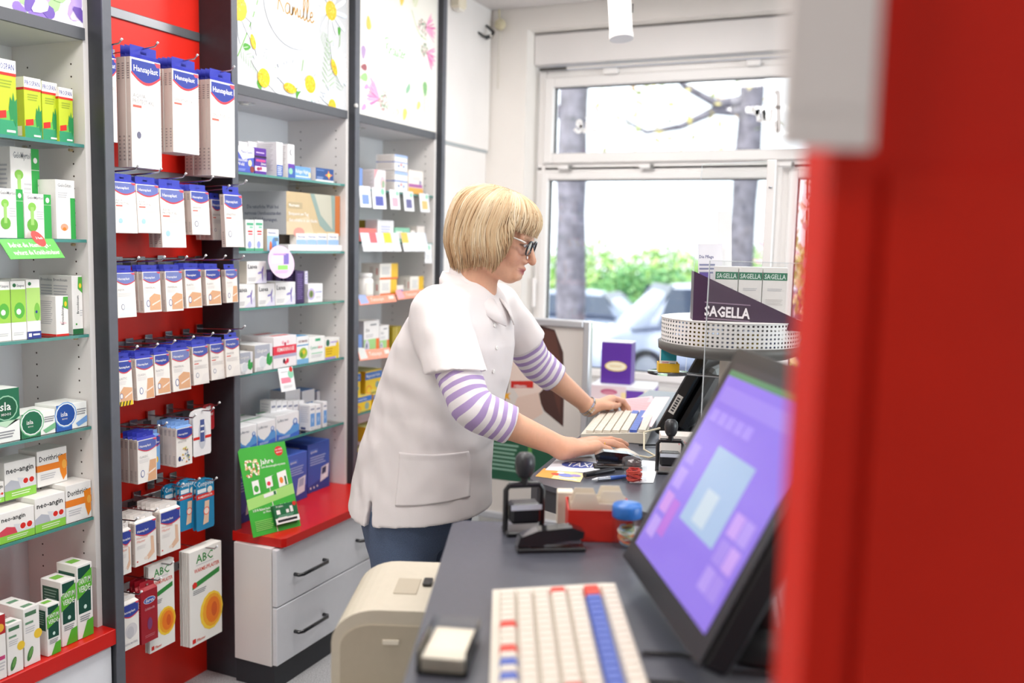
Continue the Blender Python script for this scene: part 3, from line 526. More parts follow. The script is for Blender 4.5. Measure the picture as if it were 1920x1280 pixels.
D('wave', 'f4f6f8', [('P', [(0, 0), (1, 0), (1, .42), (.86, .62), (.74, .52), (.6, .34), (.35, .2), (.15, .3), (0, .5)], '5f9fe0'), ('P', [(0, 0), (1, 0), (1, .2), (.5, .1), (0, .25)], '3f6fd0'), ('E', .82, .6, .1, .1, '5a7fc8'), ('E', .82, .62, .06, .06, 'dbe8f8'), ('T', .06, .72, .12, '6a7a8a', 'L-Ars neo', .5), lines(.1, .1, .6, 2, .05, 'cfe0f8')], [], [('R', 0, .85, 1, 1, '3f9a6a')])
D('spray', 'f3f4f6', [('R', .1, .15, .9, .66, '6fa4e0'), ('E', .5, .4, .18, .3, '9fc4ee'), ('R', .15, .8, .85, .86, '8a90a8'), lines(.15, .1, .85, 2, .04)], [lines(.12, .9, .85, 8, .08, 'd6d8de'), ('R', .15, .03, .6, .12, '3a4a80')])
D('sprayb', '3f7fc0', [('R', 0, .62, 1, 1, 'e8eaee'), ('E', .5, .35, .3, .3, '8fc0ea')], [('R', 0, .55, 1, 1, 'd8dade'), ('R', 0, .5, 1, .56, '3f6fc0')])
DEV = [('P', [(.56, .16), (.92, .22), (.96, .5), (.62, .46)], 'e4e9f4'), ('P', [(.63, .3), (.82, .33), (.84, .46), (.65, .44)], '39456a'), ('E', .78, .26, .06, .04, 'f4f6fa')]
D('bp', '3f5fb8', [('P', [(0, 0), (1, 0), (1, .3), (0, .12)], '2c4796'), ('R', .1, .8, .45, .88, '5f7fd0'), ('T', .13, .81, .05, 'w', 'aponorm', .28)] + DEV + [('R', .1, .07, .15, .11, 'w'), ('R', .25, .07, .3, .11, 'w'), ('R', .4, .08, .45, .12, 'w'), lines(.1, .72, .8, 4, .05, 'a9bce8')], [('R', 0, .1, .8, .92, 'b4b8c4')])
D('bp2', '4a67c2', [('P', [(0, 0), (1, 0), (1, .3), (0, .12)], '30499c'), ('R', .1, .8, .5, .88, '5f7fd0'), ('T', .13, .81, .05, 'w', 'aponorm', .3), ('P', [(.42, .12), (.86, .16), (.92, .5), (.54, .46)], 'e4e9f4'), ('P', [(.54, .28), (.8, .3), (.84, .46), (.58, .44)], 'a8b6d0'), lines(.1, .72, .8, 4, .05, 'a9bce8')])
# unit under the thistle poster
D('dots', 'f5f1ee', [('R', 0, .84, 1, 1, 'a8c0ec'), ('R', 0, .5, 1, .56, '5a86cc'), ('E', .3, .3, .06, .06, '5a7fb8'), ('E', .7, .3, .06, .06, '6a8fc8'), ('E', .5, .38, .05, .06, 'hot'), lines(.2, .72, .8, 2, .06)], [('R', 0, .5, 1, .56, '4a6fc4'), ('T', .3, .51, .04, 'w', '2er', .3), lines(.1, .92, .9, 14, .06, 'dcd4ce')])
D('pinkp', 'f7eef0', [('P', [(0, .5), (.3, 1), (0, 1)], 'f0a4ac'), ('E', .72, .4, .22, .3, 'f4c4cc'), ('E', .78, .3, .14, .2, '9fb89a'), ('R', 0, 0, 1, .12, 'f090ac')], [lines(.1, .9, .9, 12, .07, 'dcd4ce')])
D('orangep', 'f9f0e8', [('R', 0, 0, 1, .26, 'f2b050'), ('R', 0, .28, .95, .42, 'b466a8'), lines(.25, .7, .8, 2, .08), ('E', .8, .5, .08, .08, '8a8ab0')])
D('bluep', '7a9ad8', [('R', 0, 0, 1, .1, 'w')]); D('yelw', 'f6f1e8', [('R', .62, 0, 1, 1, 'f5c52e'), ('R', 0, 0, 1, .12, 'f0762a'), lines(.12, .75, .55, 5, .1)], [('R', .45, .35, .65, .8, 'd8cfc6'), ('R', .8, .3, .9, .7, 'e0a8a0')])
D('zink', 'f6f4f2', [('R', .0, .0, .78, .48, 'a6d88a'), ('R', .78, 0, 1, .48, 'f0762a'), ('E', .2, .25, .16, .3, 'd8d4e4'), ('E', .18, .3, .05, .1, '5a6a8a'), ('T', .1, .7, .08, 'gry', 'Zink', .5), ('R', .4, .86, .8, .9, 'gry'), lines(.1, .6, .6, 2, .05)], [('R', 0, 0, 1, 1, 'c9c6c8')])
D('magn', 'f4cf2c', [('R', 0, .62, 1, .94, '3a78c8'), ('T', .06, .72, .13, 'w', 'Magnesium Verla', .82), ('E', .72, .32, .12, .12, '8fb0a4'), ('E', .2, .16, .18, .16, 'f0a03a'), ('E', .2, .16, .12, .1, 'f4cf2c'), lines(.3, .1, .8, 2, .06, 'd8e08a')], [('R', 0, 0, 1, 1, 'd9a81e')], [('R', .0, .0, 1, 1, 'd8d88a')])
D('flatr', 'f0807a', []); D('flatw', 'f2f2f4', [('P', [(.6, .05), (.95, .05), (.85, .5)], 'f0b888'), ('R', 0, 0, .6, .25, '8fc0ea'), lines(.2, .7, .8, 3, .12, 'b8bce0')]); D('flatg', '8fd0b0', [('R', .1, .25, .5, .75, 'w'), ('R', .6, .3, .85, .7, 'dcf0e4')]); D('flatp', 'f4ece6', [('R', .1, .1, .9, .5, '8a7fc4')]); D('gold', 'b8a026', [('R', .4, 0, .5, 1, 'd8c46a')])
_cm = {}
def carton_mesh(des, w, d, h):
    k = (des, round(w, 3), round(d, 3), round(h, 3))
    if k not in _cm:
        body, F, S, T = DES[des]; mb = MB().box(-d, 0, 0, w, 0, h, M(body, .42, grain=.015, gs=40), c=.0007)
        mb.ops((0, 0, 0), (0, 1, 0), (0, 0, 1), w, h, F); mb.ops((-d, 0, 0), (1, 0, 0), (0, 0, 1), d, h, S); mb.ops((0, 0, h), (0, 1, 0), (-1, 0, 0), w, d, T)
        _cm[k] = mb.mesh('carton')
    return _cm[k]
def put(des, label, xl, xr, yt, z, X=-2.04, d=.05, back=0, group=None, rz=0., name='medicine_carton', cat='carton', gap=.0015):
    yl, yr = yat(xl, X, z), yat(xr, X, z); h = onx((xl+xr)/2, yt, X).z-z; 
    for a, b in ((1.137, 1.746), (2.320, 2.919), (2.985, 3.595)):
        if a-.06 < (yl+yr)/2 < b+.05 and X < -2.01: yl, yr = max(yl, a), min(yr, b)
    w = yr-yl-.001; d = min(d, X-XB-.004)
    me = carton_mesh(des, w, d, h); g = group or DES_GROUP.get(des)
    o = obj(name, me, None, (X, yl, z+.0004), rz, label=label, cat=cat, group=g)
    for k in range(back):
        xx = X-(d+gap)*(k+1)
        if xx-d < XB+.002: break
        obj(name, me, None, (xx, yl+random.uniform(-.001, .001), z+.0004), rz, label=('first', 'second', 'third')[k]+' twin behind the '+label, cat=cat, group=g)
    return o, (X, yl, z+h+.001, w, d, h)
def on(des, label, info, n=1, h=None, dy=0., dx=0., **kw):
    """a carton standing on top of another"""
    X, yl, z, w, d, hh = info
    return obj('medicine_carton', carton_mesh(des, w, d, h or hh), None, (X+dx, yl+dy, z+.0006), label=label, cat='carton')
DES_GROUP = {}
# --- left unit
S1 = (1.681, 1.435, 1.185, .936, .686, .3725)
put('ivy', 'tall yellow-green ivy leaf carton cut by the left edge', -8, 34, 112, S1[0], d=.05, X=-2.035)
put('ivy', 'yellow-green ivy leaf carton, second of four', 47.5, 80, 147, S1[0], d=.05, X=-2.05); put('ivy', 'yellow-green ivy leaf carton, third of four', 81, 110, 155, S1[0], d=.05, X=-2.05); put('ivy', 'rightmost yellow-green ivy leaf carton by the shelf side', 112, 139, 166, S1[0], d=.05, X=-2.04)
put('thorax', 'white carton with green figure in the rear, half hidden', 24, 78, 278, S1[1], X=-2.10, d=.06); put('thorax', 'front white carton with green stripe at the left edge', -2, 46, 354, S1[1], X=-2.035, d=.045); put('thorax', 'front white carton with green chest figure', 47.5, 98, 364, S1[1], X=-2.035, d=.045)
put('sitin', 'white carton with orange slices picture and green stripe', 107, 143, 338, S1[1], X=-2.035, d=.09)
put('inhaler', 'tall green and white carton at the left image edge', -6, 22, 528, S1[2], X=-2.04, d=.05, back=1); put('inhaler', 'tall green and white carton with white drop', 23, 51, 527, S1[2], X=-2.04, d=.05, back=1); put('inhaler2', 'tall green carton with navy foot band', 52, 78, 524, S1[2], X=-2.04, d=.05, back=1)
put('bron', 'larger white herb carton with green foot band', 137, 164, 517, S1[2], X=-2.045, d=.075); put('bron_red', 'smaller white herb carton with red foot line', 106, 130, 555, S1[2], X=-2.035, d=.065); put('bron', 'white herb carton half hidden behind the smaller one', 110, 134, 516, S1[2], X=-2.125, d=.07)
put('isla_g', 'big dark green lozenge carton cut by the left edge', -14, 39, 729, S1[3], X=-2.035, d=.09); put('isla_gf', 'flat green lozenge carton', 41.5, 105, 772, S1[3], X=-2.035, d=.08); put('isla_bf', 'flat blue lozenge carton', 106.5, 164, 756, S1[3], X=-2.035, d=.08)
DI = [put('angin_r', 'pink-banded throat lozenge carton with two red dots, front bottom', 0, 66, 955, S1[4], X=-2.03, d=.07), put('angin_s', 'silver-banded throat lozenge carton with two red dots, front bottom', 67, 124, 928, S1[4], X=-2.03, d=.07), put('dori', 'orange-banded throat carton in the bottom row', 125, 172.5, 905, S1[4], X=-2.03, d=.07)]
for k, (a, b, dsg, lb) in enumerate(((-20, 9, 'angin_r', 'pink-banded throat lozenge carton of the upper layer, at the left edge'), (10, 69, 'angin_s', 'silver-banded throat lozenge carton of the upper layer'), (71, 127, 'dori', 'orange-banded throat carton of the upper layer'))):
    X = -2.075; z = DI[min(k+0, 2)][1][2]; z = DI[2][1][2] if k == 2 else DI[1][1][2]
    put(dsg, lb, a, b, (905, 862, 841)[k], z, X=X, d=.07)
put('verde', 'big green throat spray carton by the shelf side', 147, 176, 1056, S1[5], X=-2.0, d=.075); put('verde', 'big green throat spray carton, left of its twin', 117, 146, 1086, S1[5], X=-2.0, d=.075); put('verde', 'small green throat spray carton', 90, 115, 1131, S1[5], X=-1.985, d=.045)
put('leaf', 'white carton with dark leaf and yellow sun', 47, 77, 1136, S1[5], X=-1.985, d=.05, back=1); put('leaf', 'white carton with dark leaf at the lower left', 16, 45, 1166, S1[5], X=-1.98, d=.04); put('berry', 'white carton with red berries at the left edge', -12, 14, 1153, S1[5], X=-1.98, d=.04)
# green shelf sign
def plate(name, label, cat, pts, col, ops, W, H, th=.0015, back=None):
    P = [Vector(p) for p in pts]; P[2] = P[1]+P[3]-P[0]; U = (P[1]-P[0]).normalized(); N = U.cross(P[3]-P[0]).normalized(); V = N.cross(U)
    c = (P[0]+P[1]+P[2]+P[3])/4; mb = MB().slab([p-c-N*th for p in P], N, th, M(col, .4, grain=.02, gs=30))
    mb.ops(P[0]-c, U, (P[3]-P[0]).normalized(), (P[1]-P[0]).length, (P[3]-P[0]).length, ops, .0003)
    return mb.build(name, None, c, label=label, cat=cat)
g = lambda x, y, X: onx(x, y, X)
plate('shelf_sign', 'green shelf sign with white lettering and red sticker', 'sign', [g(20, 486, -1.99), g(122, 483, -1.99), g(90, 445, -2.015), g(-4, 448, -2.015)], '4fb43c', [('T', .12, .58, .24, 'w', 'Befreit die Atemwege -', .75), ('T', .12, .2, .24, 'w', 'verkurzt die Krankheitsdauer', .84), ('E', .72, 1.0, .11, .15, 'red'), ('T', .68, .98, .12, 'w', '3 fach', .12)], 1, 1)
# --- unit under the daisy poster
Z2 = (1.659, 1.407, 1.221, 1.003, .749, .502)
put('moon', 'white sleep aid carton with blue foot and moon outline', 519, 530.5, 267, Z2[0], X=-2.035, d=.11); put('moon2', 'white sleep aid carton with dark moon and purple band', 540, 552.5, 271, Z2[0], X=-2.035, d=.07, back=1)
for k, x in enumerate((448, 466, 484)): put('moon', ('leftmost', 'middle', 'rightmost')[k]+' plain white carton in the rear of the sleep aids', x, x+17, 266, Z2[0], X=-2.12, d=.07)
put('dream', 'blue sleep gummies pouch carton with white top corner', 443, 477, 275, Z2[0], X=-2.03, d=.03); put('night', 'purple sleep carton with berry picture', 478, 500, 278, Z2[0], X=-2.035, d=.05)
put('jogger', 'light blue flat carton with moon lettering', 553, 583, 313, Z2[0], X=-2.04, d=.05); put('star', 'dark blue flat carton with orange star', 592, 626, 316, Z2[0], X=-2.03, d=.06)
t = thing('counter_display', 'large beige cardboard display carton with sleeping face picture', 'display', (-2.04, 2.7, Z2[1]))
yl, yr = yat(537, -2.045, Z2[1]), yat(637, -2.045, Z2[1]); zt = onx(587, 363, -2.045).z; zm = onx(587, 441, -2.045).z
def cbox(m, nm, x, y, z): o = obj(nm, m, t); o.location = Vector((x, y, z))-t.location; return o
cbox(carton_mesh('nerve', yr-yl, .21, zt-zm), 'header_box', -2.045, yl, zm)
zl = onx(587, 459, -2.03).z
tb = MB().box(-.21, 0, 0, yr-yl, 0, zl-Z2[1], M('f3f1f2', .4), c=.001); o = tb.build('tray', t); o.location = Vector((-2.035, yl, Z2[1]+.0005))-t.location
o = MB().box(-.2, -.1, .003, yr-yl-.003, 0, zm-zl-.001, M('e9e4de')).build('riser', t); o.location = Vector((-2.045, yl, zl+.0006))-t.location
for k, (a, b) in enumerate(((556, 575), (576, 594), (595, 613), (615, 635))): put('nerve_s', ('first', 'second', 'third', 'last')[k]+' small white-blue carton in the display tray', a, b, 438, zl+.001, X=-2.04, d=.03)
put('drops', 'green-footed white dropper carton, left of two', 461, 477, 412, Z2[1], X=-2.03, d=.03); put('drops', 'green-footed white dropper carton, right of two', 478, 494, 412, Z2[1], X=-2.03, d=.03)
put('nerve_m', 'small pale blue carton beside the dropper cartons', 501, 523, 430, Z2[1], X=-2.03, d=.03)
i1 = put('laven', 'white lavender carton at the left of the lower row', 443, 479, 533, Z2[2], X=-2.03, d=.05, back=1); i2 = put('laven', 'white lavender carton in the middle of the lower row', 484, 516, 532, Z2[2], X=-2.03, d=.05, back=1); put('laven', 'white lavender carton at the right of the lower row', 516.5, 554, 529, Z2[2], X=-2.03, d=.05, back=1)
put('laven', 'white lavender carton lying on top of the row', 463, 500, 490, i1[1][2], X=-2.035, d=.05)
put('plum', 'tall dark purple carton with fine print', 554, 571, 508, Z2[2], X=-2.035, d=.05); put('plumw', 'narrow pale lilac carton beside the purple one', 571.5, 577.5, 508, Z2[2], X=-2.06, d=.05)
for k, x in enumerate((500, 515, 530, 543)): put('plum', ('first', 'second', 'third', 'fourth')[k]+' dark purple carton in the rear row', x, x+13, 506, Z2[2], X=-2.14, d=.05)
put('passion', 'white carton with passion flower', 578, 605, 532, Z2[2], X=-2.04, d=.05)
put('gingko', 'low ginkgo leaf carton at the left', 443, 474, 661, Z2[3], X=-2.02, d=.06); put('gingko', 'upright ginkgo leaf carton', 478, 511, 646, Z2[3], X=-2.028, d=.06, back=1); put('femi', 'white carton with hot pink band and cranberries', 513, 556, 630, Z2[3], X=-2.028, d=.07, back=1)
put('heu', 'white herb tea carton with blue foot', 556.5, 578.5, 630, Z2[3], X=-2.03, d=.08, back=1); put('cyst', 'white carton with green and red lettering', 579, 609, 631, Z2[3], X=-2.03, d=.05, back=1); put('diat', 'white and yellow carton with yellow tube', 609.5, 637, 634, Z2[3], X=-2.03, d=.05)
for k, x in enumerate((448, 464, 482)): put('moon', ('left', 'middle', 'right')[k]+' greyish carton in the rear above the ginkgo cartons', x, x+15, 634, Z2[3], X=-2.17, d=.06)
put('wave', 'blue wave eye drop carton at the left', 444, 482, 799, Z2[4], X=-2.02, d=.07, back=2); put('wave', 'blue wave eye drop carton in the middle', 483, 517, 789, Z2[4], X=-2.025, d=.07, back=2); put('wave', 'tallest blue wave eye drop carton', 518, 561, 775, Z2[4], X=-2.025, d=.09)
for k, (a, b, y) in enumerate(((581, 591, 759), (592, 602, 758), (606, 613.5, 753))): put('spray', ('left', 'middle', 'right')[k]+' slim white nose spray carton in the front', a, b, y, Z2[4], X=-2.03, d=.048)
for k, x in enumerate((508, 518.5, 529, 539.5, 550, 560.5)): put('spray', ('first', 'second', 'third', 'fourth', 'fifth', 'sixth')[k]+' slim white nose spray carton of the rear row', x, x+10, 751, Z2[4], X=-2.083, d=.048)
for k, (a, b) in enumerate(((535, 563), (566, 590), (594, 618))): put('sprayb', ('left', 'middle', 'right')[k]+' blue and white carton at the back of the nose sprays', a, b, 731, Z2[4], X=-2.136, d=.07)
put('bp', 'large blue monitor carton by the shelf side', 577, 618, 829, Z2[5], X=-2.06, d=.19); put('bp2', 'smaller blue monitor carton beside the large one', 540, 576, 850, Z2[5], X=-2.035, d=.19); put('bp2', 'blue carton behind the green anniversary board', 445, 481, 873, Z2[5], X=-2.03, d=.18)
# hanging tags and price cards
plate('shelf_tag', 'round pink tag hanging under the second glass shelf', 'tag', [g(505, 511, -1.99), g(552, 510, -1.99), g(548, 470, -2.01), g(503, 471, -2.01)], 'e9d3e6', [], 1, 1)
o = bpy.data.objects['shelf_tag']; c0 = o.location.copy(); me = o.data
mb = MB(); uy = Vector((0, 1, 0)); vz = (g(527, 470, -2.012)-g(527, 511, -1.99)).normalized(); nn = uy.cross(vz)
pts = [uy*(.068*math.cos(6.2832*j/28)+.01*math.sin(6.2832*j/28))+vz*(.058*math.sin(6.2832*j/28)-.02*math.cos(6.2832*j/28)) for j in range(28)]
mb.slab([p-nn*.001 for p in pts], nn, .001, M('e3c6e2', .4)); mb.ops(uy*-.055+vz*-.045, uy, vz, .11, .09, [('R', .05, .45, .55, .75, 'f4f1f2'), ('R', .32, .18, .8, .36, '8fd06a'), ('R', .6, .4, .85, .85, '7a6ab8'), lines(.2, .12, .8, 2, .06, 'c79ac8'), ('R', .1, .78, .7, .84, 'b98fc8')])
o.data = mb.mesh('shelf_tag')
plate('price_tag', 'white price tag with pink picture under the fourth glass shelf', 'tag', [g(528, 735, -1.99), g(555, 730, -1.99), g(554, 688, -2.012), g(521, 691, -2.012)], 'f3f2f4', [('R', .1, .35, .75, .58, 'f08aa0'), ('E', .8, .7, .2, .2, 'mint'), ('E', .85, .9, .12, .12, 'red'), lines(.2, .22, .8, 2, .06), ('R', .15, .8, .6, .84, 'lg')], 1, 1)
# green anniversary board with a stack of vouchers
A_, B_, C_, D_ = onz(475, 1008, .5025), onz(564, 985, .5025), onx(536, 823, -2.0), onx(445, 842, -2.0)
bd = thing('promotion_board', 'green cardboard anniversary board leaning on the red worktop', 'display board', A_)
C_ = B_+D_-A_; U = (B_-A_); V = (D_-A_); N = U.cross(V).normalized()
mb = MB().slab([p-A_-N*.002 for p in (A_, B_, C_, D_)], N, .002, M('3fae38', .42, grain=.05, gs=9))
mb.ops((0, 0, 0), U.normalized(), V.normalized(), U.length, V.length, [('P', [(0, .30), (1, .38), (1, .5), (0, .42)], 'a8dc78'), ('T', .40, .78, .06, 'w', 'Jahre', .4), ('T', .40, .735, .026, 'w', 'Gelo-Atemwegskompetenz', .52), ('E', .83, .9, .09, .09, 'red'), ('T', .76, .91, .022, 'w', 'nur 3 EUR', .15), ('T', .77, .88, .02, 'w', 'sparen!', .13),
  ('P', [(.16, .46), (.36, .47), (.36, .62), (.16, .61)], 'w'), ('P', [(.3, .465), (.36, .47), (.36, .62), (.3, .615)], 'grn'), ('E', .23, .52, .05, .06, 'grn'), ('P', [(.44, .5), (.64, .52), (.64, .64), (.44, .62)], 'w'), ('P', [(.58, .51), (.64, .52), (.64, .64), (.58, .63)], 'grn'), ('E', .5, .55, .04, .04, 'hot'), ('P', [(.7, .48), (.9, .5), (.9, .67), (.7, .65)], 'w'), ('P', [(.84, .5), (.88, .5), (.88, .6), (.84, .6)], 'dgr'), ('E', .77, .56, .04, .06, 'org'), ('P', [(.35, .4), (.62, .42), (.62, .46), (.35, .44)], 'w'), ('R', .56, .415, .61, .455, 'dgr'),
  ('T', .08, .27, .028, 'w', '3 EUR Rabatt beim Kauf von Gelo-Produkten', .86), ('T', .28, .235, .026, 'w', 'im Wert von mind. 20 EUR', .5), lines(.08, .16, .45, 6, .02, '8fd46a')])
DOTC = ['f2d9a0', 'f4f1ea', 'd98a5a', 'c9d98a', 'b5763c', 'fbf7ee']; Un, Vn = U.normalized(), V.normalized()
for j in range(90):                                            # the figure 50 made of little pills
    if j < 45:
        q = j/45; P5 = [(.30, .84), (.12, .84), (.11, .76), (.22, .77), (.28, .72), (.22, .67), (.10, .68)]; P5 = [(a*.62+.03, b) for a, b in P5]
        k = q*(len(P5)-1); i = min(int(k), len(P5)-2); a, b = [P5[i][m_]*(1-k+i)+P5[i+1][m_]*(k-i) for m_ in (0, 1)]
    else: q = 6.2832*(j-45)/45; a, b = .300+.050*math.cos(q), .760+.078*math.sin(q)
    pp = Un*((a+random.uniform(-.012, .012))*U.length)+Vn*((b+random.uniform(-.008, .008))*V.length)+N*(.0012+.00001*j); s_ = .0042
    mb.add([pp+Un*s_*math.cos(6.2832*m_/6)+Vn*s_*math.sin(6.2832*m_/6) for m_ in range(6)], [tuple(range(6))], M(DOTC[j % 6]))
mb.build('board', bd)
sm = MB().box(0, U.length*.5, 0, V.length*.22, 0, .014, M('1f6b3f', .4), c=.001); sm.ops((0, 0, .014), (1, 0, 0), (0, 1, 0), U.length*.5, V.length*.22, [('R', 0, 0, 1, .3, 'w'), lines(.08, .15, .9, 1, .28, 'k'), ('R', .1, .3, .5, .33, 'w'), ('T', .12, .85, .1, 'w', '50 Jahre', .3), ('R', .1, .5, .25, .72, 'w'), ('R', .5, .5, .62, .68, 'w'), ('R', .68, .5, .8, .82, 'w'), ('E', .9, .9, .08, .08, 'red'), lines(.15, .42, .8, 2, .07, '7fb89a')])
o = sm.build('voucher_stack', bd); o.matrix_local = Matrix.Translation(Un*(U.length*.46)+Vn*(V.length*.07)) @ Matrix((Un, N.cross(Un), N)).transposed().to_4x4()
MB().slab([(0, 0, .001), (-.1, 0, .001), Vn*(V.length*.6)], Un, .003, M('d8d4c8')).build('easel_back', bd, Un*(U.length*.5))
# --- unit under the thistle poster
Z3 = (1.653, 1.445, 1.226, .985, .766, .502)
put('bluep', 'blue carton at the left of the top shelf under the thistles', 668, 680, 315, Z3[0], X=-2.04, d=.05); put('pinkp', 'white carton with pink corner and herbs', 702, 723, 319, Z3[0], X=-2.035, d=.10); put('dots', 'lower tall white carton with blue bands and dots', 740, 764, 322, Z3[0], X=-2.035, d=.09)
put('dots', 'upper tall white carton with blue bands and dots', 740, 764, 291, onx(752, 322, -2.035).z+.002, X=-2.035, d=.09); put('orangep', 'white carton with orange foot and purple band', 766, 793, 320, Z3[0], X=-2.035, d=.05)
for k, (a, b, dsg, y, lb) in enumerate(((674, 706, 'flatr', 428, 'flat coral carton'), (708, 738, 'flatw', 413, 'white carton with orange cone'), (740, 768, 'flatg', 427, 'flat mint green carton'), (770, 778, 'flatp', 432, 'tiny cream carton with lilac print'), (782, 796, 'flatp', 424, 'cream carton with lilac print by the shelf side'), (686, 695, 'gold', 413, 'left olive gold carton standing behind'), (697, 706, 'gold', 413, 'right olive gold carton standing behind'))):
    put(dsg, lb+' on the second shelf under the thistles', a, b, y, Z3[1]-.006 if 0 else Z3[1], X=-2.045 if dsg != 'gold' else -2.12, d=.06)
i = put('yelw', 'lower white and yellow carton with orange foot', 712, 744, 524, Z3[2], X=-2.04, d=.09)[1]; put('yelw', 'upper white and yellow carton with orange foot', 712, 746, 494, i[2], X=-2.04, d=.09); put('yelw', 'white and yellow carton half hidden by her shoulder', 769, 794, 518, Z3[2], X=-2.04, d=.06); put('flatp', 'small yellow carton between the vitamin cartons', 744, 757, 535, Z3[2], X=-2.05, d=.04)
tb = thing('pill_bottle', 'white round vitamin bottle with screw cap', 'bottle', (-2.06, yat(684, -2.06, Z3[2]), Z3[2]+.0005)); hb = onx(684, 512, -2.06).z-Z3[2]
MB().lathe([(.032, 0), (.034, .004), (.034, hb*.72), (.024, hb*.82), (.024, hb*.84)], M('f5f2ee', .35), 24).build('bottle', tb); MB().lathe([(.029, hb*.82), (.03, hb*.83), (.03, hb*.98), (.028, hb)], M('fbfaf8', .4), 24).build('cap', tb)
lb = MB(); N_ = 12
for j in range(N_):
    q0, q1 = -.9+1.9*j/N_, -.9+1.9*(j+1)/N_
    lb.quad(*[(.0345*math.cos(q), .0345*math.sin(q), z) for q, z in ((q0, hb*.1), (q1, hb*.1), (q1, hb*.6), (q0, hb*.6))], M('f3efe6' if j < 8 else '9fb0c0'))
lb.build('label', tb)
put('zink', 'tall white carton with green and orange foot', 682, 711, 601, Z3[3], X=-2.035, d=.08); put('zink', 'small white carton with green and orange foot', 711.5, 729, 610, Z3[3], X=-2.035, d=.05); put('gold', 'lime green carton against her back', 736, 752, 612, Z3[3], X=-2.06, d=.06)
put('bluep', 'white carton at the left of the zinc cartons', 671, 679, 628, Z3[3], X=-2.03, d=.04)
r1 = put('magn', 'yellow mineral carton, lower left of the stack', 664, 697, 742, Z3[4], X=-2.03, d=.07, back=1); r2 = put('magn', 'yellow mineral carton, lower right of the stack', 700, 734, 735, Z3[4], X=-2.03, d=.07, back=1)
put('magn', 'yellow mineral carton, upper right of the stack', 685, 716, 694, r1[1][2], X=-2.04, d=.07, back=1); put('magn', 'yellow mineral carton, upper left of the stack', 652, 676, 700, r1[1][2], X=-2.04, d=.07, back=1)
put('magn', 'yellow mineral carton on the lowest board, rear', 686, 716, 797, Z3[5]+.13, X=-2.04, d=.07); put('magn', 'yellow mineral carton on the lowest board, front left', 660, 681, 845, Z3[5], X=-2.03, d=.07); put('magn', 'yellow mineral carton on the lowest board under the rear one', 684, 718, 838, Z3[5], X=-2.035, d=.07)
PTG = [(674, 696, 348, 388, 'blue sky'), (698, 724, 351, 391, 'dark blue bottle'), (731, 750, 355, 392, 'pink carton'), (757, 776, 358, 395, 'purple bottle'), (787, 805, 362, 397, 'orange carton')]
for k, (a, b, y0, y1, nm) in enumerate(PTG):
    cc = ('7f9ae0', '5a62b0', 'f0b0c0', '6a6a9a', 'f2c07a')[k]
    plate('price_tag', 'white price card with a %s picture on the top shelf edge' % nm, 'tag', [g(a+2, y1, -2.0), g(b+1, y1+1, -2.0), g(b-1, y0+1, -2.013), g(a-1, y0, -2.013)], 'f2f3f6', [('R', .2, .15, .8, .6, cc), ('E', .78, .82, .14, .14, 'mint' if k else 'pale'), lines(.15, .8, .6, 2, .08)], 1, 1)
for k, (a, b, cc) in enumerate(((676, 690, 'd0e4f0'), (692, 703, 'e06a70'), (705, 716, 'dbe0f0'), (719, 730, 'f0dc3a'), (733, 745, 'dfe8e6'), (752, 762, 'f4c45a'), (764, 774, 'e6e4ee'), (776, 796, 'dfe6f2'))):
    plate('price_tag', ('first', 'second', 'third', 'fourth', 'fifth', 'sixth', 'seventh', 'eighth')[k]+' slanted price card on the second shelf edge from the left', 'tag', [g(a+6, 471, -1.985), g(b+8, 471, -1.985), g(b, 437, -2.013), g(a-1, 436, -2.013)], 'eef1f6', [('R', 0, .45, 1, 1, cc), lines(.15, .3, .8, 2, .1, 'b8cce6')], 1, 1)
plate('price_tag', 'white price card hanging below the others at the shelf side', 'tag', [g(797, 493, -2.0), g(810, 493, -2.0), g(808, 458, -2.013), g(796, 457, -2.013)], 'f2f3f6', [('E', .6, .8, .2, .2, 'mint'), lines(.2, .4, .8, 3, .1)], 1, 1)
for k, (a, b, y0, y1, lbl) in enumerate(((671, 744, 557, 572, 'coral shelf talker with blue sticker below the vitamin bottle'), (742, 800, 548, 562, 'coral shelf talker with pink sticker near her shoulder'), (671, 735, 657, 676, 'coral shelf talker below the zinc cartons'))):
    plate('shelf_talker', lbl, 'sign', [g(a+4, y1, -1.985), g(b, y1-7, -1.985), g(b-2, y0-6, -2.013), g(a, y0, -2.013)], 'f39a80', [('T', .3, .35, .4, 'fbe4dc', 'Tetesept', .4), ('P', [(.03, .1), (.25, .15), (.2, 1.2), (0, 1.3)], ('9fb0e0', 'f0a4b0', 'd6d8d4')[k]), ('R', .8, .4, .95, .8, 'f6e0d8')], 1, 1)
# ================================================================== plasters hanging on the red slat wall
random.seed(11)
PK = {}
def pk(n, hdr, body, F, S=(), shape='tab'): PK[n] = (hdr, body, list(F), list(S), shape)
def brand(c='2e3f98', y=.82, red='d8404a'):
    arc = [(.04, 1-.02)] + [(.04+.92*j/10, y+.05-.075*math.sin(math.pi*j/10)-.012*j/10) for j in range(11)] + [(.96, .98)]
    arc2 = [(.02, y+.05)] + [(.02+.96*j/10, y+.035-.085*math.sin(math.pi*j/10)-.012*j/10) for j in range(11)] + [(.98, y+.06)]
    return [('P', arc2, red), ('P', arc, c), ('T', .1, y+.06, .055, 'w', 'Hansaplast', .8), ('P', [(.78, .99), (.98, .99), (.98, .95), (.86, .95)], 'e0485a')]
SB = [('R', 0, 0, 1, 1, 'd8cac2'), lines(.25, .94, .75, 7, .022, '8a7f80'), lines(.3, .28, .7, 7, .035, 'a39794')]
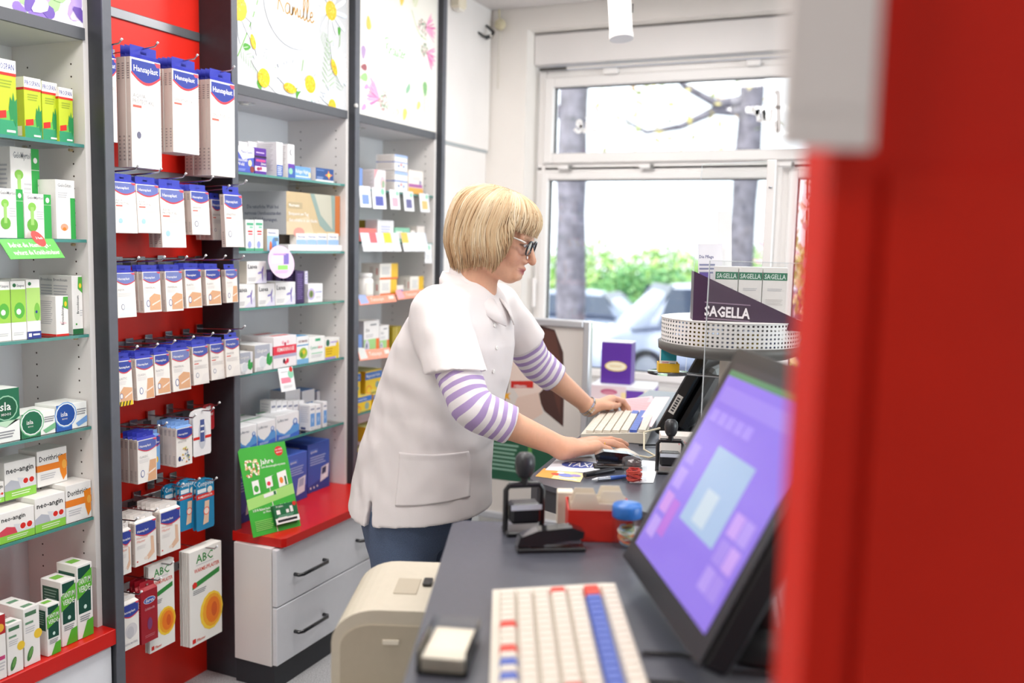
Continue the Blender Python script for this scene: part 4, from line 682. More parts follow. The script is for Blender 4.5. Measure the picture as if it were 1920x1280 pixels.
AQ = [('T', .06, .64, .038, 'a9a4a4', 'AQUA', .5), ('T', .06, .59, .038, 'a9a4a4', 'PROTECT 4XL', .7), ('R', .06, .55, .34, .572, 'e0685a'), lines(.06, .52, .9, 3, .02, 'd8d4d2'), ('E', .24, .3, .07, .09, '6a6a80'), ('P', [(.1, .05), (.5, .22), (.95, .2), (.95, .02), (.1, .02)], 'e3edf4')]
SE = [('T', .06, .62, .038, 'a9a4a4', 'SENSITIVE 3XL', .8), ('R', .06, .58, .34, .602, 'e0685a'), lines(.06, .55, .9, 4, .02, 'd8d4d2'), ('E', .22, .24, .12, .12, 'd6d8da'), ('E', .22, .24, .1, .1, 'f3f0ec')]
PKB = 'f3efe9'
pk('big_a', '3038a8', PKB, AQ+brand(), SB); pk('big_s', '3038a8', PKB, SE+brand(), SB)
pk('aqua', '3a44b4', PKB, [('T', .08, .62, .04, 'b4b0b0', 'AQUA', .5), ('T', .08, .565, .04, 'b4b0b0', 'PROTECT XL', .7), ('R', .08, .52, .36, .545, 'e0685a'), lines(.08, .49, .9, 3, .025, 'dcd8d6'), ('E', .25, .24, .09, .09, 'a8d0ec'), ('P', [(.1, .05), (.5, .16), (.95, .12), (.95, .02), (.1, .02)], 'e3edf4')]+brand('6a76b8', .8), SB)
pk('sens', '3a44b4', PKB, [('T', .08, .6, .045, 'b4b0b0', 'SENSITIVE', .8), ('R', .08, .54, .36, .565, 'e0685a'), lines(.08, .5, .9, 4, .025, 'dcd8d6'), ('E', .25, .25, .1, .12, '8a90a8'), ('E', .25, .25, .07, .09, 'f3f0ec'), ('P', [(.4, .04), (.95, .04), (.95, .3), (.6, .25)], 'eeeae6')]+brand('4a5aac', .78), SB)
def tanpic(k): return [('P', ([(.32, .05), (.95, .05), (.95, .42), (.6, .46), (.32, .36)], [(.15, .04), (.95, .04), (.95, .38), (.4, .42), (.15, .3)], [(.5, .02), (.95, .02), (.95, .5), (.62, .5)])[k], 'ddaa82'), ('P', [(.45, .16), (.9, .26), (.92, .3), (.46, .2)], 'f0e0d2'), ('E', .24, .22, .1, .15, '4a5aa0'), ('E', .24, .22, .075, .12, 'f3f0ec')]
for k, w_ in enumerate(('UNIVERSAL', 'ELASTIC', 'CLASSIC')):
    pk('tan%d' % k, '3038a8', PKB, [('T', .08, .58, .05, 'b8b4b4', w_, .75), lines(.08, .54, .6, 3, .03, 'e0dcda')]+tanpic(k)+brand(('7480ba', '34459c', '5a68b0')[k], .77), SB)
pk('tan3', '3038a8', PKB, PK['tan1'][2]+[('R', .0, 0, .95, .1, 'e8c820')]+[('P', [(.05+.2*j, 0), (.13+.2*j, 0), (.21+.2*j, .1), (.13+.2*j, .1)], '2a2a2a') for j in range(4)], SB)
pk('aqua2', '3038a8', PKB, [('T', .08, .6, .045, 'b4b0b0', 'AQUA', .5), lines(.08, .54, .8, 3, .03, 'dcd8d6'), ('P', [(.05, .03), (.95, .03), (.95, .2), (.5, .26)], 'dcecf0'), ('E', .3, .24, .09, .12, '8a90a8'), ('E', .3, .24, .065, .09, 'f3f0ec')]+brand('7480ba', .78), SB)
pk('kids', '7fa8e0', PKB, [('T', .1, .62, .05, 'b4b0b0', 'SENSITIVE', .8), ('E', .2, .2, .09, .12, '2a3a70')]+[('E', random.uniform(.3, .9), random.uniform(.08, .48), .045, .045, random.choice(('d8c05a', '8aa0c0', '5a6a7a', 'a8b87a', 'd88a5a'))) for _ in range(22)]+brand('34459c', .76), SB)
pk('kids2', '7fa8e0', '7fb4e6', [('E', .5, .3, .3, .3, 'f0c03a'), ('E', .4, .2, .2, .2, 'd8683a')]+brand('34459c', .72), SB)
pk('foot', 'f1ece7', PKB, [('T', .08, .62, .06, 'e8a89a', 'Hornhaut', .6), ('T', .08, .54, .06, 'e8a89a', 'Pflaster', .5), lines(.08, .46, .5, 3, .03, 'e0dcda'), ('P', [(.6, .08), (.9, .2), (.86, .6), (.72, .62), (.74, .3), (.5, .16)], 'e6bfa2'), ('E', .5, .14, .1, .06, 'eedccc'), ('R', .06, .1, .12, .13, 'red')]+brand('34459c', .72), SB)
pk('blister', '1f7fb0', '1f86b4', [('R', 0, .62, 1, .72, 'red'), ('T', .1, .645, .04, 'w', 'BLASENPFLASTER', .8), ('R', .06, .74, .55, .82, 'e9f1f4'), ('E', .75, .77, .14, .14, 'f0ece0'), ('P', [(.35, .1), (.66, .12), (.72, .56), (.46, .56), (.42, .3)], 'e6c4a8'), ('E', .55, .36, .17, .17, 'e8664a'), ('E', .55, .36, .13, .13, 'f1e2d4'), ('T', .06, .87, .1, 'e9f4f8', 'Compeed', .86)], [], 'round')
pk('warm', 'f2f0ea', 'f2f0ea', [('T', .2, .86, .09, '2f8a3c', 'ABC', .6), ('R', .2, .835, .75, .842, 'lg'), ('T', .14, .765, .042, 'd8482a', 'WARME-PFLASTER', .78), ('P', [(.08, .6), (.92, .68), (.92, .735), (.08, .655)], '2f8a3c'), ('E', .15, .64, .07, .07, 'red', .6), lines(.1, .58, .5, 3, .018, 'gry'), ('E', .66, .3, .36, .44, 'f7cf3a'), ('E', .68, .3, .3, .38, 'f2a51e'), ('E', .7, .3, .22, .3, 'ee7a14'), ('E', .74, .3, .09, .17, 'd85a10'), ('R', .06, .03, .16, .075, 'red'), ('T', .2, .035, .03, 'd8482a', 'Pflaster', .25)], [], 'flat')
pk('cond', 'a81a2a', 'a01626', [('E', .5, .8, .36, .17, 'c9d0e4'), ('E', .5, .8, .32, .14, '2f4fa0'), ('T', .26, .77, .07, 'w', 'durex', .5), ('T', .2, .62, .05, 'd8a0a8', 'Gefuhlsecht', .6), ('E', .5, .35, .15, .3, '7a3a6a'), lines(.2, .14, .8, 2, .03, 'c86a74')], [lines(.2, .9, .8, 8, .05, 'c8505c')])
pk('knee', 'f1ece7', PKB, [('E', .55, .4, .34, .34, 'd8d4d6'), ('E', .5, .36, .2, .28, 'c6c4c8'), ('T', .1, .1, .05, 'b4b0b8', 'LANDING MATERIAL', .8)]+brand('34459c', .74), SB)
pk('roll', 'f0eff2', 'f2f1f2', [('E', .5, .45, .22, .6, 'c9ccd4'), ('R', .38, .3, .62, .78, '4a5a94'), ('R', 0, .36, .35, .42, 'red'), ('R', .65, .36, 1, .42, 'red'), ('R', .4, .5, .6, .54, 'e8eaf0'), ('R', .4, .62, .6, .66, 'e8eaf0')], [], 'round')
pk('tri', 'b8242c', 'b0202a', [('T', .1, .55, .13, 'w', 'DracoPlast', .8), ('R', .3, .78, .7, .9, 'f4f2f0')], [], 'round')
_pm = {}
def pack_mesh(n, w, d, h):
    k = (n, round(w, 3), round(d, 3), round(h, 3))
    if k in _pm: return _pm[k]
    hdr, body, F, S, shape = PK[n]; mb = MB(); hh = min(.034, h*.16)
    if shape == 'round':
        pts = [(-.002, a, b) for a, b in ((.004, 0), (w-.004, 0), (w, .006), (w, h*.9), (w*.93, h*.96), (w*.7, h), (w*.3, h), (w*.07, h*.96), (0, h*.9), (0, .006))]
        mb.slab([(-.002, y, z) for _, y, z in pts], (1, 0, 0), .002, M(body, .35)); mb.box(-d, -.0022, w*.16, w*.84, h*.06, h*.6, M('dfe3e8', .2), c=.004)
    elif shape == 'flat':
        mb.box(-d, 0, 0, w, 0, h, M(body, .35, bump=.15, bs=40), c=.001)
    else:
        mb.box(-d, 0, 0, w, 0, h, M(body, .4, grain=.015, gs=40), c=.0008)
        hm = M(hdr, .35); y0, y1, yc, r = w*.07, w*.93, w*.5, w*.1
        for a, b in ((y0, yc-r), (yc+r, y1)): mb.box(-d*.5-.0006, -d*.5, a, b, h, h+hh, hm)
        mb.box(-d*.5-.0006, -d*.5, yc-r, yc+r, h+hh*.62, h+hh, hm).box(-d*.5-.0006, -d*.5, yc-r, yc+r, h, h+hh*.4, hm)
        mb.add([(0, 0, h), (0, w, h), (-d*.5, y1, h+hh*.3), (-d*.5, y0, h+hh*.3)], [(0, 1, 2, 3)], hm)
    mb.ops((0, 0, 0), (0, 1, 0), (0, 0, 1), w, h, F); mb.ops((-d, 0, 0), (1, 0, 0), (0, 0, 1), d, h, S)
    _pm[k] = mb.mesh('pack'); return _pm[k]
ORD = ('first', 'second', 'third', 'fourth', 'fifth', 'sixth', 'seventh', 'eighth')
def hang(n, label, xl, xr, yt, yb, back=0, d=.016, X=-1.985, tilt=0., name='plaster_pack', cat='plaster pack', hook=True):
    p0, p1 = onx(xl, yb, X), onx(xr, yb, X); zt = onx((xl+xr)/2, yt, X).z; z0 = (p0.z+p1.z)/2; w = p1.y-p0.y; h = zt-z0
    me = pack_mesh(n, w, d, h)
    for k in range(back+1):
        xx = X-(d+.0012)*k
        if xx-d < RB_X+.02: break
        o = obj(name, me, None, (xx, p0.y+(random.uniform(-.0015, .0015) if k else 0), z0), label=label if k == 0 else ORD[k-1]+' one behind the '+label, cat=cat, group='packs hanging on the red slat wall')
        o.rotation_euler = (0, tilt, 0)
    if hook:
        yc = p0.y+w/2; zz = zt+(.024 if PK[n][4] == 'tab' else -.01*(PK[n][4] != 'tab'))+.006
        hk = MB().tube([(RB_X+.006, yc, zz-.006), (X-.005, yc, zz), (X+.035, yc, zz+.003), (X+.045, yc, zz+.012)], .0022, STEEL, n=6).tube([(X+.043, yc, zz+.011), (X+.047, yc, zz+.014)], .0034, M('d8d8da', .3), n=6)
        hk.box(RB_X+.0065, RB_X+.012, yc-.014, yc+.014, zz-.02, zz+.008, STEEL); o = hk.build('hook', SW); o.location = -SW.location
t8 = 0
hang('big_s', 'large plaster pack half hidden by the dark upright, top row', 196, 221, 108, 266, 1); hang('big_a', 'large water-resistant plaster pack with shield, top row', 248, 304, 113, 316, 2); hang('big_s', 'large plaster pack in the middle of the top row', 325, 374, 134, 288, 4); hang('big_s', 'large plaster pack at the right of the top row', 396, 441, 154, 331, 5)
NM = ['leftmost', 'second', 'third', 'fourth', 'fifth', 'sixth', 'seventh']
for i, (n, a, b, y0, y1, bk) in enumerate((('aqua', 217, 259, 341, 437, 4), ('aqua', 260, 302, 346, 437, 4), ('aqua', 305, 350, 354, 464, 2), ('sens', 361, 395, 359, 440, 4), ('sens', 400, 419, 374, 450, 3), ('sens', 424, 458, 365, 463, 0))):
    hang(n, NM[i]+' white plaster pack in the second hook row', a, b, y0, y1, bk, tilt=math.radians(-3), X=(-1.985, -1.985, -1.985, -1.985, -2.03, -1.978)[i])
for i, (n, a, b, y0, y1, bk) in enumerate((('aqua2', 221, 257, 511, 595, 2), ('tan0', 271, 304, 509, 585, 2), ('tan0', 313, 345, 508, 583, 2), ('tan1', 350, 380, 505, 577, 2), ('tan1', 388, 416, 505, 572, 2), ('tan2', 425, 447, 505, 567, 0))):
    hang(n, NM[i]+' plaster pack with skin-tone picture in the third hook row' if i else 'leftmost pale plaster pack in the third hook row', a, b, y0, y1, bk, tilt=math.radians(-3), X=-1.985 if i < 5 else -1.978)
for i, (n, a, b, y0, y1, bk) in enumerate((('tan3', 222, 251, 676, 760, 3), ('tan2', 258, 291, 671, 748, 4), ('tan1', 293, 321, 664, 739, 4), ('tan0', 325, 359, 656, 732, 4), ('sens', 364, 393, 649, 720, 4), ('sens', 397, 423, 644, 711, 4), ('sens', 425, 451, 635, 705, 0))):
    hang(n, (NM[i]+' plaster pack in the fourth hook row') if i else 'leftmost plaster pack with yellow-black warning stripe, fourth hook row', a, b, y0, y1, bk, d=.012, tilt=math.radians(-3), X=-1.985 if i < 6 else -1.978)
hang('tan2', 'front plaster pack at the left of the fifth hook row', 259, 295, 822, 903, 3); hang('kids2', 'blue-patterned plaster pack half hidden in the fifth hook row', 283, 301, 816, 881, 2, X=-2.03); hang('kids', 'plaster pack with little animal pictures in the fifth hook row', 331, 361, 801, 872, 4)
hang('tri', 'red carded bandage at the back of the fifth hook row', 380, 402, 757, 806, 0, X=-2.04, d=.006); hang('roll', 'carded bandage roll with white surround in the fifth hook row', 363, 396, 767, 853, 1, d=.012)
hang('foot', 'cut-off foot plaster pack at the left of the sixth hook row', 228, 247, 994, 1076, 3); hang('foot', 'middle foot plaster pack of the sixth hook row', 254, 294, 976, 1056, 4); hang('foot', 'right foot plaster pack of the sixth hook row', 301, 339, 955, 1035, 5)
hang('blister', 'turquoise blister plaster card at the left, mostly hidden', 309, 338, 908, 1000, 1, X=-2.03, d=.012); hang('blister', 'turquoise blister plaster card in the middle', 338, 369, 898, 992, 1, X=-2.0, d=.012); hang('blister', 'turquoise blister plaster card at the right', 369, 402, 897, 991, 1, d=.012)
hang('knee', 'white joint plaster pack at the bottom left of the slat wall', 228, 262, 1130, 1216, 1, d=.02); hang('cond', 'dark red carton with blue oval low on the slat wall', 266, 297, 1104, 1202, 2, d=.018, name='red_carton', cat='carton')
hang('warm', 'left warming patch pouch with orange glow', 281, 329, 1053, 1214, 3, d=.004, X=-2.0); hang('warm', 'right warming patch pouch with orange glow', 357, 417, 1024, 1199, 7, d=.004, X=-1.985)
# ================================================================== counters and desk things
random.seed(5)
CT = M('4d4f58', .32, grain=.06, gs=90); CTE = M('33353b', .4); BODY = M('4a4c52', .5)
ZD = .9
def rot2(v, a): return Vector((v[0]*math.cos(a)-v[1]*math.sin(a), v[0]*math.sin(a)+v[1]*math.cos(a), v[2] if len(v) > 2 else 0))
def poly_top(par, pts, z0, z1, m, nm):
    return MB().slab([Vector((*p, z0)) for p in pts], (0, 0, 1), z1-z0, m).build(nm, par)
A1 = math.radians(22.8); ca, na = Vector((-math.sin(A1), math.cos(A1), 0)), Vector((-math.cos(A1), -math.sin(A1), 0))
t = thing('service_counter', 'dark grey angled service counter in the foreground', 'counter')
L0, L1 = Vector((-.83, 1.574, 0))-ca*1.5, Vector((-.83, 1.574, 0)); R0, R1 = L0-na*.62, L1-na*.62
P = [tuple(v[:2]) for v in (L0, R0, R1, L1-na*.02, L1-ca*.02)]
poly_top(t, P, ZD-.038, ZD, CT, 'counter_top'); 
I = [tuple((v)[:2]) for v in (L0-na*.3, R0+na*.02, R1+na*.02-ca*.05, L1-na*.3-ca*.05)]
poly_top(t, I, .02, ZD-.039, BODY, 'base_cabinet')
S_ = [tuple(v[:2]) for v in (L1-ca*.62+na*.30, L1-ca*.62-na*.29, L1-ca*.06-na*.29, L1-ca*.06+na*.30)]
poly_top(t, S_, .50, .52, M('d8d5d0', .5), 'printer_shelf')
for q in (L1-ca*.58+na*.26, L1-ca*.10+na*.26): MB().tube([(q.x, q.y, 0), (q.x, q.y, .5)], .018, STEEL).build('shelf_leg', t)
t = thing('till_desk', 'dark grey desk the woman is working at', 'desk')
DK = [(-.838, 2.0), (-.828, 1.955), (-.80, 1.925), (-.73, 1.898), (-.46, 1.80), (-.30, 1.86), (-.25, 2.0), (-.25, 3.42), (-.955, 3.42), (-.925, 2.75)]
poly_top(t, DK, ZD-.012, ZD, CT, 'desk_top'); poly_top(t, [(a*.995-.002, b+.004) for a, b in DK], ZD-.062, ZD-.0125, CTE, 'desk_edge')
poly_top(t, [(-.60, 2.0), (-.3, 2.0), (-.3, 3.36), (-.62, 3.36)], .0, ZD-.063, BODY, 'base_cabinet')
# ---- keyboards
KW = M('dad2c4', .5); KB_ = M('4a63b8', .45); KR = M('d8402e', .45); KBODY = M('cfc8ba', .5)
def keyboard(label, loc, rz, L=.40, Wd=.19, join=False):
    k = thing('keyboard', label, 'keyboard', loc, rz); h0, h1 = .016, .030
    MB().slab([(-Wd/2, -L/2, .001), (Wd/2, -L/2, .001), (Wd/2, -L/2, h1), (Wd/2-.02, -L/2, h1), (-Wd/2, -L/2, h0)], (0, 1, 0), L, KBODY).build('case', k)
    kx, ky = Wd*.80/6, .0185; sl = math.atan2(h1-h0, Wd-.02); km = {}
    cols = int((L-.03)/.0192); st = MB()
    for r_ in range(7):
        for c_ in range(cols):
            x = -Wd/2+.012+kx*(r_+.45); y = -L/2+.02+.0192*c_; z = h0+math.tan(sl)*(x+Wd/2)+.0005
            m = KW
            if join:
                if r_ == 5 or (r_ == 4 and c_ > cols-4): m = KB_
                st.box(x-kx*.40, x+kx*.40, y-.0082, y+.0082, z, z+.0075, m); continue
            if r_ == 5: m = KB_
            if r_ == 5 and c_ >= cols-2 or (r_ == 0 and c_ == cols//2+3) or (r_ == 3 and c_ in (2, cols-1)): m = KR
            if r_ == 0 and c_ in (cols//2+1, cols//2+2, 4): m = KB_ if c_ == 4 else KW
            if r_ == 0 and c_ in (6, 8): m = KR if c_ == 8 else KB_
            if 1:
                if m not in km: km[m] = MB().slab([(-kx*.46, -.0090, 0), (kx*.46, -.0090, 0), (kx*.46, .0090, 0), (-kx*.46, .0090, 0)], (0, 0, 1), .003, m).loft([[(-kx*.46, -.009, .003), (kx*.46, -.009, .003), (kx*.46, .009, .003), (-kx*.46, .009, .003)], [(-kx*.36, -.0068, .0085), (kx*.36, -.0068, .0085), (kx*.36, .0068, .0085), (-kx*.36, .0068, .0085)]], m, smooth=False).mesh('key')
                o = obj('key', km[m], k, (x, y, z)); o.rotation_euler = (0, -sl, 0)
    if join: st.build('keys', k)['kind'] = 'stuff'
    return k
keyboard('cream keyboard with blue and red keys in the blurred foreground', (-.413+.0, 1.10, ZD+.0005), math.radians(25))
keyboard('white keyboard with a blue key row under the woman\'s hands', (-.815, 2.615, ZD+.0005), math.radians(11), L=.36, Wd=.185, join=True)
# ---- receipt printer on the low shelf
pr = thing('receipt_printer', 'beige desktop printer with rounded lid beside the counter', 'printer', (-.885, 1.50, .5205), A1)
PB = M('cdc4b2', .45, grain=.02, gs=60); PB2 = M('b8ad99', .5, grain=.02, gs=60); w2 = .13
def prof(z0, z1, x0, x1, r): 
    pts = [(x0, z0), (x1, z0), (x1, z1)]
    for j in range(9): q = math.pi/2+math.pi/2*j/8; pts.append((x0+r+r*math.cos(q), z1-r*.75+r*.75*math.sin(q)))
    return pts
def ext(pts, y0, y1, m, nm, par): return MB().slab([Vector((a, y0, b)) for a, b in pts], (0, 1, 0), y1-y0, m).build(nm, par)
body = ext(prof(0, .11, -.135, .14, .02), -w2-.02, w2+.01, PB2, 'body', pr); ext(prof(.1105, .262, -.125, .14, .085), -w2, w2, PB, 'lid', pr)
ext(prof(.12, .235, -.108, .04, .06), -w2-.003, -w2-.0002, PB2, 'front_cover', pr)
MB().box(.06, .13, -w2-.003, -w2-.0002, .13, .22, PB2, c=.001).build('side_cover', pr)
MB().box(.058, .066, -.06, .06, .2625, .266, M('3a342c', .5), c=.001).build('paper_slot', pr); MB().box(.026, .044, -.01, .022, .2625, .270, M('2c2a28', .4), c=.002).build('latch', pr)
MB().box(-.025, .02, -.05, .03, .2622, .2635, M('b9ae9a', .4), c=.001).build('lid_recess_shade', pr); MB().box(-.12, -.09, -w2-.028, -w2-.02, .05, .10, M('e8e4da', .3), c=.003).build('paper_edge', pr)  # flat darker patch on the lid: recess shade put into its colour
MB().box(-.03, .0, -w2-.006, -w2-.003, .20, .208, M('e8e0d0')).build('badge', pr)
# ---- acrylic card box
cb = thing('card_holder', 'clear acrylic box of white cards on the near counter', 'card holder', (-.548, 1.035, ZD+.0005), A1-.1)
CLR = clear('acrylic', (.97, .98, .98)); m = MB()
for a in ((-.033, -.031, -.055, .055), (.031, .033, -.055, .055), (-.031, .031, -.055, -.053), (-.031, .031, .053, .055)): m.box(*a, 0, .034, CLR)
m.box(-.033, .033, -.055, .055, 0, .002, CLR); m.build('box', cb); MB().box(-.028, .028, -.048, .048, .0025, .020, M('e2d9c6', .6, grain=.05, gs=300)).build('cards', cb)
# ---- touch monitor on the near counter
A_, B_, T_ = Vector((-.430, 1.420, .940)), Vector((-.225, 1.076, .940)), Vector((-.2755, 1.5135, 1.289))
U = (B_-A_).normalized(); V = (T_-A_); V = (V-U*V.dot(U)); hM = V.length; V = V.normalized(); N = U.cross(V); wM = (B_-A_).length
if N.dot(CAM-A_) < 0: N = -N
mon = thing('touch_monitor', 'tilted monitor with purple screen in the blurred foreground', 'monitor', A_+U*wM/2)
F3 = Matrix((U, V, N)).transposed().to_4x4()
def fr(par, nm, mb): o = mb.build(nm, par); o.matrix_local = Matrix.Translation(A_-mon.location) @ F3; return o
sg = 1 if U.cross(V).dot(N) > 0 else -1
fr(mon, 'housing', MB().box(0, wM, 0, hM, -.045, -.001, M('1a1b1e', .35), c=.008)); fr(mon, 'bezel', MB().box(.0, wM, 0, hM, -.001, .0015, M('2a2c30', .25), c=.0007))
b0 = .024
scr = fr(mon, 'screen', MB().box(b0, wM-b0, b0+.01, hM-b0, .0015, .0022, M('7a66c6', .2, emit=.40)))
def E_(c, e=.42): return M(c, .2, emit=e)
m = MB(); w_, h_ = wM-2*b0, hM-2*b0-.01
def sq(a, b, c, d, col, e=.5, z=.0024): m.box(b0+a*w_, b0+c*w_, b0+.01+b*h_, b0+.01+d*h_, .0022, z, E_(col, e))
sq(0, .93, 1, 1, '4f7a5a', .35); sq(0, .96, 1, 1, '3a3a40', .2, .0025); sq(.04, .80, .96, .88, '8472c8', .42); sq(.3, .25, .72, .62, '8aa2c0', .42); sq(.42, .28, .56, .44, 'a4b4c0', .45, .0026)
for k in range(5): sq(.05+.1*k, .70, .13+.1*k, .76, '8c7ace', .42)
for k in range(3):
    for j in range(2): sq(.76+.1*j, .1+.12*k, .85+.1*j, .2+.12*k, ('9480cc', '8a76c8', 'a486cc')[(k+j) % 3], .42)
for k in range(4): sq(.04, .08+.13*k, .14, .18+.13*k, ('9a84cc', 'a87cc4', '927ecc', '8c7acc')[k], .42)
sq(.15, .12, .24, .3, '9a60bc', .42); fr(mon, 'screen_windows', m)
q = A_+U*wM/2+V*hM*.35-N*.046
MB().tube([q-mon.location, Vector((q.x+.05, q.y+.0, ZD+.07))-mon.location, Vector((q.x+.06, q.y, ZD+.012))-mon.location], .022, M('1c1d20', .4), n=12).build('stand_neck', mon)
MB().lathe([(.11, 0), (.11, .006), (.04, .012), (.03, .02)], M('1c1d20', .4), 28, (q.x+.06-mon.location.x, q.y-mon.location.y, ZD+.0006-mon.location.z)).build('stand_foot', mon)
# ---- monitor at the far desk, seen from behind
fm = thing('till_monitor', 'black till monitor seen from its side and back on the far desk', 'monitor', (-.64, 2.74, .91))
a, b = Vector((-.70, 2.566, .916)), Vector((-.576, 2.572, 1.157)); U = Vector((.03, 1, 0)).normalized(); V = (b-a).normalized(); N = U.cross(V); hF = (b-a).length
F4 = Matrix((U, V, N)).transposed().to_4x4()
def fr2(nm, mb): o = mb.build(nm, fm); o.matrix_local = Matrix.Translation(a-fm.location) @ F4; return o
fr2('housing', MB().box(0, .36, 0, hF, 0, .034, M('17181a', .3), c=.005)); fr2('back_shell', MB().box(.04, .32, .03, hF-.03, .034, .07, M('1e1f22', .4), c=.012))
fr2('screen', MB().box(.012, .348, .014, hF-.014, -.0012, 0, M('9fb4d8', .2, emit=.4)))
o = fr2('sticker', MB().box(-.0008, 0, .075, .135, .008, .026, M('e4e2dc', .4))); 
st = MB()
for k in range(6): st.box(-.0011, -.0008, .082+.008*k, .087+.008*k, .012, .022, M('3a3a3e'))
fr2('sticker_print', st)['kind'] = 'stuff'
q = a+U*.18+V*.1+N*.07
MB().tube([q-fm.location, Vector((q.x+.04, q.y, ZD+.05))-fm.location, Vector((q.x+.045, q.y, ZD+.01))-fm.location], .02, M('1c1d20', .4)).build('stand_neck', fm); MB().lathe([(.09, 0), (.09, .006), (.03, .012)], M('1c1d20', .4), 24, (q.x+.045-fm.location.x, q.y-fm.location.y, ZD+.0006-fm.location.z)).build('stand_foot', fm)
# ---- self-inking stamp, stapler, red card index, rubber band jars on the near counter
def stamp(label, loc, rz, s=1.):
    t = thing('ink_stamp', label, 'stamp', loc, rz); PL = M('1b1c1e', .3, coat=.3)
    m = MB()
    for x in (-.036, .036): m.tube([(x*s, -.0, .004*s), (x*s, 0, .085*s), (x*.8*s, 0, .094*s)], .0055*s, PL)
    m.tube([(-.03*s, 0, .094*s), (.03*s, 0, .094*s)], .0065*s, PL); m.build('frame', t)
    MB().box(-.038*s, .038*s, -.026*s, .026*s, 0, .010*s, PL, c=.003*s).build('base', t); MB().box(-.03*s, .03*s, -.02*s, .02*s, .022*s, .062*s, M('26272a', .25), c=.006*s).build('pad_housing', t)
    MB().box(-.030*s, .030*s, -.021*s, -.0202*s, .050*s, .060*s, M('c9ced8', .2)).build('label_window', t)
    MB().tube([(0, 0, .094*s), (0, 0, .112*s)], .008*s, PL).build('stem', t)
    MB().lathe([(.0, .108*s), (.012*s, .109*s), (.017*s, .118*s), (.0195*s, .135*s), (.018*s, .148*s), (.012*s, .155*s), (0, .157*s)], M('2d2e31', .35), 20).build('knob', t); return t
stamp('black self-inking stamp with round knob on the near counter', (-.675, 1.568, ZD+.0005), math.radians(38), 1.0)
stamp('black self-inking stamp with round knob on the far desk', (-.548, 2.17, ZD+.0005), math.radians(20), .85)
def stapler(label, loc, rz, L=.125):
    t = thing('stapler', label, 'stapler', loc, rz); G = M('161719', .15, coat=.6)
    MB().box(-L/2, L/2, -.018, .018, 0, .008, M('1d1e20', .3), c=.002).build('base', t)
    def pr_(pts, w, m, nm): MB().slab([Vector((x, -w/2, z)) for x, z in pts], (0, 1, 0), w, m).build(nm, t)
    pr_([(-L*.5, .010), (-L*.2, .012), (L*.46, .024), (L*.48, .036), (L*.30, .045), (-L*.2, .040), (-L*.46, .028)], .030, G, 'arm'); pr_([(-L*.3, .008), (-L*.1, .008), (-L*.15, .024), (-L*.28, .024)], .024, G, 'hinge')
    MB().box(-L*.05, L*.44, -.010, .010, .012, .021, M('8a8c92', .25, .8), c=.002).build('magazine', t); MB().box(L*.3, L*.42, -.009, .009, .0082, .0095, STEEL).build('anvil', t); return t
stapler('black stapler at the edge of the near counter', (-.592, 1.500, ZD+.0005), math.radians(32)); stapler('black stapler beside the mouse on the far desk', (-.675, 2.15, ZD+.0005), math.radians(205), .12)
t = thing('card_index', 'red card box with cream divider cards on the near counter', 'card box', (-.545, 1.625, ZD+.0005), math.radians(24))
m = MB(); RC = M('d02a1c', .45)
for q in ((-.06, .06, -.045, -.043), (-.06, .06, .043, .045), (-.06, -.058, -.043, .043), (.058, .06, -.043, .043)): m.box(*q, 0, .06, RC)
m.box(-.06, .06, -.045, .045, 0, .002, RC); m.build('box', t)
for k in range(4):
    y = -.03+.02*k; h = .088; c0 = (-.052, .0)[k % 2]
    MB().slab([Vector(p) for p in ((-.055, y, .003), (.055, y, .003), (.055, y, .066), (c0+.05, y, .07), (c0+.042, y, h), (c0+.006, y, h), (c0, y, .07), (-.055, y, .066))], (0, 1, 0), .0012, M('e4dac6', .6)).build('divider_card', t)
MB().box(-.016, .016, -.002, .028, 0, .066, M('e0d6c4', .6), c=.002).build('note_block', None, (-.624, 1.655, ZD+.0006), math.radians(24), label='cream note block behind the black stamp', cat='note block')
def jar(label, loc, r, h, cap, content):
    t = thing('jar', label, 'jar', loc); MB().lathe([(r*.94, 0), (r, .003), (r, h*.92), (r*.95, h)], clear('jar_plastic', (.95, .97, .98), fac=.10, rough=.2), 28).build('wall', t)
    m = MB()
    for k in range(26):
        q = random.uniform(0, 6.28); z = random.uniform(.006, h*.5); rr = r*.62; tl = Vector((random.uniform(-.4, .4), random.uniform(-.4, .4), 1)).normalized(); aa = tl.orthogonal().normalized(); bb = tl.cross(aa); R_ = rr*random.uniform(.6, 1)
        m.tube([Vector((0, 0, z))+aa*R_*math.cos(6.2832*j/12)+bb*R_*math.sin(6.2832*j/12) for j in range(13)], .0014, M(random.choice(content), .5), n=5, cap=False)
    m.build('rubber_bands', t)['kind'] = 'stuff'
    if cap: MB().lathe([(r*1.03, h-.012), (r*1.06, h-.01), (r*1.06, h+.008), (r*.98, h+.012), (0, h+.013)], M(cap, .35), 28).build('lid', t)
    return t
jar('small jar with blue lid and coloured bands by the near monitor', (-.478, 1.592, ZD+.0005), .026, .066, '2f6fc0', ('e87a5a', 'f0c87a', 'f0ece0', '9ac09a', '9ab8d8')); jar('open clear jar of red rubber bands on the far desk', (-.600, 2.045, ZD+.0005), .030, .055, None, ('d8301e', 'e04a30', 'c82a20'))
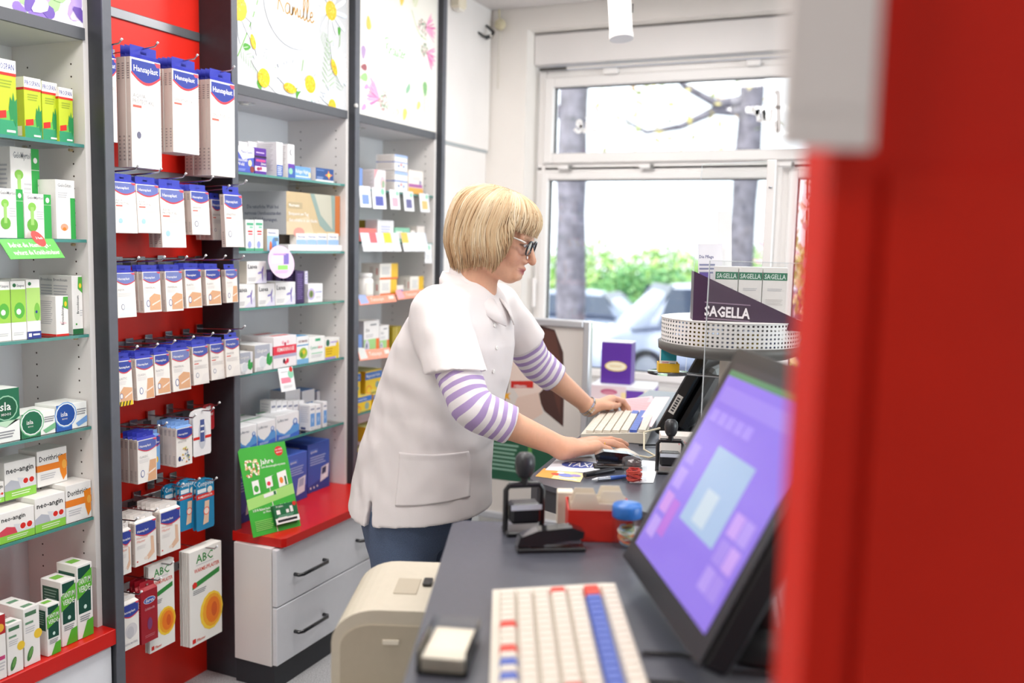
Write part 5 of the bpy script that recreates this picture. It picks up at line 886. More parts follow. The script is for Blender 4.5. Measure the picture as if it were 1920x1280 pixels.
# ---- flat things on the far desk
def flat(name, label, cat, pts, th, col, ops=(), rough=.4):
    P = [Vector(p) for p in pts]; z = P[0].z; c = sum(P, Vector())/4; c.z = z; U = (P[1]-P[0]); V = (P[3]-P[0])
    m = MB().slab([p-c for p in P], (0, 0, 1), th, M(col, rough, grain=.03, gs=50)); m.ops(P[0]-c+Vector((0, 0, th)), U.normalized(), V.normalized(), U.length, V.length, list(ops)); return m.build(name, None, c, label=label, cat=cat)
dz = lambda x, y, h=.0006: onz(x, y, ZD+h)
flat('mouse_pad', 'white mouse pad with blue oval lettering under her hand', 'mouse pad', [dz(1022, 882), dz(1120, 888), dz(1135, 862), dz(1048, 857)], .002, 'e6e8f0', [('E', .55, .5, .36, .3, '4a5aa4'), ('T', .3, .35, .3, 'f4f4f8', 'TAXI', .5)])
flat('picture_card', 'colourful picture card at the desk corner', 'card', [dz(1004, 893), dz(1088, 904), dz(1096, 888), dz(1020, 878)], .0008, 'f0d8a0', [('R', 0, 0, .35, 1, 'e8a04a'), ('E', .38, .5, .12, .1, 'd8503a'), ('E', .6, .5, .18, .14, '7a8ad0'), ('E', .8, .6, .12, .1, '9a8ac8'), ('E', .45, .7, .08, .08, 'f4f0e8'), ('R', .5, .1, .9, .2, 'c8d0ea')])
flat('paper_sheet', 'white paper sheet corner beside the rubber band jar', 'paper', [dz(1180, 905), dz(1225, 905), dz(1236, 866), dz(1205, 862)], .0006, 'eef0f4')
def stick(name, label, cat, p, q, r, mats):
    t = thing(name, label, cat, p); d = q-p
    for k, (a, b, ra, rb, m, nm) in enumerate(mats): MB().tube([d*a, d*b], [ra, rb], m, n=12).build(nm, t)
    return t
p, q = dz(1110, 899, .006), dz(1176, 893, .006)
stick('ballpoint_pen', 'blue ballpoint pen with silver tip section', 'pen', p, q, .005, [(0, .14, .0015, .0045, M('d8dade', .3), 'tip'), (.14, .5, .0048, .0052, M('b8bcc4', .25, .8), 'grip'), (.5, 1, .0052, .0048, M('3a5fb0', .3), 'barrel')])
p, q = dz(1096, 890, .008), dz(1150, 880, .008)
stick('marker_pen', 'black marker pen beside the blue pen', 'pen', p, q, .006, [(0, .35, .0065, .0068, M('1c1d20', .3), 'cap'), (.35, 1, .0062, .0062, M('2a2b30', .3), 'barrel')])
# mouse under the hand and its cable
t = thing('computer_mouse', 'pale computer mouse under her right hand', 'mouse', onz(1163, 861, ZD)+Vector((0, 0, .0005)), math.radians(38))
rings = []
for j in range(9):
    u = j/8; x = -.05+.10*u; hw = .027*math.sin(math.pi*min(.96, max(.06, u*.8+.12)))**.6; hh = .030*math.sin(math.pi*(u*.75+.12))
    rings.append([(x, hw*math.cos(a), max(0, hh*math.sin(a)) if math.sin(a) > 0 else 0) for a in [2*math.pi*k/14 for k in range(14)]])
MB().loft(rings, M('e6e0d6', .4)).build('shell', t)
MB().tube([(.05, 0, .008), (.075, -.01, .004), (.10, .005, .004), (.085, .05, .012), (.10, .09, .05), (.15, .10, .058)], .0028, M('d8ceb4', .5), n=6).build('cable', t)
# box and cable behind the far stamp
bx_ = thing('paper_box', 'white box with red lettering behind the far stamp', 'box', (-.555, 2.29, ZD+.0006), math.radians(20))
m = MB().box(-.05, .05, -.03, .03, 0, .075, M('ece4dc', .5), c=.001); m.ops((-.05, -.03, 0), (1, 0, 0), (0, 0, 1), .1, .075, [('T', .45, .7, .14, 'hot', 'Prisma', .5), ('R', .02, .1, .2, .3, 'red')]); m.build('carton', bx_)
bl = MB().box(-.035, .035, -.012, .012, 0, .1, M('4fa0d4', .4), c=.001); bl.ops((-.035, -.012, 0), (1, 0, 0), (0, 0, 1), .07, .1, [('E', .3, .6, .14, .2, '6fc04a'), ('E', .65, .5, .16, .2, '3f9a48'), ('E', .5, .2, .2, .12, 'dbe8f4')])
bl.build('medicine_carton', None, (-.50, 2.56, ZD+.0006), math.radians(25), label='light blue carton with green dots behind the till monitor', cat='carton')
MB().tube([(-.60, 2.6, ZD+.02), (-.56, 2.5, ZD+.06), (-.545, 2.47, ZD+.10), (-.54, 2.44, ZD+.04), (-.56, 2.41, ZD+.004)], .004, BLACK, n=8).build('black_cable', None, label='black cable looping behind the till monitor', cat='cable')
MB().tube([(-.70, 2.42, ZD+.004), (-.64, 2.46, ZD+.004), (-.60, 2.52, ZD+.004), (-.55, 2.5, ZD+.004)], .0025, BLACK, n=6).build('black_cable', None, label='thin black cable on the desk beside the white keyboard', cat='cable')
MB().tube([(-.32, 1.16, ZD+.004), (-.27, 1.18, ZD+.004), (-.2, 1.16, ZD+.004), (-.1, 1.2, ZD+.004)], .003, BLACK, n=6).tube([(-.30, 1.08, ZD+.004), (-.25, 1.10, ZD+.004), (-.17, 1.06, ZD+.004)], .003, BLACK, n=6).build('black_cable', None, label='black cables beside the foreground keyboard', cat='cable')
# ---- revolving display with perforated basket
RC_ = dep(1367, 640, 2.42); rx, ry = RC_.x, RC_.y; zb = dep(1367, 664, 2.42).z; zr0 = dep(1367, 641, 2.42).z; zr1 = zr0+.062; RR = .178
t = thing('revolving_display', 'round revolving counter display with perforated white rim', 'display', (rx, ry, ZD)); RV = t
GR = M('56534f', .45); PW = M('e4e1de', .4)
MB().lathe([(0, zb-ZD), (RR-.02, zb-ZD), (RR+.006, zb-ZD+.012), (RR+.008, zr0-ZD), (RR-.004, zr0-ZD), (RR-.006, zb-ZD+.02), (0, zb-ZD+.02)], GR, 64).build('tray', t)
m = MB(); NC, NR = 92, 6
for i in range(NC):
    for j in range(NR):
        q0, q1 = 2*math.pi*i/NC, 2*math.pi*(i+1)/NC; z0, z1 = zr0+(zr1-zr0)*j/NR-ZD, zr0+(zr1-zr0)*(j+1)/NR-ZD
        o_ = [(RR*math.cos(q), RR*math.sin(q), z) for q, z in ((q0, z0), (q1, z0), (q1, z1), (q0, z1))]; h_ = .27
        i_ = [(RR*math.cos(q), RR*math.sin(q), z) for q, z in ((q0+(q1-q0)*h_, z0+(z1-z0)*h_), (q1-(q1-q0)*h_, z0+(z1-z0)*h_), (q1-(q1-q0)*h_, z1-(z1-z0)*h_), (q0+(q1-q0)*h_, z1-(z1-z0)*h_))]
        m.add(o_+i_, [(0, 1, 5, 4), (1, 2, 6, 5), (2, 3, 7, 6), (3, 0, 4, 7)], PW)
m.build('perforated_rim', t); MB().lathe([(RR-.001, zr1-ZD), (RR+.0015, zr1-ZD), (RR+.0015, zr1-ZD+.002), (RR-.001, zr1-ZD+.002)], PW, 64).build('rim_edge', t)
MB().tube([(0, 0, .012), (0, 0, zb-ZD)], .022, M('d8d0c4', .4), n=20).build('post', t); MB().lathe([(.085, 0), (.085, .008), (.03, .014), (0, .014)], M('d8d0c4', .4), 32).build('foot', t)
tx = dep(1252, 696, 2.5); MB().lathe([(0, -.006), (.055, -.006), (.055, 0), (0, 0)], clear('acrylic', (1, 1, 1)), 24, (tx.x-rx, tx.y-ry, tx.z-ZD)).tube([(tx.x-rx, tx.y-ry, tx.z-ZD-.003), (0, 0, tx.z-ZD-.003)], .004, STEEL).build('side_tray', t)
ft = thing('sample_tray', 'yellow cardboard tray holding a teal bottle carton', 'tray', tx+Vector((0, 0, .0005)), math.radians(20))
m = MB(); YL = M('edbd2a', .45)
for q in ((-.028, .028, -.028, -.0265), (-.028, .028, .0265, .028), (-.028, -.0265, -.0265, .0265), (.0265, .028, -.0265, .0265)): m.box(*q, 0, .024, YL)
m.box(-.028, .028, -.028, .028, 0, .0015, YL); m.build('tray', ft)
m = MB().box(-.022, .02, -.022, .02, 0, .066, M('f0efec', .4), c=.001); m.ops((-.022, -.022, 0), (1, 0, 0), (0, 0, 1), .042, .066, [('R', 0, .45, 1, 1, 'teal'), lines(.1, .38, .5, 3, .06, 'hot'), ('R', .6, .1, .9, .35, 'gry')]); m.build('medicine_carton', None, tx+Vector((0, 0, .0025)), math.radians(20), label='teal and white carton in the yellow tray', cat='carton')
# goods in the basket: dark purple wedge display with white cartons
sd = thing('wedge_display', 'dark purple wedge-shaped cardboard display with white lettering', 'display', (rx, ry, zb+.02))
pa, pb_, pc, pd = dep(1300, 606, 2.30), dep(1508, 622, 2.27), dep(1510, 606, 2.27), dep(1303, 509, 2.30); U = (pb_-pa).normalized(); Nn = U.cross(Vector((0, 0, 1))).normalized()
PRP = M('3c2440', .45, grain=.04, gs=40); o_ = Vector(sd.location)
m = MB().slab([p-o_ for p in (pa, pb_, pc, pd)], -Nn, .0025, PRP); bs = pa-o_+Nn*.0012
m.text('SAGELLA', bs+U*.026+Vector((0, 0, .022)), U, Vector((0, 0, 1)), .026, M('e9e2e6', .5), .112, bold=.03); 
for zz, hh in ((.054, .003), (.014, .003)): m.slab([bs+U*.026+Vector((0, 0, zz)), bs+U*.138+Vector((0, 0, zz)), bs+U*.138+Vector((0, 0, zz+hh)), bs+U*.026+Vector((0, 0, zz+hh))], Nn, .0003, M('8a7488', .5))
m.build('front_panel', sd); bk = -Nn*.085
MB().slab([p-o_+bk for p in (pa, pb_, pc, pd)], -Nn, .0025, PRP).build('rear_panel', sd); MB().slab([pa-o_, pd-o_, pd-o_+bk, pa-o_+bk], -U, .002, PRP).build('side_panel', sd)
MB().slab([pa-o_+Vector((0, 0, .004)), pb_-o_+Vector((0, 0, .004)), pb_-o_+bk+Vector((0, 0, .004)), pa-o_+bk+Vector((0, 0, .004))], (0, 0, 1), .002, PRP).build('floor_panel', sd)
D('sag', 'eeeae6', [('R', 0, .76, 1, .90, '2f7a5c'), ('T', .06, .785, .09, 'e4f0ea', 'SAGELLA', .88), lines(.2, .6, .8, 2, .03), lines(.15, .4, .85, 4, .03, 'd8d4d0')])
ang = math.atan2(U.y, U.x)-math.pi/2
zf_ = pa.z+.007
for k, (xl, xr) in enumerate(((1338, 1380), (1382, 1425), (1427, 1472))):
    c_ = dep(xl, 590, 2.34); c2 = dep(xr, 590, 2.34); w = (c2-c_).length; ht = dep(1400, 500, 2.34).z-zf_
    obj('medicine_carton', carton_mesh('sag', w-.001, .04, ht), None, (c_.x, c_.y, zf_), ang, label=('left', 'middle', 'right')[k]+' white carton with green band in the purple wedge display', cat='carton')
for k, (x0, y0, x1, y1, D_, lb, col) in enumerate(((1309, 457, 1354, 520, 2.375, 'white leaflet with small print standing in the wedge display', 'e9e9f0'), (1346, 397, 1372, 500, 2.39, 'tall narrow white leaflet behind the wedge display', 'f2f4f4'))):
    a_, b_, c_, d_ = dep(x0, y1+60, D_), dep(x1, y1+60, D_), dep(x1+4, y0+4, D_+.01), dep(x0, y0, D_+.01)
    plate('leaflet', lb, 'leaflet', [a_, b_, c_, d_], col, [('T', .05, .78, .05, '5a6090', 'Die Pflege', .6), lines(.05, .68, .7, 3, .06, '8a90b0'), ('R', .05, .45, .5, .56, '6a5aa8')] if k == 0 else [], 1, 1)
D('bask', 'e8c84a', [('R', 0, 0, .3, 1, 'b08a2a'), lines(.4, .7, .9, 3, .15, '6a5a3a')]); D('bask2', 'd8dce8', [('R', .2, .2, .8, .7, '8a98c8')])
for k, (px, dd, q) in enumerate(((1268, 2.34, 'bask'), (1330, 2.27, 'bask2'), (1385, 2.26, 'bask'), (1440, 2.30, 'bask2'))):
    c_ = dep(px, 620, dd); v = Vector((c_.x-rx, c_.y-ry, 0))
    if v.length > RR-.045: v = v.normalized()*(RR-.045)
    if k: v += Vector((.02, -.03, 0))
    if v.length > RR-.05: v = v.normalized()*(RR-.05)
    obj('medicine_carton', carton_mesh(q, .05, .018, .066 if k == 0 else .05), None, (rx+v.x, ry+v.y-.02, zb+.0205), ang, label=('yellow carton at the left in the basket', 'pale blue carton at the front left in the basket', 'yellow carton at the front in the basket', 'pale blue carton at the front right in the basket')[k], cat='carton')
# ---- acrylic screens
def sheet(label, pts, th=.004, edge=None):
    P = [Vector(p) for p in pts]; n = (P[1]-P[0]).cross(P[3]-P[0]).normalized(); t = thing('acrylic_screen', label, 'screen', (P[0]+P[1])/2); o_ = Vector(t.location)
    MB().slab([p-o_ for p in P], n, th, clear('acrylic_sheet', (.965, .975, .975))).build('sheet', t)
    for i, (a, b) in enumerate(((0, 3), (1, 2), (3, 2))):
        if edge and i in edge: MB().slab([P[a]-o_-n*.0004, P[b]-o_-n*.0004, P[b]-o_+n*(th+.0004), P[a]-o_+n*(th+.0004)], (P[b]-P[a]).cross(n), .0012, M('dfe6ea', .15, coat=.5)).build('polished_edge', t)
    return t
a_ = dep(1313, 800, 2.14); d_ = dep(1331, 488, 2.14); b_ = a_+Vector((.36, -.06, 0)); c_ = d_+Vector((.36, -.06, 0))
a_.z = b_.z = ZD+.001; sheet('clear acrylic screen in front of the revolving display', [a_, b_, c_, d_], edge=(0, 2))
q0 = onz(1290, 800, ZD+.001); a_ = Vector((-.60, 3.0, ZD+.001)); d_ = ony(1316, 308, 3.0); a_.x = d_.x-.03; c_ = ony(1452, 301, 3.1); b_ = Vector((c_.x-.03, 3.1, ZD+.001))
sheet('large clear acrylic screen behind the revolving display', [a_, b_, c_, d_], edge=(0, 1, 2))
MB().box(-.014, .014, -.006, .006, 0, c_.z-ZD, PVC, c=.002).lathe([(0, 0), (.006, 0), (.006, .004), (0, .005)], STEEL, 12, (0, -.006, c_.z-ZD-.09)).build('screen_post', None, (c_.x-.005, 3.085, ZD+.001), label='white post holding the large acrylic screen', cat='post')
# ---- purple cartons on the window sill
zs = WZ0+.0205; lo = onz(1112, 746, zs); lo2 = onz(1222, 728, zs)
D('purp_lo', 'efe9ee', [('R', .62, 0, 1, .8, '6a3fa8')]); m = MB().box(0, .27, 0, .2, 0, .065, M('6a3fa8', .4), c=.001).box(-.0005, .2705, -.0005, .2005, .05, .0655, M('f0eef2', .4), c=.0006)
m.ops((0, -.0006, 0), (1, 0, 0), (0, 0, 1), .27, .065, [('R', 0, 0, .58, 1, 'e9d3d8'), ('E', .3, .6, .14, .05, 'c86a8a'), ('E', .3, .52, .1, .03, 'd88aa0'), ('R', .5, .1, .58, .6, 'f0d8a0'), ('E', .9, .6, .04, .06, 'f0e8d0')]); m.build('gift_carton', None, (-1.315, 3.76, zs), math.radians(8), label='flat purple and white carton with lips picture on the window sill', cat='carton')
m = MB().box(0, .135, 0, .09, 0, .185, M('5a2a98', .4), c=.001).box(-.0004, .1354, -.0004, .0904, .183, .1856, M('f4f2f6', .4)); m.ops((0, -.0005, 0), (1, 0, 0), (0, 0, 1), .135, .185, [('E', .5, .42, .37, .17, 'e4c46a'), ('E', .5, .42, .33, .14, 'f4ead0'), lines(.3, .44, .7, 2, .03, 'd8b878')])
m.build('gift_carton', None, (-1.295, 3.83, zs+.0662), math.radians(6), label='upright purple carton with gold oval on the window sill', cat='carton')
MB().slab([(0, 0, 0), (.07, .02, .0), (.05, .02, .06), (.01, .005, .05)], (0, 1, 0), .001, M('eef0f6', .5)).build('paper_sheet', None, ony(1258, 758, 3.2), label='curled white paper behind the till monitor', cat='paper') if 0 else None
# ---- poster stand behind the woman
ps = thing('poster_stand', 'silver-framed floor poster stand with a face picture by the window', 'poster stand', (-1.44, 3.42, 0))
px0, px1, pz0, pz1 = -1.80, -1.195, .30, 1.155; SIL = M('cfd0d4', .3, .6); FRW = .03
def pl(nm, mb): o = mb.build(nm, ps); o.location = (1.44, -3.42, 0); return o
pl('backing', MB().box(px0+.01, px1-.01, 3.405, 3.425, pz0+.01, pz1-.01, M('d8d4ce', .5)))
for q in ((px0, px0+FRW, pz0, pz1), (px1-FRW, px1, pz0, pz1)): pl('frame_bar', MB().box(q[0], q[1], 3.39, 3.43, q[2], q[3], SIL, c=.005))
for q in ((pz0, pz0+FRW), (pz1-FRW, pz1)): pl('frame_bar', MB().box(px0+FRW, px1-FRW, 3.39, 3.43, q[0], q[1], SIL, c=.005))
W_, H_ = px1-px0-2*FRW, pz1-pz0-2*FRW; m = MB(); pu = lambda x, y: ((ony(x, y, 3.404).x-px0-FRW)/W_, (ony(x, y, 3.404).z-pz0-FRW)/H_)
PO = [('R', 0, 0, 1, 1, 'dcd6cf')]
fc = lambda *L: [pu(*q) for q in L]
PO += [('P', fc((950, 612), (1000, 606), (1040, 618), (1056, 660), (1058, 720), (1056, 800), (1020, 770), (990, 700), (960, 690), (945, 760), (930, 780), (925, 680)), '4a2f2a'), ('P', fc((1000, 612), (1040, 622), (1052, 680), (1050, 780), (1036, 730), (1020, 650)), '5f3a30'), ('P', fc((950, 640), (985, 622), (1015, 640), (1024, 690), (1018, 730), (996, 752), (975, 748), (955, 715)), 'e9d6ca'), ('P', fc((970, 745), (1010, 735), (1018, 775), (985, 795), (955, 785)), 'e2c9ba'), ('P', fc((1000, 642), (1022, 650), (1020, 656), (1000, 649)), '3a2420'), ('E', *pu(1014, 664), .02, .008, '2a1c1a'),
  ('E', *pu(985, 722), .05, .02, 'd8806a'), ('P', fc((958, 714), (1000, 714), (1000, 727), (958, 727)), 'c8281e'), ('P', fc((945, 732), (950, 738), (958, 736), (953, 742), (957, 750), (949, 746), (942, 751), (944, 743), (938, 738), (944, 738)), 'f0b030'), ('T', *pu(964, 726), .016, 'w', 'HERPES', .19)]
a0, a1 = pu(905, 818), pu(982, 905); PO += [('R', a0[0], a1[1], a1[0], a0[1], '1f5a40'), ('R', pu(1005, 0)[0]+.0, a1[1], .9, a0[1], '1f5a40'), ('R', a1[0]+.03, pu(0, 858)[1] if 0 else a1[1]+.05, a1[0]+.06, a0[1]-.02, '5f9a4a')]
PO += [('L', a0[0]+.05, a0[1]-.03, a1[0]-.05, 7, .022, '8fb8a4')]
m.ops((px0+FRW, 3.4045, pz0+FRW), (1, 0, 0), (0, 0, 1), W_, H_, PO, .0004); pl('poster_print', m)
for x in (px0+.06, px1-.06): pl('foot', MB().box(x-.025, x+.025, 3.25, 3.6, 0, .02, SIL, c=.004).box(x-.015, x+.015, 3.40, 3.43, .02, pz0+.005, SIL))
# ---- red divider in the blurred foreground
rd = thing('red_divider', 'red divider panel standing on the counter at the right edge', 'divider', (.12, .50, ZD))
e0 = dep(1547, 500, .50); e1 = dep(1622, 500, .50); dv = (_r-Vector((0, 0, _r.z))).normalized(); fv = Vector((-dv.y, dv.x, 0))
RDM = M('d62008', .55, grain=.04, gs=12, spec=.25)
def rbx(nm, s0, s1, d0, d1, z0, z1, m, c=.002):
    o_ = Vector((e0.x, e0.y, 0)); pts = [o_+dv*a+fv*b for a, b in ((s0, d0), (s1, d0), (s1, d1), (s0, d1))]
    o = MB().slab([Vector((p.x, p.y, z0))-Vector(rd.location) for p in pts], (0, 0, 1), z1-z0, m).build(nm, rd); return o
zc = dep(1600, 285, .50).z
rbx('edge_post', 0, .024, 0, .05, ZD+.0006, 2.1, RDM); rbx('panel', .0245, .34, .006, .04, ZD+.0006, 2.1, RDM); rbx('inset_panel', .032, .30, .002, .0059, ZD+.05, zc-.01, M('d6220a', .5, grain=.04, gs=12, spec=.25))
wb = thing('white_sign', 'blurred white sign board fixed to the red divider', 'sign', e0)
o_ = Vector((e0.x, e0.y, 0)); s0, s1 = -.030, .018; pts = [o_+dv*a+fv*b for a, b in ((s0, -.010), (s1, -.010), (s1, -.0005), (s0, -.0005))]
MB().slab([Vector((p.x, p.y, zc))-e0 for p in pts], (0, 0, 1), .3, M('f4eae6', .5)).build('board', wb); MB().slab([Vector((p.x, p.y, zc+.02))-e0-fv*.0006 for p in (pts[0]+dv*.004, pts[1]-dv*.004, pts[1]-dv*.004+fv*.0005, pts[0]+dv*.004+fv*.0005)], (0, 0, 1), .26, M('f8eeea', .5)).build('face_sheet', wb)
# ================================================================== the woman at the desk
random.seed(21)
def axis(segs):
    out = [segs[0][0]]
    for a, b, st in segs:
        n = max(1, int(round((b-a)/st))); out += [a+(b-a)*(i+1)/n for i in range(n)]
    return np.array(out, dtype=np.float32)
class Field:
    def __init__(s, ax, ay, az):
        s.a = (ax, ay, az); s.V = np.full((len(ax), len(ay), len(az)), 1., np.float32)
    def _reg(s, lo, hi):
        r = []
        for k in range(3):
            i0 = max(0, int(np.searchsorted(s.a[k], lo[k]))-1); i1 = min(len(s.a[k]), int(np.searchsorted(s.a[k], hi[k]))+1)
            if i1-i0 < 1: return None
            r.append(slice(i0, i1))
        return tuple(r)
    def _comb(s, r, d, k, sub):
        v = s.V[r]
        if sub:
            d = -d; h = np.maximum(k-np.abs(v-d), 0)/k; s.V[r] = np.maximum(v, d)+h*h*k*.25
        else:
            h = np.maximum(k-np.abs(v-d), 0)/k; s.V[r] = np.minimum(v, d)-h*h*k*.25
    def cone(s, a, b, r0, r1, k=.012, sub=False, cut=None):
        a, b = np.array(a, np.float32), np.array(b, np.float32); R = max(r0, r1)+k+.012
        r = s._reg(np.minimum(a, b)-R, np.maximum(a, b)+R)
        if r is None: return
        X, Y, Z = np.ix_(s.a[0][r[0]], s.a[1][r[1]], s.a[2][r[2]])
        ba = b-a; L2 = max(float(ba@ba), 1e-9)
        t = np.clip(((X-a[0])*ba[0]+(Y-a[1])*ba[1]+(Z-a[2])*ba[2])/L2, 0, 1)
        d = np.sqrt((X-a[0]-t*ba[0])**2+(Y-a[1]-t*ba[1])**2+(Z-a[2]-t*ba[2])**2)-(r0+(r1-r0)*t)
        if cut is not None:
            p_, n_ = cut; d = np.maximum(d, (X-p_[0])*n_[0]+(Y-p_[1])*n_[1]+(Z-p_[2])*n_[2])
        s._comb(r, d.astype(np.float32), k, sub)
    def ell(s, c, rad, ax=None, k=.012, sub=False):
        c = np.array(c, np.float32); A = np.array(ax if ax is not None else np.eye(3), np.float32); R = max(rad)+k+.012
        r = s._reg(c-R, c+R)
        if r is None: return
        X, Y, Z = np.ix_(s.a[0][r[0]], s.a[1][r[1]], s.a[2][r[2]]); q = 0; q2 = 0
        for i in range(3):
            e = A[i, 0]*(X-c[0])+A[i, 1]*(Y-c[1])+A[i, 2]*(Z-c[2]); q = q+(e/rad[i])**2; q2 = q2+(e/rad[i]**2)**2
        k0 = np.sqrt(q); k1 = np.sqrt(q2)+1e-6; s._comb(r, (k0*(k0-1)/k1).astype(np.float32), k, sub)
    def stack(s, tab, cy, k=.02, grow=0., p=2.0):
        tab = np.array(sorted(tab)); z = s.a[2]; fr = np.interp(z, tab[:, 0], tab[:, 1])+grow; bk = np.interp(z, tab[:, 0], tab[:, 2])-grow; hw = np.interp(z, tab[:, 0], tab[:, 3])+grow
        cx = ((fr+bk)/2).astype(np.float32); a = ((fr-bk)/2).astype(np.float32); b = hw.astype(np.float32)
        X = s.a[0][:, None, None]; Y = s.a[1][None, :, None]; Z = z[None, None, :]
        q = (np.abs((X-cx)/a)**p+np.abs((Y-cy)/b)**p)**(1/p); d = (q-1)*np.minimum(a, b)
        zt, zb = tab[-1, 0], tab[0, 0]; d = np.maximum(d, np.maximum(Z-zt, zb-Z)).astype(np.float32)
        r = (slice(None),)*3; s._comb(r, d, k, False)
    def mesh(s):
        V = s.V; I = V < 0; nx, ny, nz = V.shape; cnt = np.zeros((nx-1, ny-1, nz-1), np.int8)
        for i in (0, 1):
            for j in (0, 1):
                for k in (0, 1): cnt += I[i:nx-1+i, j:ny-1+j, k:nz-1+k]
        act = np.argwhere((cnt > 0) & (cnt < 8)); idx = np.full(cnt.shape, -1, np.int32); idx[tuple(act.T)] = np.arange(len(act))
        P = np.zeros((len(act), 3)); N = np.zeros(len(act)); cor = [(i, j, k) for i in (0, 1) for j in (0, 1) for k in (0, 1)]
        val = {c: V[act[:, 0]+c[0], act[:, 1]+c[1], act[:, 2]+c[2]] for c in cor}
        co = {c: np.stack([s.a[m][act[:, m]+c[m]] for m in range(3)], 1) for c in cor}
        for c in cor:
            for m in range(3):
                if c[m] == 0:
                    d = tuple(c[q]+(q == m) for q in range(3)); a, b = val[c], val[d]; x = (a < 0) != (b < 0); t = np.where(x, a/np.where(x, a-b, 1), 0)[:, None]
                    P += np.where(x[:, None], co[c]+(co[d]-co[c])*t, 0); N += x
        P /= N[:, None]; F = []
        for m in range(3):
            sl0 = [slice(None)]*3; sl1 = [slice(None)]*3; sl0[m] = slice(0, -1); sl1[m] = slice(1, None)
            x = I[tuple(sl0)] != I[tuple(sl1)]; e = np.argwhere(x); u, v = [(1, 2), (2, 0), (0, 1)][m]
            ok = (e[:, u] > 0) & (e[:, v] > 0) & (e[:, u] < V.shape[u]-1) & (e[:, v] < V.shape[v]-1); e = e[ok]
            fl = I[tuple(sl0)][tuple(e.T)]; q = []
            for du, dv in ((-1, -1), (0, -1), (0, 0), (-1, 0)):
                f = e.copy(); f[:, u] += du; f[:, v] += dv; q.append(idx[tuple(f.T)])
            q = np.stack(q, 1); q[~fl] = q[~fl][:, ::-1]; F.append(q)
        return P, np.concatenate(F)
def np_mesh(name, P, F, mats, smooth=True):
    me = bpy.data.meshes.new(name); me.from_pydata(P.tolist(), [], F.tolist())
    for m in mats: me.materials.append(m)
    if smooth: me.polygons.foreach_set('use_smooth', [True]*len(me.polygons))
    me.update(); return me
def relax(P, F, n=2, lam=.5, mask=None):
    for _ in range(n):
        S = np.zeros_like(P); C = np.zeros(len(P))
        for i in range(4):
            a, b = F[:, i], F[:, (i+1) % 4]; np.add.at(S, a, P[b]); np.add.at(S, b, P[a]); np.add.at(C, a, 1); np.add.at(C, b, 1)
        Q = P+lam*(S/np.maximum(C, 1)[:, None]-P); P = Q if mask is None else np.where(mask[:, None], Q, P)
    return P
def keep(P, F, m):                       # keep faces whose vertices are all in mask m
    f = F[m[F].all(1)]; u = np.unique(f); mp = np.full(len(P), -1); mp[u] = np.arange(len(u)); return P[u], mp[f]
# --- skeleton
YP = 2.25
HO = np.array((-1.061, YP, 1.478)); ta = math.radians(19); ty = math.radians(13)
hf = np.array((math.cos(ta)*math.cos(ty), math.cos(ta)*math.sin(ty), -math.sin(ta))); hs = np.array((math.sin(ty), -math.cos(ty), 0.)); hu = np.cross(hf, -hs); HA = np.array((hf, hs, hu))
def hd(f, s_, u): return HO+hf*f+hs*s_+hu*u
v3 = lambda p: np.array(tuple(p))
RS, RE, RW = np.array((-1.150, 2.065, 1.275)), v3(ony(884, 766, 1.985)), v3(ony(1058, 840, 2.135))
LS, LE, LW = np.array((-1.135, 2.44, 1.275)), v3(ony(1000, 676, 2.555)), v3(ony(1106, 764, 2.70))
BODY_T = [(1.325, -1.095, -1.19, .06), (1.29, -1.085, -1.23, .11), (1.25, -1.075, -1.26, .14), (1.17, -1.065, -1.31, .15), (1.08, -1.075, -1.36, .15), (.98, -1.10, -1.41, .14), (.88, -1.12, -1.44, .16), (.78, -1.14, -1.46, .175), (.70, -1.16, -1.45, .17)]
ax = axis([(-1.56, -1.17, .008), (-1.17, -.93, .0022), (-.93, -.86, .0032), (-.86, -.64, .0022)]); ay = axis([(1.92, 2.06, .006), (2.06, 2.33, .0024), (2.33, 2.62, .006), (2.62, 2.92, .0024), (2.92, 2.94, .006)])
az = axis([(0.0, .70, .02), (.70, .86, .01), (.86, 1.01, .0022), (1.01, 1.33, .007), (1.33, 1.56, .0022), (1.56, 1.62, .006)])
B = Field(ax, ay, az)
B.stack(BODY_T, YP, .02)
for y in (2.16, 2.34): B.cone((-1.30, y, .78), (-1.30, y, .46), .08, .055, .03); B.cone((-1.30, y, .46), (-1.31, y, .08), .05, .036, .03); B.cone((-1.31, y, .06), (-1.16, y, .03), .035, .03, .02)
B.cone((-1.150, YP, 1.27), hd(-.040, 0, -.055), .056, .050, .02); B.cone((-1.105, YP, 1.29), hd(.0, 0, -.085), .03, .026, .03)
# head
B.ell(hd(-.016, 0, .032), (.098, .073, .086), HA, .02); B.ell(hd(.034, 0, -.022), (.058, .058, .080), HA, .02); B.ell(hd(.030, 0, -.06), (.050, .050, .050), HA, .02)
B.cone(hd(.020, .040, -.070), hd(.062, .014, -.098), .021, .018, .02); B.cone(hd(.020, -.040, -.070), hd(.062, -.014, -.098), .021, .018, .02); B.cone(hd(.070, 0, -.097), hd(.073, 0, -.094), .0165, .015, .014)
for q in (1, -1):
    B.ell(hd(.060, .033*q, -.040), (.022, .024, .024), HA, .016); B.cone(hd(.080, .012*q, .014), hd(.070, .044*q, .014), .011, .010, .014); B.ell(hd(.092, .031*q, -.004), (.013, .015, .010), HA, .012, True); B.ell(hd(.0765, .031*q, -.005), (.0115, .0130, .0115), HA, .003)
    B.cone(hd(.093, .010*q, -.047), hd(.089, .0125*q, -.046), .0075, .007, .008); B.cone(hd(.0855, .036*q*.4, -.092), hd(.080, .03*q*.4, -.094), .012, .011, .012)
    B.ell(hd(-.005, .073*q, -.02), (.018, .008, .030), HA, .008)
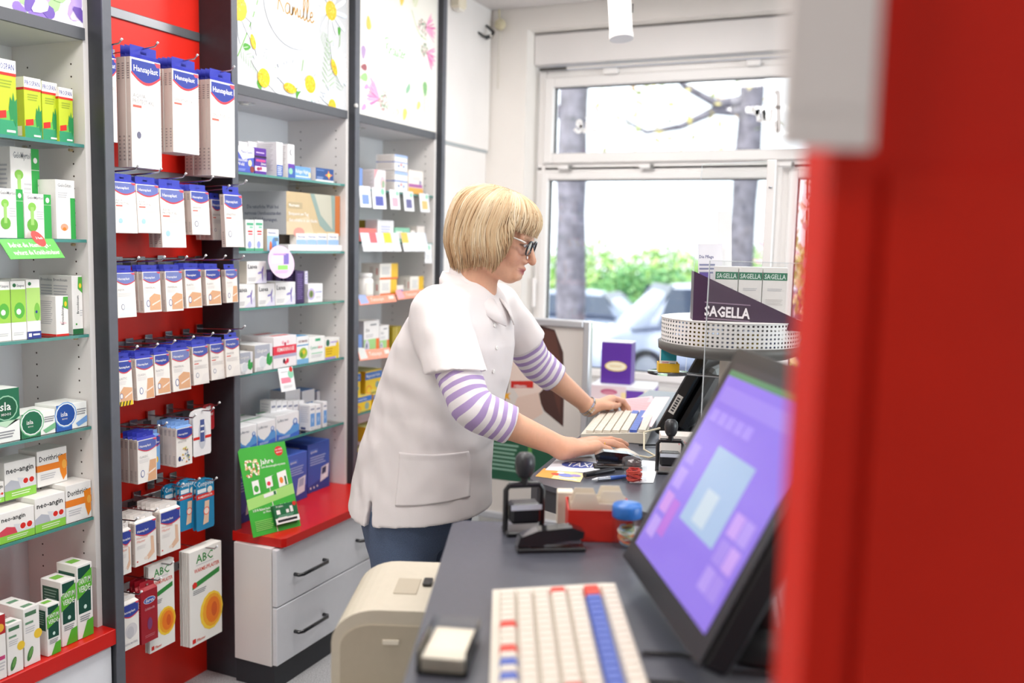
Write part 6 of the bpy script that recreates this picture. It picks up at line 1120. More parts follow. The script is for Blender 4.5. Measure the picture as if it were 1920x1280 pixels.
B.cone(hd(.084, 0, .004), hd(.1105, 0, -.036), .0082, .0092, .008); B.cone(hd(.110, 0, -.040), hd(.112, 0, -.042), .0095, .0088, .008)
B.ell(hd(.078, 0, -.074), (.017, .026, .022), HA, .012)
for q in (1, -1):
    B.cone(hd(.0965, 0, -.0675), hd(.083, .023*q, -.0675), .0052, .0030, .005); B.cone(hd(.0935, 0, -.0800), hd(.082, .022*q, -.0715), .0060, .0030, .005)
for q in (1, -1): B.cone(hd(.105, 0, -.0735), hd(.085, .026*q, -.0685), .0020, .0012, .003, True)
# arms and hands
B.cone(RS, RE, .046, .035, .01); B.cone(RE, RE+(RW-RE)*.36, .035, .0385, .01); B.cone(RE+(RW-RE)*.36, RW, .0385, .0255, .01)
B.cone(LS, LE, .045, .034, .01); B.cone(LE, LE+(LW-LE)*.34, .034, .037, .01); B.cone(LE+(LW-LE)*.34, LW, .037, .0245, .01)
def nrm(v): return v/np.linalg.norm(v)
FL = ((.041, .026, .021), (.045, .029, .022), (.042, .027, .022), (.032, .020, .019)); LAT = (.026, .009, -.009, -.026); KN = (.086, .091, .086, .077); NAILS = []
def hand(W, d, n, l, curls, spread, thumb, sz=1.):
    d, l = nrm(d), nrm(l); n = nrm(n-d*(n@d)); l = nrm(l-d*(l@d)-n*(l@n))
    for i in range(4):
        K = W+(d*KN[i]+l*LAT[i]+n*(.004 if i in (1, 2) else .0))*sz
        B.cone(W+l*LAT[i]*.62*sz-n*.002, K-d*.012*sz-n*.004, .0160*sz, .0125*sz, .014); B.cone(K-d*.02*sz-n*.002, K, .0112*sz, .0105*sz, .008)
        p = K; dirn = nrm(d+l*spread[i]); a = 0; rad = (.0098, .0086, .0078, .0062)
        for j in range(3):
            a = curls[i][j]; dv_ = dirn*math.cos(a)-n*math.sin(a); q = p+dv_*FL[i][j]*sz*(.9 if i == 3 else 1); B.cone(p, q, rad[j]*sz*(.9 if i == 3 else 1), rad[j+1]*sz*(.9 if i == 3 else 1), .0035); p = q
        nn_ = n*math.cos(a)+dirn*math.sin(a); NAILS.append((p-dv_*.004+nn_*.0055*sz, dv_, nn_))
    q0 = W+(d*.020+l*.022-n*.006)*sz
    for (df, dl, dn, r0, r1) in thumb:
        q1 = W+(d*df+l*dl+n*dn)*sz; B.cone(q0, q1, r0*sz, r1*sz, .010 if r0 > .012 else .004); q0 = q1
    B.cone(W-d*.01, W+d*.02, .0235*sz, .021*sz, .014)
RD = v3(ony(1128, 829, 2.225))-RW; RT = v3(ony(1190, 852, 2.30))
hand(RW, RD, np.array((0, 0, 1.)), np.array((-.6, .8, 0)), [(.14, .32, .50), (.10, .30, .46), (.16, .42, .62), (.4, .75, 1.0)], (.10, .03, -.03, -.1), [(.050, .040, -.016, .0155, .012), (.078, .047, -.024, .011, .0095), (.100, .044, -.030, .0093, .007)], 1.10)
LD = v3(ony(1146, 748, 2.785))-LW
hand(LW, LD, np.array((-.30, .35, 1.)), np.array((.75, .1, -.25)), [(.55, 1.25, 1.7), (.75, 1.6, 2.2), (.9, 1.8, 2.5), (1.0, 1.9, 2.6)], (.05, .0, -.02, -.06), [(.050, .036, -.020, .0155, .0115), (.078, .034, -.026, .011, .0095), (.100, .026, -.028, .0093, .007)], .97)
P, F = B.mesh(); P = relax(P, F, 2, .45)
person = thing('person', 'woman with blonde bob, glasses and white smock working at the desk', 'person', (-1.29, YP, 0))
PO_ = Vector(person.location)
def pobj(nm, me, par=None):
    o = obj(nm, me, par or person)
    if par is None: o.location = -PO_
    return o
# skin material with lips, brows and cheeks as a colour attribute
me = np_mesh('body', P, F, []); L = (P-HO) @ HA.T
col = np.tile(np.array(lin('e6b192')), (len(P), 1)); head = P[:, 2] > 1.30
def blend(mask, c, w): 
    global col
    w = (w*mask)[:, None]; col = col*(1-w)+np.array(lin(c))*w
lip = np.exp(-(((L[:, 2]+.0735)/.0085)**4))*np.exp(-((L[:, 1]/.021)**4))*(L[:, 0] > .078); blend(head, 'b8606a', lip*.85)
blend(head, '8a3a3a', np.exp(-(((L[:, 2]+.0735)/.0022)**2))*np.exp(-((L[:, 1]/.022)**4))*(L[:, 0] > .08)*.8)
for q in (1, -1):
    blend(head, 'd8806f', np.exp(-(((L[:, 0]-.07)/.03)**2+((L[:, 1]-q*.036)/.022)**2+((L[:, 2]+.042)/.022)**2))*.35)
    blend(head, 'a87f5a', np.exp(-(((L[:, 2]-.018-.004*np.cos(L[:, 1]*80))/.004)**2))*(np.abs(L[:, 1]-q*.03) < .02)*(L[:, 0] > .06)*.6)
    e = ((L[:, 1]-q*.031)/.0125)**2+((L[:, 2]+.005)/.0055)**2; blend(head, '3a2a28', np.clip(1.25-np.abs(e-1)*2.2, 0, 1)*(L[:, 0] > .06)*.7); blend(head, 'e9e4e0', (e < .8)*(L[:, 0] > .06)*.9)
    blend(head, '4a5a68', ((((L[:, 1]-q*.030)/.006)**2+((L[:, 2]+.006)/.006)**2) < 1)*(L[:, 0] > .07)*(e < .9)*1.)
blend(head, 'c8806c', np.exp(-(((L[:, 0]-.106)/.016)**2+(L[:, 1]/.014)**2+((L[:, 2]+.043)/.014)**2))*.4)
hands = (P[:, 0] > -.90) & (P[:, 2] < 1.05); blend(hands, 'dc947c', .3*np.clip((P[:, 0]+.90)/.12, 0, 1))
for c_, dv_, nn_ in NAILS: 
    q = P-c_; blend(hands, 'e8b4a8', np.exp(-((q@dv_)/.006)**4)*np.exp(-((np.linalg.norm(q, axis=1))/.009)**4)*((q@nn_) > -.0015)*.8)
at = me.color_attributes.new('skin', 'FLOAT_COLOR', 'POINT'); at.data.foreach_set('color', np.concatenate([col, np.ones((len(P), 1))], 1).ravel())
sk = bpy.data.materials.new('skin'); sk.use_nodes = True; nt = sk.node_tree; b_ = nt.nodes['Principled BSDF']; vc = nt.nodes.new('ShaderNodeVertexColor'); vc.layer_name = 'skin'
nz_ = nt.nodes.new('ShaderNodeTexNoise'); nz_.inputs['Scale'].default_value = 120; mx = nt.nodes.new('ShaderNodeMixRGB'); mx.blend_type = 'MULTIPLY'; mx.inputs[0].default_value = .12
nt.links.new(vc.outputs[0], mx.inputs[1]); nt.links.new(nz_.outputs['Fac'], mx.inputs[2]); nt.links.new(mx.outputs[0], b_.inputs['Base Color']); b_.inputs['Roughness'].default_value = .5; b_.inputs['Subsurface Weight'].default_value = .12; b_.inputs['Subsurface Radius'].default_value = (.012, .005, .003)
me.materials.append(sk); bodyo = pobj('body', me)
# --- smock
SM = [(1.385, -1.115, -1.200, .056), (1.365, -1.105, -1.205, .062), (1.350, -1.095, -1.210, .072), (1.335, -1.082, -1.226, .098), (1.31, -1.068, -1.245, .140), (1.28, -1.058, -1.270, .172), (1.24, -1.045, -1.300, .188), (1.17, -1.034, -1.348, .190), (1.08, -1.044, -1.392, .184), (.98, -1.068, -1.425, .180), (.88, -1.094, -1.452, .190), (.78, -1.100, -1.474, .205), (.69, -1.096, -1.490, .220), (.60, -1.094, -1.495, .225)]
S = Field(axis([(-1.58, -.90, .005)]), axis([(1.88, 2.62, .005)]), axis([(.64, 1.41, .005)]))
S.stack(SM, YP, .02, p=2.25)
rd_, ld_ = nrm(RE-RS), nrm(LE-LS)
RH = RS+rd_*.182+np.array((-.010, .0, 0)); LH = LS+ld_*.15; cR = (RH, nrm(np.array((.16, -.12, -1.)))); cL = (LH, ld_)
for a, b, r0, r1 in ((RS+np.array((-.010, .014, -.004)), RH+rd_*.05, .064, .076), (RS+np.array((-.03, .03, -.03)), RH+np.array((-.040, .014, 0))+rd_*.05, .055, .060), (RS+np.array((.02, .03, -.03)), RH+np.array((.022, .006, .0))+rd_*.05, .05, .056)): S.cone(a, b, r0, r1, .022, cut=cR)
S.cone(LS+np.array((-.01, -.012, -.004)), LH+ld_*.05, .064, .074, .03, cut=cL)
S.cone((-1.150, 2.13, 1.292), (-1.150, 2.37, 1.292), .040, .040, .04)
X, Y, Z = np.ix_(*S.a)
S.V = np.maximum(S.V, (.684+.012*np.sin((X+1.3)*9)+.055*np.clip((-1.345-X)/.14, 0, 1)**1.5)-Z+0*Y).astype(np.float32)
for yy in np.arange(1.99, 2.09, .008): S.cone((-1.330, yy, .66), (-1.333, yy, .765), .014, .0022, .003, True)
P, F = S.mesh(); sharp = (P[:, 2] < .725) | (np.abs((P-RH)@cR[1]) < .012) | (np.abs((P-LH)@cL[1]) < .012); P = relax(P, F, 3, .5, ~sharp); P = relax(P, F, 1, .3)
tz = np.array(sorted(SM))
def folds(p):
    x, y, z = p; n = noise.noise
    a = n(Vector((x*7, y*7, z*3.2)))*.007+n(Vector((x*16+z*9, y*12, z*7-x*8)))*.0050+n(Vector((x*34+z*14, y*22, z*15-x*16)))*.0022
    w = math.exp(-((z-1.05)/.11)**2)*math.exp(-((x+1.22)/.12)**2); a += w*.0034*math.sin((z*.8+x*.55)*70+5*n(Vector((x*5, y*5, z*5))))
    w = math.exp(-((z-1.22)/.07)**2)*math.exp(-((x+1.13)/.08)**2); a += w*.0018*math.sin((z*.5-x)*80+4*n(Vector((x*5, y*5, z*5))))
    return a*min(1, max(.25, (z-.69)/.08))
me0 = np_mesh('t', P, F, []); nr = np.zeros(len(P)*3); me0.vertices.foreach_get('normal', nr); nr = nr.reshape(-1, 3); bpy.data.meshes.remove(me0)
fo = np.array([folds(p) for p in P]); P2 = P+nr*fo[:, None]; WHT = M('efe9e8', .75, bump=.12, bs=700)
smo = pobj('smock', np_mesh('smock', P2, F, [WHT]))
def solid(nm, P, F, mats, th, par=None, off=-1):
    o = pobj(nm, np_mesh(nm, P, F, mats), par); md = o.modifiers.new('s', 'SOLIDIFY'); md.thickness = th; md.offset = off; return o
# pocket patch lying on the near side of the smock
near = (nr[:, 1] < -.15) & (P2[:, 0] > -1.32) & (P2[:, 0] < -1.03) & (P2[:, 2] > .70) & (P2[:, 2] < .96); Q = P2[near]; G = []; n1, n2 = 30, 28
for i in range(n1):
    for j in range(n2):
        u, v = i/(n1-1), j/(n2-1); x = -1.252+.150*u; z = .750+.010*u+(.142-.012*u)*v; w = np.exp(-((Q[:, 0]-x)**2+(Q[:, 2]-z)**2)/(2*.0045**2))+1e-12; G.append((x, (Q[:, 1]*w).sum()/w.sum()-.0028-(.0012 if v > .9 else 0), z))
Fp = np.array([(i*n2+j, (i+1)*n2+j, (i+1)*n2+j+1, i*n2+j+1) for i in range(n1-1) for j in range(n2-1)]); solid('pocket', np.array(G), Fp, [WHT], .0022, smo, 0)
BTN = M('f6f4f0', .25)
for k, (x, y) in enumerate(((926, 612), (922, 655), (917, 702), (910, 750))):
    z = onx(x, y, -1.03).z
    cand = np.argsort(np.abs(P2[:, 2]-z)+np.abs(P2[:, 1]-(YP-.045))*1.+(nr[:, 0] < .3)*1.)[:1][0]; p = P2[cand]; n_ = nr[cand]
    bt = MB().lathe([(0, 0), (.0055, 0), (.006, .001), (.0055, .002), (.003, .0016), (0, .0016)], BTN, 14).build('button', smo); bt.matrix_local = Matrix.Translation(Vector(p+n_*.001)) @ Vector(n_).to_track_quat('Z', 'Y').to_matrix().to_4x4()
rows = []; NA = 48
for i in range(NA+1):
    q = math.radians(14+332*i/NA); c_, s_ = math.cos(q), math.sin(q); fr0 = max(0, c_); z0 = 1.330-.060*fr0**1.2+.012*max(0, -c_)**.7; cx = -1.146
    base = np.array((cx+.076*c_, YP+.074*s_, z0-.012)); stand = np.array((cx+(.072+.004*fr0)*c_, YP+.068*s_, z0+.026)); out = np.array((cx+(.078+.006*fr0)*c_, YP+.074*s_, z0+.028))
    bq = max(0, -c_); fall = np.array((cx+(.098+.030*fr0-.018*bq)*c_, YP+(.098-.012*bq+.006*fr0)*s_, z0-.010-.034*fr0**1.6)); mid = (out+fall)/2+np.array((c_, s_, .5))*.004
    rows.append([base, stand, out, mid, fall])
Pc = np.array([p for r in rows for p in r]); Fc = np.array([(i*5+j, (i+1)*5+j, (i+1)*5+j+1, i*5+j+1) for i in range(NA) for j in range(4)])
solid('collar', Pc, Fc, [WHT], .0028, smo, 0)
# --- striped shirt sleeves
st = bpy.data.materials.new('stripes'); st.use_nodes = True; nt = st.node_tree; b_ = nt.nodes['Principled BSDF']; an = nt.nodes.new('ShaderNodeAttribute'); an.attribute_name = 'along'
m1 = nt.nodes.new('ShaderNodeMath'); m1.operation = 'MULTIPLY'; m1.inputs[1].default_value = 1/.0245; m2 = nt.nodes.new('ShaderNodeMath'); m2.operation = 'FRACT'; m3 = nt.nodes.new('ShaderNodeMath'); m3.operation = 'GREATER_THAN'; m3.inputs[1].default_value = .52
mx = nt.nodes.new('ShaderNodeMixRGB'); mx.inputs[1].default_value = (*lin('efeaec'), 1); mx.inputs[2].default_value = (*lin('b29acb'), 1)
nt.links.new(an.outputs['Fac'], m1.inputs[0]); nt.links.new(m1.outputs[0], m2.inputs[0]); nt.links.new(m2.outputs[0], m3.inputs[0]); nt.links.new(m3.outputs[0], mx.inputs[0]); nt.links.new(mx.outputs[0], b_.inputs['Base Color']); b_.inputs['Roughness'].default_value = .85
def sleeve(nm, S0, E0, W0, fr_end, r):
    E1 = E0+(W0-E0)*fr_end; pts = [S0+(E0-S0)*t for t in np.linspace(.56, .86, 10)]
    c0 = S0+(E0-S0)*.86; c1 = E0+(W0-E0)*.12
    for t in np.linspace(.1, 1, 8): pts.append((1-t)**2*c0+2*t*(1-t)*E0+t*t*c1)
    for t in np.linspace(.16, fr_end, 12): pts.append(E0+(W0-E0)*t)
    pts = np.array(pts); s_ = np.concatenate([[0], np.cumsum(np.linalg.norm(np.diff(pts, axis=0), axis=1))]); n = 40; V_s = []; al = []; up = np.array((0, 1., 0))
    for i, p in enumerate(pts):
        t = nrm(pts[min(i+1, len(pts)-1)]-pts[max(i-1, 0)]); a = nrm(up-t*(up@t)); b = np.cross(t, a); up = a; u = s_[i]/s_[-1]; rr = r[0]+(r[1]-r[0])*u
        for j in range(n):
            q = 2*math.pi*j/n; w = rr*(1+.035*noise.noise(Vector((3*math.cos(q), 3*math.sin(q), s_[i]*22)))+.02*math.sin(s_[i]*95+2*math.cos(q)+q)*math.exp(-((u-.5)/.22)**2))
            V_s.append(p+(a*math.cos(q)+b*math.sin(q))*w); al.append(s_[i]+.004*noise.noise(Vector((math.cos(q), math.sin(q), s_[i]*5))))
    m = len(pts); Fs = np.array([(i*n+j, i*n+(j+1) % n, (i+1)*n+(j+1) % n, (i+1)*n+j) for i in range(m-1) for j in range(n)])
    me = np_mesh(nm, np.array(V_s), Fs, [st]); me.attributes.new('along', 'FLOAT', 'POINT').data.foreach_set('value', np.array(al, np.float32)); o = pobj(nm, me); md = o.modifiers.new('s', 'SOLIDIFY'); md.thickness = .002; md.offset = 1; return o
sleeve('shirt_sleeve', RS, RE, RW, .40, (.056, .0475)); sleeve('shirt_sleeve', LS, LE, LW, .36, (.056, .046))
# --- jeans and shoes
J = Field(axis([(-1.58, -1.06, .009)]), axis([(1.98, 2.52, .009)]), axis([(.02, .82, .009)]))
J.stack([(.80, -1.13, -1.46, .178), (.72, -1.14, -1.475, .185), (.66, -1.15, -1.46, .18), (.60, -1.17, -1.44, .165)], YP, .02)
for y in (2.155, 2.345): J.cone((-1.295, y, .68), (-1.29, y, .44), .108, .078, .03); J.cone((-1.29, y, .44), (-1.31, y, .08), .075, .062, .03)
P, F = J.mesh(); P = relax(P, F, 2); DEN = M('5a6a86', .8, grain=.16, gs=420, bump=.3, bs=900); pobj('jeans', np_mesh('jeans', P, F, [DEN]))
for y in (2.155, 2.345):
    rings = []
    for j in range(11):
        u = j/10; x = -1.37+.25*u; hw = .042*(1-.25*(abs(u-.65)*1.6)**2)*(.55+.45*math.sin(math.pi*min(1, u*1.0+.16))); hh = .085-.045*min(1, max(0, (u-.25)/.5)); 
        if j == 10: hw *= .5; hh *= .6
        rings.append([(x, y+hw*math.cos(a), max(.002, .002+hh*(math.sin(a)*.5+.5))) for a in [2*math.pi*k/16 for k in range(16)]])
    sh = MB().loft(rings, M('f0eeea', .5)).build('shoe', person); sh.location = -PO_
# --- hair: bob with fringe; a shell and combed locks
def smooth(a, b, x): t = min(1, max(0, (x-a)/(b-a))); return t*t*(3-2*t)
def hair_pt(th, t, off=0.):
    """th azimuth (0 front, + towards camera side), t 0 crown .. 1 tip"""
    at_ = abs((th+math.pi) % (2*math.pi)-math.pi)
    ue = .023+(-.096-.023)*smooth(math.radians(54), math.radians(80), at_)-.036*smooth(math.radians(92), math.radians(150), at_)
    top = .118
    al_ = t*1.0; u = top+(ue-top)*(al_**1.35)
    zc = .012; k = (u-zc)/(top-zc)
    sc = (max(0, 1-abs(max(0, k))**2.5))**(1/2.5) if k > 0 else 1-.16*((-k*(top-zc)/.105)**2)
    sc *= 1-.05*smooth(.55, 1, t)*(1-smooth(math.radians(45), math.radians(75), at_))
    af = .117+.019*smooth(math.radians(60), math.radians(125), at_); asd = .097
    c, s_ = math.cos(th), math.sin(th); r = 1/math.sqrt((c/af)**2+(s_/asd)**2)
    tuck = smooth(.8, 1, t)*(.004+.012*smooth(math.radians(55), math.radians(85), at_)); r = r*sc+off-tuck
    f = -.012+r*c; s2 = r*s_
    f += .034*smooth(.58, 1., t)*smooth(math.radians(50), math.radians(68), at_)*(1-smooth(math.radians(80), math.radians(150), at_))
    return hd(f, s2, u)
HM = bpy.data.materials.new('hair'); HM.use_nodes = True; nt = HM.node_tree; b_ = nt.nodes['Principled BSDF']; an = nt.nodes.new('ShaderNodeAttribute'); an.attribute_name = 'lock'
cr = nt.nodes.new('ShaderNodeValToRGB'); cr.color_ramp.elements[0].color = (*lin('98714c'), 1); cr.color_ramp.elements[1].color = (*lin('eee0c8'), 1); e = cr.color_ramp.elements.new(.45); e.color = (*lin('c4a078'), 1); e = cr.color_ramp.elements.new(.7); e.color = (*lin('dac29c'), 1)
nt.links.new(an.outputs['Fac'], cr.inputs[0]); nt.links.new(cr.outputs[0], b_.inputs['Base Color']); b_.inputs['Roughness'].default_value = .5; b_.inputs['Specular IOR Level'].default_value = .4
n, m = 96, 26; Ph = np.array([hair_pt(2*math.pi*j/n, .02+.965*i/(m-1), -.006) for i in range(m) for j in range(n)]); Fh = np.array([(i*n+j, i*n+(j+1) % n, (i+1)*n+(j+1) % n, (i+1)*n+j) for i in range(m-1) for j in range(n)])
me = np_mesh('hair', Ph, Fh, [HM]); me.attributes.new('lock', 'FLOAT', 'POINT').data.foreach_set('value', np.full(len(Ph), .5, np.float32)); hr = pobj('hair', me); md = hr.modifiers.new('s', 'SOLIDIFY'); md.thickness = .004
Pv, Fv, Lk = [], [], []; NL = 1700
for k in range(NL):
    th = 2*math.pi*(k+random.random())/NL; w0 = random.uniform(.0011, .0026); lk = min(1, max(0, random.gauss(.62, .10)+.38*noise.noise(Vector((math.cos(th)*5, math.sin(th)*5, 3.1)))+.16*noise.noise(Vector((math.cos(th)*22, math.sin(th)*22, 1.7))))); ph = random.uniform(0, 6.28); am = random.uniform(.004, .03); t0 = random.uniform(.0, .05); t1 = random.uniform(.93, 1.025); of = random.uniform(-.003, .0045); sw = random.uniform(-.16, .16)
    prev = None; rows_ = 14
    at_ = abs((th+math.pi) % (2*math.pi)-math.pi)
    for i in range(rows_):
        t = t0+(t1-t0)*i/(rows_-1); p = hair_pt(th+am*math.sin(ph+t*3)+sw*t*t, t, of*smooth(0, .3, t)+(.004 if i == rows_-1 else 0)*random.random()); q = hair_pt(th+.02, t, of); 
        tan = nrm(q-p) if np.linalg.norm(q-p) > 1e-6 else hs; nout = nrm(p-hd(-.012, 0, .02)); w = w0*(1 if i < rows_-3 else (.8, .55, .2)[i-rows_+3])
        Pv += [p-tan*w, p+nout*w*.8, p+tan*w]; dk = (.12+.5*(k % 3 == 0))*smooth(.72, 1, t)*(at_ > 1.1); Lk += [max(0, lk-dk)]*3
        if i: b0 = len(Pv)-6; Fv += [(b0, b0+1, b0+4, b0+3), (b0+1, b0+2, b0+5, b0+4)]
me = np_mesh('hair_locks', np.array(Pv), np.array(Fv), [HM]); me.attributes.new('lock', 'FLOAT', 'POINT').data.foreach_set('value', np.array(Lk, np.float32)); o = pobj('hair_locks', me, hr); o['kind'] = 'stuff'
# --- glasses, watch, ring
gl = bpy.data.objects.new('glasses', None); COLL.objects.link(gl); gl.parent = person; gl.location = -PO_
FRM = M('23242a', .25, coat=.4); LENS = clear('lens_glass', (.55, .56, .62), rough=.15)
for q in (1, -1):
    ring = [];
    for j in range(24):
        a = 2*math.pi*j/24; c, s_ = math.cos(a), math.sin(a); rr = 1/((abs(c/.0245)**3.+abs(s_/.0185)**3.)**(1/3.)); ring.append(hd(.099-.20*(.033+c*rr)**2*3.2-.001, q*(.0335+c*rr), -.008+s_*rr))
    MB().tube([Vector(p) for p in ring+ring[:2]], .0026, FRM, n=8, cap=False).build('rim', gl); MB().add([Vector(p) for p in ring], [tuple(range(24))], LENS).build('lens', gl)
    MB().tube([Vector(hd(.086, q*.060, .004)), Vector(hd(.075, q*.0685, .006)), Vector(hd(.03, q*.0765, .007)), Vector(hd(-.02, q*.080, .004))], .0022, M('e6e0d8', .25), n=8).build('temple', gl)
MB().tube([Vector(hd(.0985, .009, -.003)), Vector(hd(.1005, 0, .001)), Vector(hd(.0985, -.009, -.003))], .0018, FRM, n=8).build('bridge', gl)
wd_ = nrm(LW-LE); wc = LW-wd_*.006; a = nrm(np.array((0, 0, 1.))-wd_*wd_[2]); b = np.cross(wd_, a)
m = MB(); GLD = M('c9b48a', .25, .9); SLV = M('c9c9cc', .25, .9)
wt = bpy.data.objects.new('wristwatch', None); COLL.objects.link(wt); wt.parent = person; wt.location = -PO_
for j in range(26):
    q0 = 2*math.pi*j/26; rr = .0305
    for kx, (o1, mm) in enumerate(((-.006, SLV), (0, GLD), (.006, SLV))):
        c = wc+wd_*o1+(a*math.cos(q0)+b*math.sin(q0))*rr; ex = -a*math.sin(q0)+b*math.cos(q0); en = a*math.cos(q0)+b*math.sin(q0)
        v = [Vector(c+ex*sx*.003+wd_*sy*.0026+en*sz*.0014) for sx in (-1, 1) for sy in (-1, 1) for sz in (-1, 1)]; m.add(v, [(0, 1, 3, 2), (4, 6, 7, 5), (0, 4, 5, 1), (2, 3, 7, 6), (0, 2, 6, 4), (1, 5, 7, 3)], mm)
o = m.build('bracelet', wt); o['kind'] = 'stuff'
K2 = RW+(nrm(RD)*KN[2])*1.10; l_ = nrm(np.array((-.6, .8, 0))); K2 = K2+l_*LAT[2]*1.10; dr = nrm(nrm(RD)*math.cos(.16)-np.array((0, 0, 1))*math.sin(.16)); c = K2+dr*.020
MB().tube([Vector(c+(np.cross(dr, l_)*math.cos(q)+l_*math.sin(q))*0.0122) for q in [2*math.pi*j/20 for j in range(22)]], .0016, M('d8a848', .2, 1.), n=6, cap=False).build('ring', person).location = -PO_
# prescription in her left hand
a_, b_, c_, d_ = ony(1172, 782, 2.80), ony(1232, 776, 2.86), ony(1222, 728, 2.90), ony(1164, 748, 2.86)
plate('prescription', 'pale pink prescription sheet held in her left hand', 'paper', [a_, b_, c_, d_], 'efc9cc', [lines(.08, .9, .9, 9, .09, 'e0a4ac'), ('R', .1, .1, .5, .3, 'f4dcdc')], 1, 1, th=.0006)
plate('prescription', 'second pink sheet lying by the till monitor', 'paper', [onz(1190, 800, .93), onz(1222, 800, .93), ony(1246, 744, 2.95), ony(1228, 744, 2.95)], 'efccd0', [], 1, 1, th=.0006)
print('arm lengths', np.linalg.norm(RE-RS), np.linalg.norm(RW-RE), np.linalg.norm(LE-LS), np.linalg.norm(LW-LE), RW, LW)
# ================================================================== outside the window
random.seed(9)
ZG = -.85
struct('ground', MB().box(-40, 30, 4.6, 60, ZG-.1, ZG, M('6f7488', .8, grain=.1, gs=3)))
MB().box(-40, 30, 20.6, 21.0, ZG, ZG+.14, M('b0b0b2', .8)).build('kerb', None)['kind'] = 'structure'
bpy.data.objects['kerb'].name = 'trim_4'
MB().box(-40, 30, 21.0, 60, ZG, ZG+.10, M('8fa868', .9, grain=.3, gs=2)).build('lawn', None, label='green lawn strip under the hedge across the street', cat='lawn')['kind'] = 'stuff'
def leaves(n, f, size, cols):
    mb = MB(); ms = [M(c, .6) for c in cols]
    for _ in range(n):
        p = f(); a = Vector((random.gauss(0, 1), random.gauss(0, 1), random.gauss(0, 1))).normalized(); b = a.orthogonal().normalized(); b = (b*math.cos(1)+a.cross(b)*math.sin(random.uniform(0, 6))).normalized(); c = a.cross(b).normalized(); s = size*random.uniform(.6, 1.3)
        mb.add([p-b*s, p+c*s*.5, p+b*s, p-c*s*.5], [(0, 1, 2, 3)], random.choice(ms))
    return mb
def in_ell(c, r):
    def f():
        while True:
            v = Vector((random.uniform(-1, 1), random.uniform(-1, 1), random.uniform(-1, 1)))
            if .2 < v.length < 1: return Vector((c[0]+v.x*r[0], c[1]+v.y*r[1], c[2]+v.z*r[2]))
    return f
GRN = ('9cc46a', 'b4d67e', '7fae5a', 'cfe29c', '6f9e58'); YEL = ('d8cc8a', 'c8b870', 'e4d8a0', 'a8b070', 'd0a878')
NMB = ('bushy green shrub of the hedge behind the left tree trunk', 'bushy green shrub of the hedge above the silver car', 'bright green shrub of the hedge in the window centre', 'green shrub of the hedge behind the white van', 'green shrub of the hedge behind the right tree trunk', 'green shrub of the hedge at the right, partly hidden')
for k, x in enumerate((-10.5, -8.4, -6.3, -4.4, -2.4, -.2)):
    t = thing('shrub', NMB[k], 'shrub', (x, 23.5+random.uniform(-.5, .5), ZG+.1), group='hedge shrubs across the street'); h = random.uniform(2.0, 2.5)
    leaves(2600, in_ell((0, 0, h*.5), (1.35, 1.0, h*.52)), .085, GRN).build('foliage', t)['kind'] = 'stuff'
    m = MB()
    for j in range(5): m.tube([(random.uniform(-.2, .2), random.uniform(-.2, .2), 0), (random.uniform(-.8, .8), random.uniform(-.5, .5), h*.7)], [.04, .015], M('6a5a48', .9), n=6)
    m.build('stems', t)['kind'] = 'stuff'
# big shrub leaning towards the parked cars
t = thing('shrub', 'dark green drooping shrub between the two parked cars', 'shrub', (-6.2, 21.3, ZG+.1)); leaves(2600, in_ell((0, 0, .85), (1.5, .7, .95)), .08, ('5f9a5a', '7fb070', '4f8a5a', '90c080')).build('foliage', t)['kind'] = 'stuff'; MB().tube([(0, 0, 0), (.1, 0, 1.0)], [.06, .02], M('6a5a48', .9)).build('stem', t)
BARK = M('757079', .95, grain=.35, gs=7, bump=.8, bs=14)
def tree(label, x, y, r, hgt, nb, n):
    t = thing('street_tree', label, 'tree', (x, y, ZG)); pts = []; rr = []
    for j in range(12):
        u = j/11; pts.append((.03*math.sin(u*5+x), .03*math.cos(u*4+x), hgt*u)); rr.append(r*(1.0-.10*u)*(1.25 if j == 0 else 1)*(1+.06*math.sin(j*2.3)))
    MB().tube(pts, rr, BARK, n=18).build('trunk', t); m = MB(); ends = []
    for j in range(nb):
        a = random.uniform(0, 6.28); z0 = hgt*random.uniform(.60, .98); L = random.uniform(1.5, 3.4); d = Vector((math.cos(a), math.sin(a)*.6, random.uniform(-.05, .6))); p0 = Vector((0, 0, z0)); P = [p0+d*(L*k/4)+Vector((0, 0, .25*math.sin(k*1.3+j))) for k in range(5)]
        MB().tube(P, [.09, .07, .05, .035, .015], BARK, n=8).build('branch', t); ends += P[2:]
    def f():
        e = random.choice(ends); return e+Vector((random.gauss(0, .55), random.gauss(0, .5), random.gauss(0, .45)))
    leaves(n, f, .075, YEL).build('foliage', t)['kind'] = 'stuff'
tree('thick street tree trunk at the left of the window', -5.02, 13.25, .235, 6.2, 3, 420); tree('street tree trunk seen beside the acrylic screen', -2.66, 14.5, .205, 6.6, 4, 520)
t = thing('rose_bush', 'rose bush with pink blossoms outside the right window', 'shrub', (-.75, 8.0, ZG))
leaves(900, in_ell((0, 0, 1.9), (.62, .5, 1.5)), .05, ('9fba6a', 'b8cc88', 'd8c898', '8fa860')).build('foliage', t)['kind'] = 'stuff'
leaves(260, in_ell((0, -.1, 2.2), (.6, .5, 1.0)), .06, ('f4bcc8', 'f8d4da', 'f0a8b8', 'f4dcd0')).build('blossoms', t)['kind'] = 'stuff'
m = MB()
for j in range(9): m.tube([(random.uniform(-.1, .1), random.uniform(-.1, .1), 0), (random.uniform(-.3, .3), random.uniform(-.2, .2), 1.5), (random.uniform(-.6, .6), random.uniform(-.4, .4), 3.1)], [.02, .015, .006], M('6a4a38', .8), n=6)
m.build('stems', t)['kind'] = 'stuff'
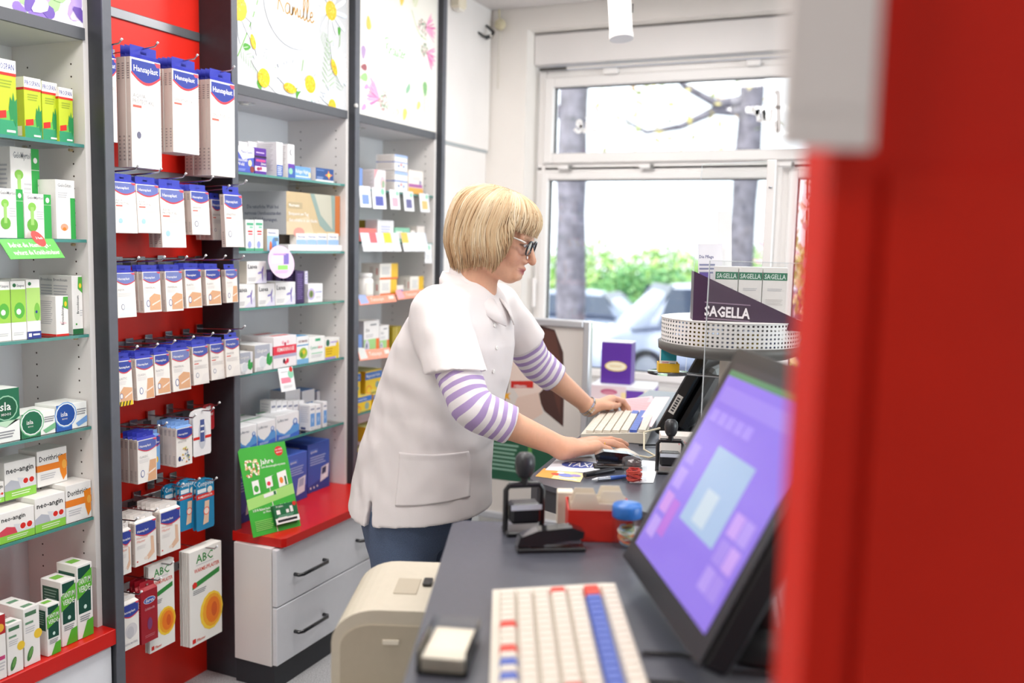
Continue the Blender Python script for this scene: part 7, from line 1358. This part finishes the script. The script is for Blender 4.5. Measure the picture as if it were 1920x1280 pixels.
# parked cars: lofted body, glass house, wheels, lamps
def car(label, loc, rz, L, W, prof_lo, roof, paint, name='parked_car'):
    t = thing(name, label, 'car', loc, rz); PT_ = M(paint, .25, coat=.8); GL = M('39455a', .1, coat=.3)
    def ring(x, zb, zt, hw, tb):
        pts = []
        for j in range(20):
            a = 2*math.pi*j/20; c, s = math.cos(a), math.sin(a); k = abs(s)**.5*(1 if s > 0 else -1); z = (zb+zt)/2+(zt-zb)/2*k; w = hw*(abs(c)**.45)*(1 if c > 0 else -1)*(1-tb*max(0, (z-zb)/(zt-zb))); pts.append((x, w, z))
        return pts
    MB().loft([ring(x*L, .22, z, W/2*w, .06) for x, z, w in prof_lo], PT_).build('body', t)
    rf = MB().loft([ring(x*L, zb, zt, W/2*w, .26) for x, zb, zt, w in roof], PT_).build('cabin', t)
    zb, zt = roof[2][1], roof[2][2]; x0, x1 = roof[1][0]*L, roof[-2][0]*L; xm = (x0*.45+x1*.55)
    for s in (-1, 1):
        for a, b in ((x0+.12*L*.5, xm-.03), (xm+.03, x1+.02*L)):
            y0, y1 = s*(W/2*.945), s*(W/2*.80); zz0, zz1 = zb+.10, zt-.10
            MB().slab([(a-.04, y0, zz0), (b+.10, y0, zz0), (b-.12, y1, zz1), (a+.10, y1, zz1)], (0, s, 0), .012, GL).build('side_window', t)
    MB().slab([(x1+.23*0+.30, -W*.40, zb+.06), (x1+.30, W*.40, zb+.06), (x1-.14, W*.33, zt-.06), (x1-.14, -W*.33, zt-.06)], (1, 0, .6), .03, GL).build('windscreen', t); MB().slab([(x0-.28, -W*.40, zb+.08), (x0-.28, W*.40, zb+.08), (x0+.10, W*.33, zt-.06), (x0+.10, -W*.33, zt-.06)], (-1, 0, .6), .03, GL).build('rear_window', t)
    for x in (-.31*L, .31*L):
        for s in (-1, 1):
            wh = MB().tube([(x, s*(W/2-.20), .31), (x, s*(W/2-.005), .31)], .31, M('26262a', .7), n=24).build('tyre', t); MB().tube([(x, s*(W/2-.10), .31), (x, s*(W/2+.004), .31)], .20, M('b0b2b8', .3, .7), n=18).build('hub', wh)
    for s in (-1, 1): MB().box(L*.462, L*.488, s*W*.36-.14, s*W*.36+.14, .58, .70, M('f0f2f4', .1), c=.02).build('headlamp', t); MB().box(-L*.49, -L*.465, s*W*.38-.10, s*W*.38+.10, .62, .80, M('b83028', .2), c=.02).build('tail_lamp', t)
    return t
SED = [(-.5, .62, .78), (-.47, .78, .9), (-.40, .86, .97), (-.2, .88, 1), (.15, .88, 1), (.32, .84, .98), (.44, .74, .92), (.49, .62, .80), (.5, .5, .7)]
car('silver car parked across the street', (-6.55, 18.2, ZG+.001), 0, 4.3, 1.72, SED, [(-.36, .84, .86, .9), (-.26, .84, 1.28, .93), (-.10, .84, 1.40, .95), (.06, .84, 1.38, .95), (.16, .84, 1.24, .94), (.29, .83, .85, .9)], '8d99b2')
VAN = [(-.5, .75, .85), (-.48, .95, .95), (-.3, 1.0, 1), (.2, 1.0, 1), (.36, .95, .98), (.46, .85, .94), (.5, .6, .8)]
car('white van parked beside the silver car', (-3.5, 16.0, ZG+.001), math.radians(-148), 4.2, 1.75, VAN, [(-.49, .92, 1.45, .90), (-.44, .92, 1.66, .94), (-.2, .92, 1.72, .95), (.12, .92, 1.68, .95), (.22, .92, 1.55, .94), (.36, .92, .96, .9)], 'aab2c8', 'parked_van')
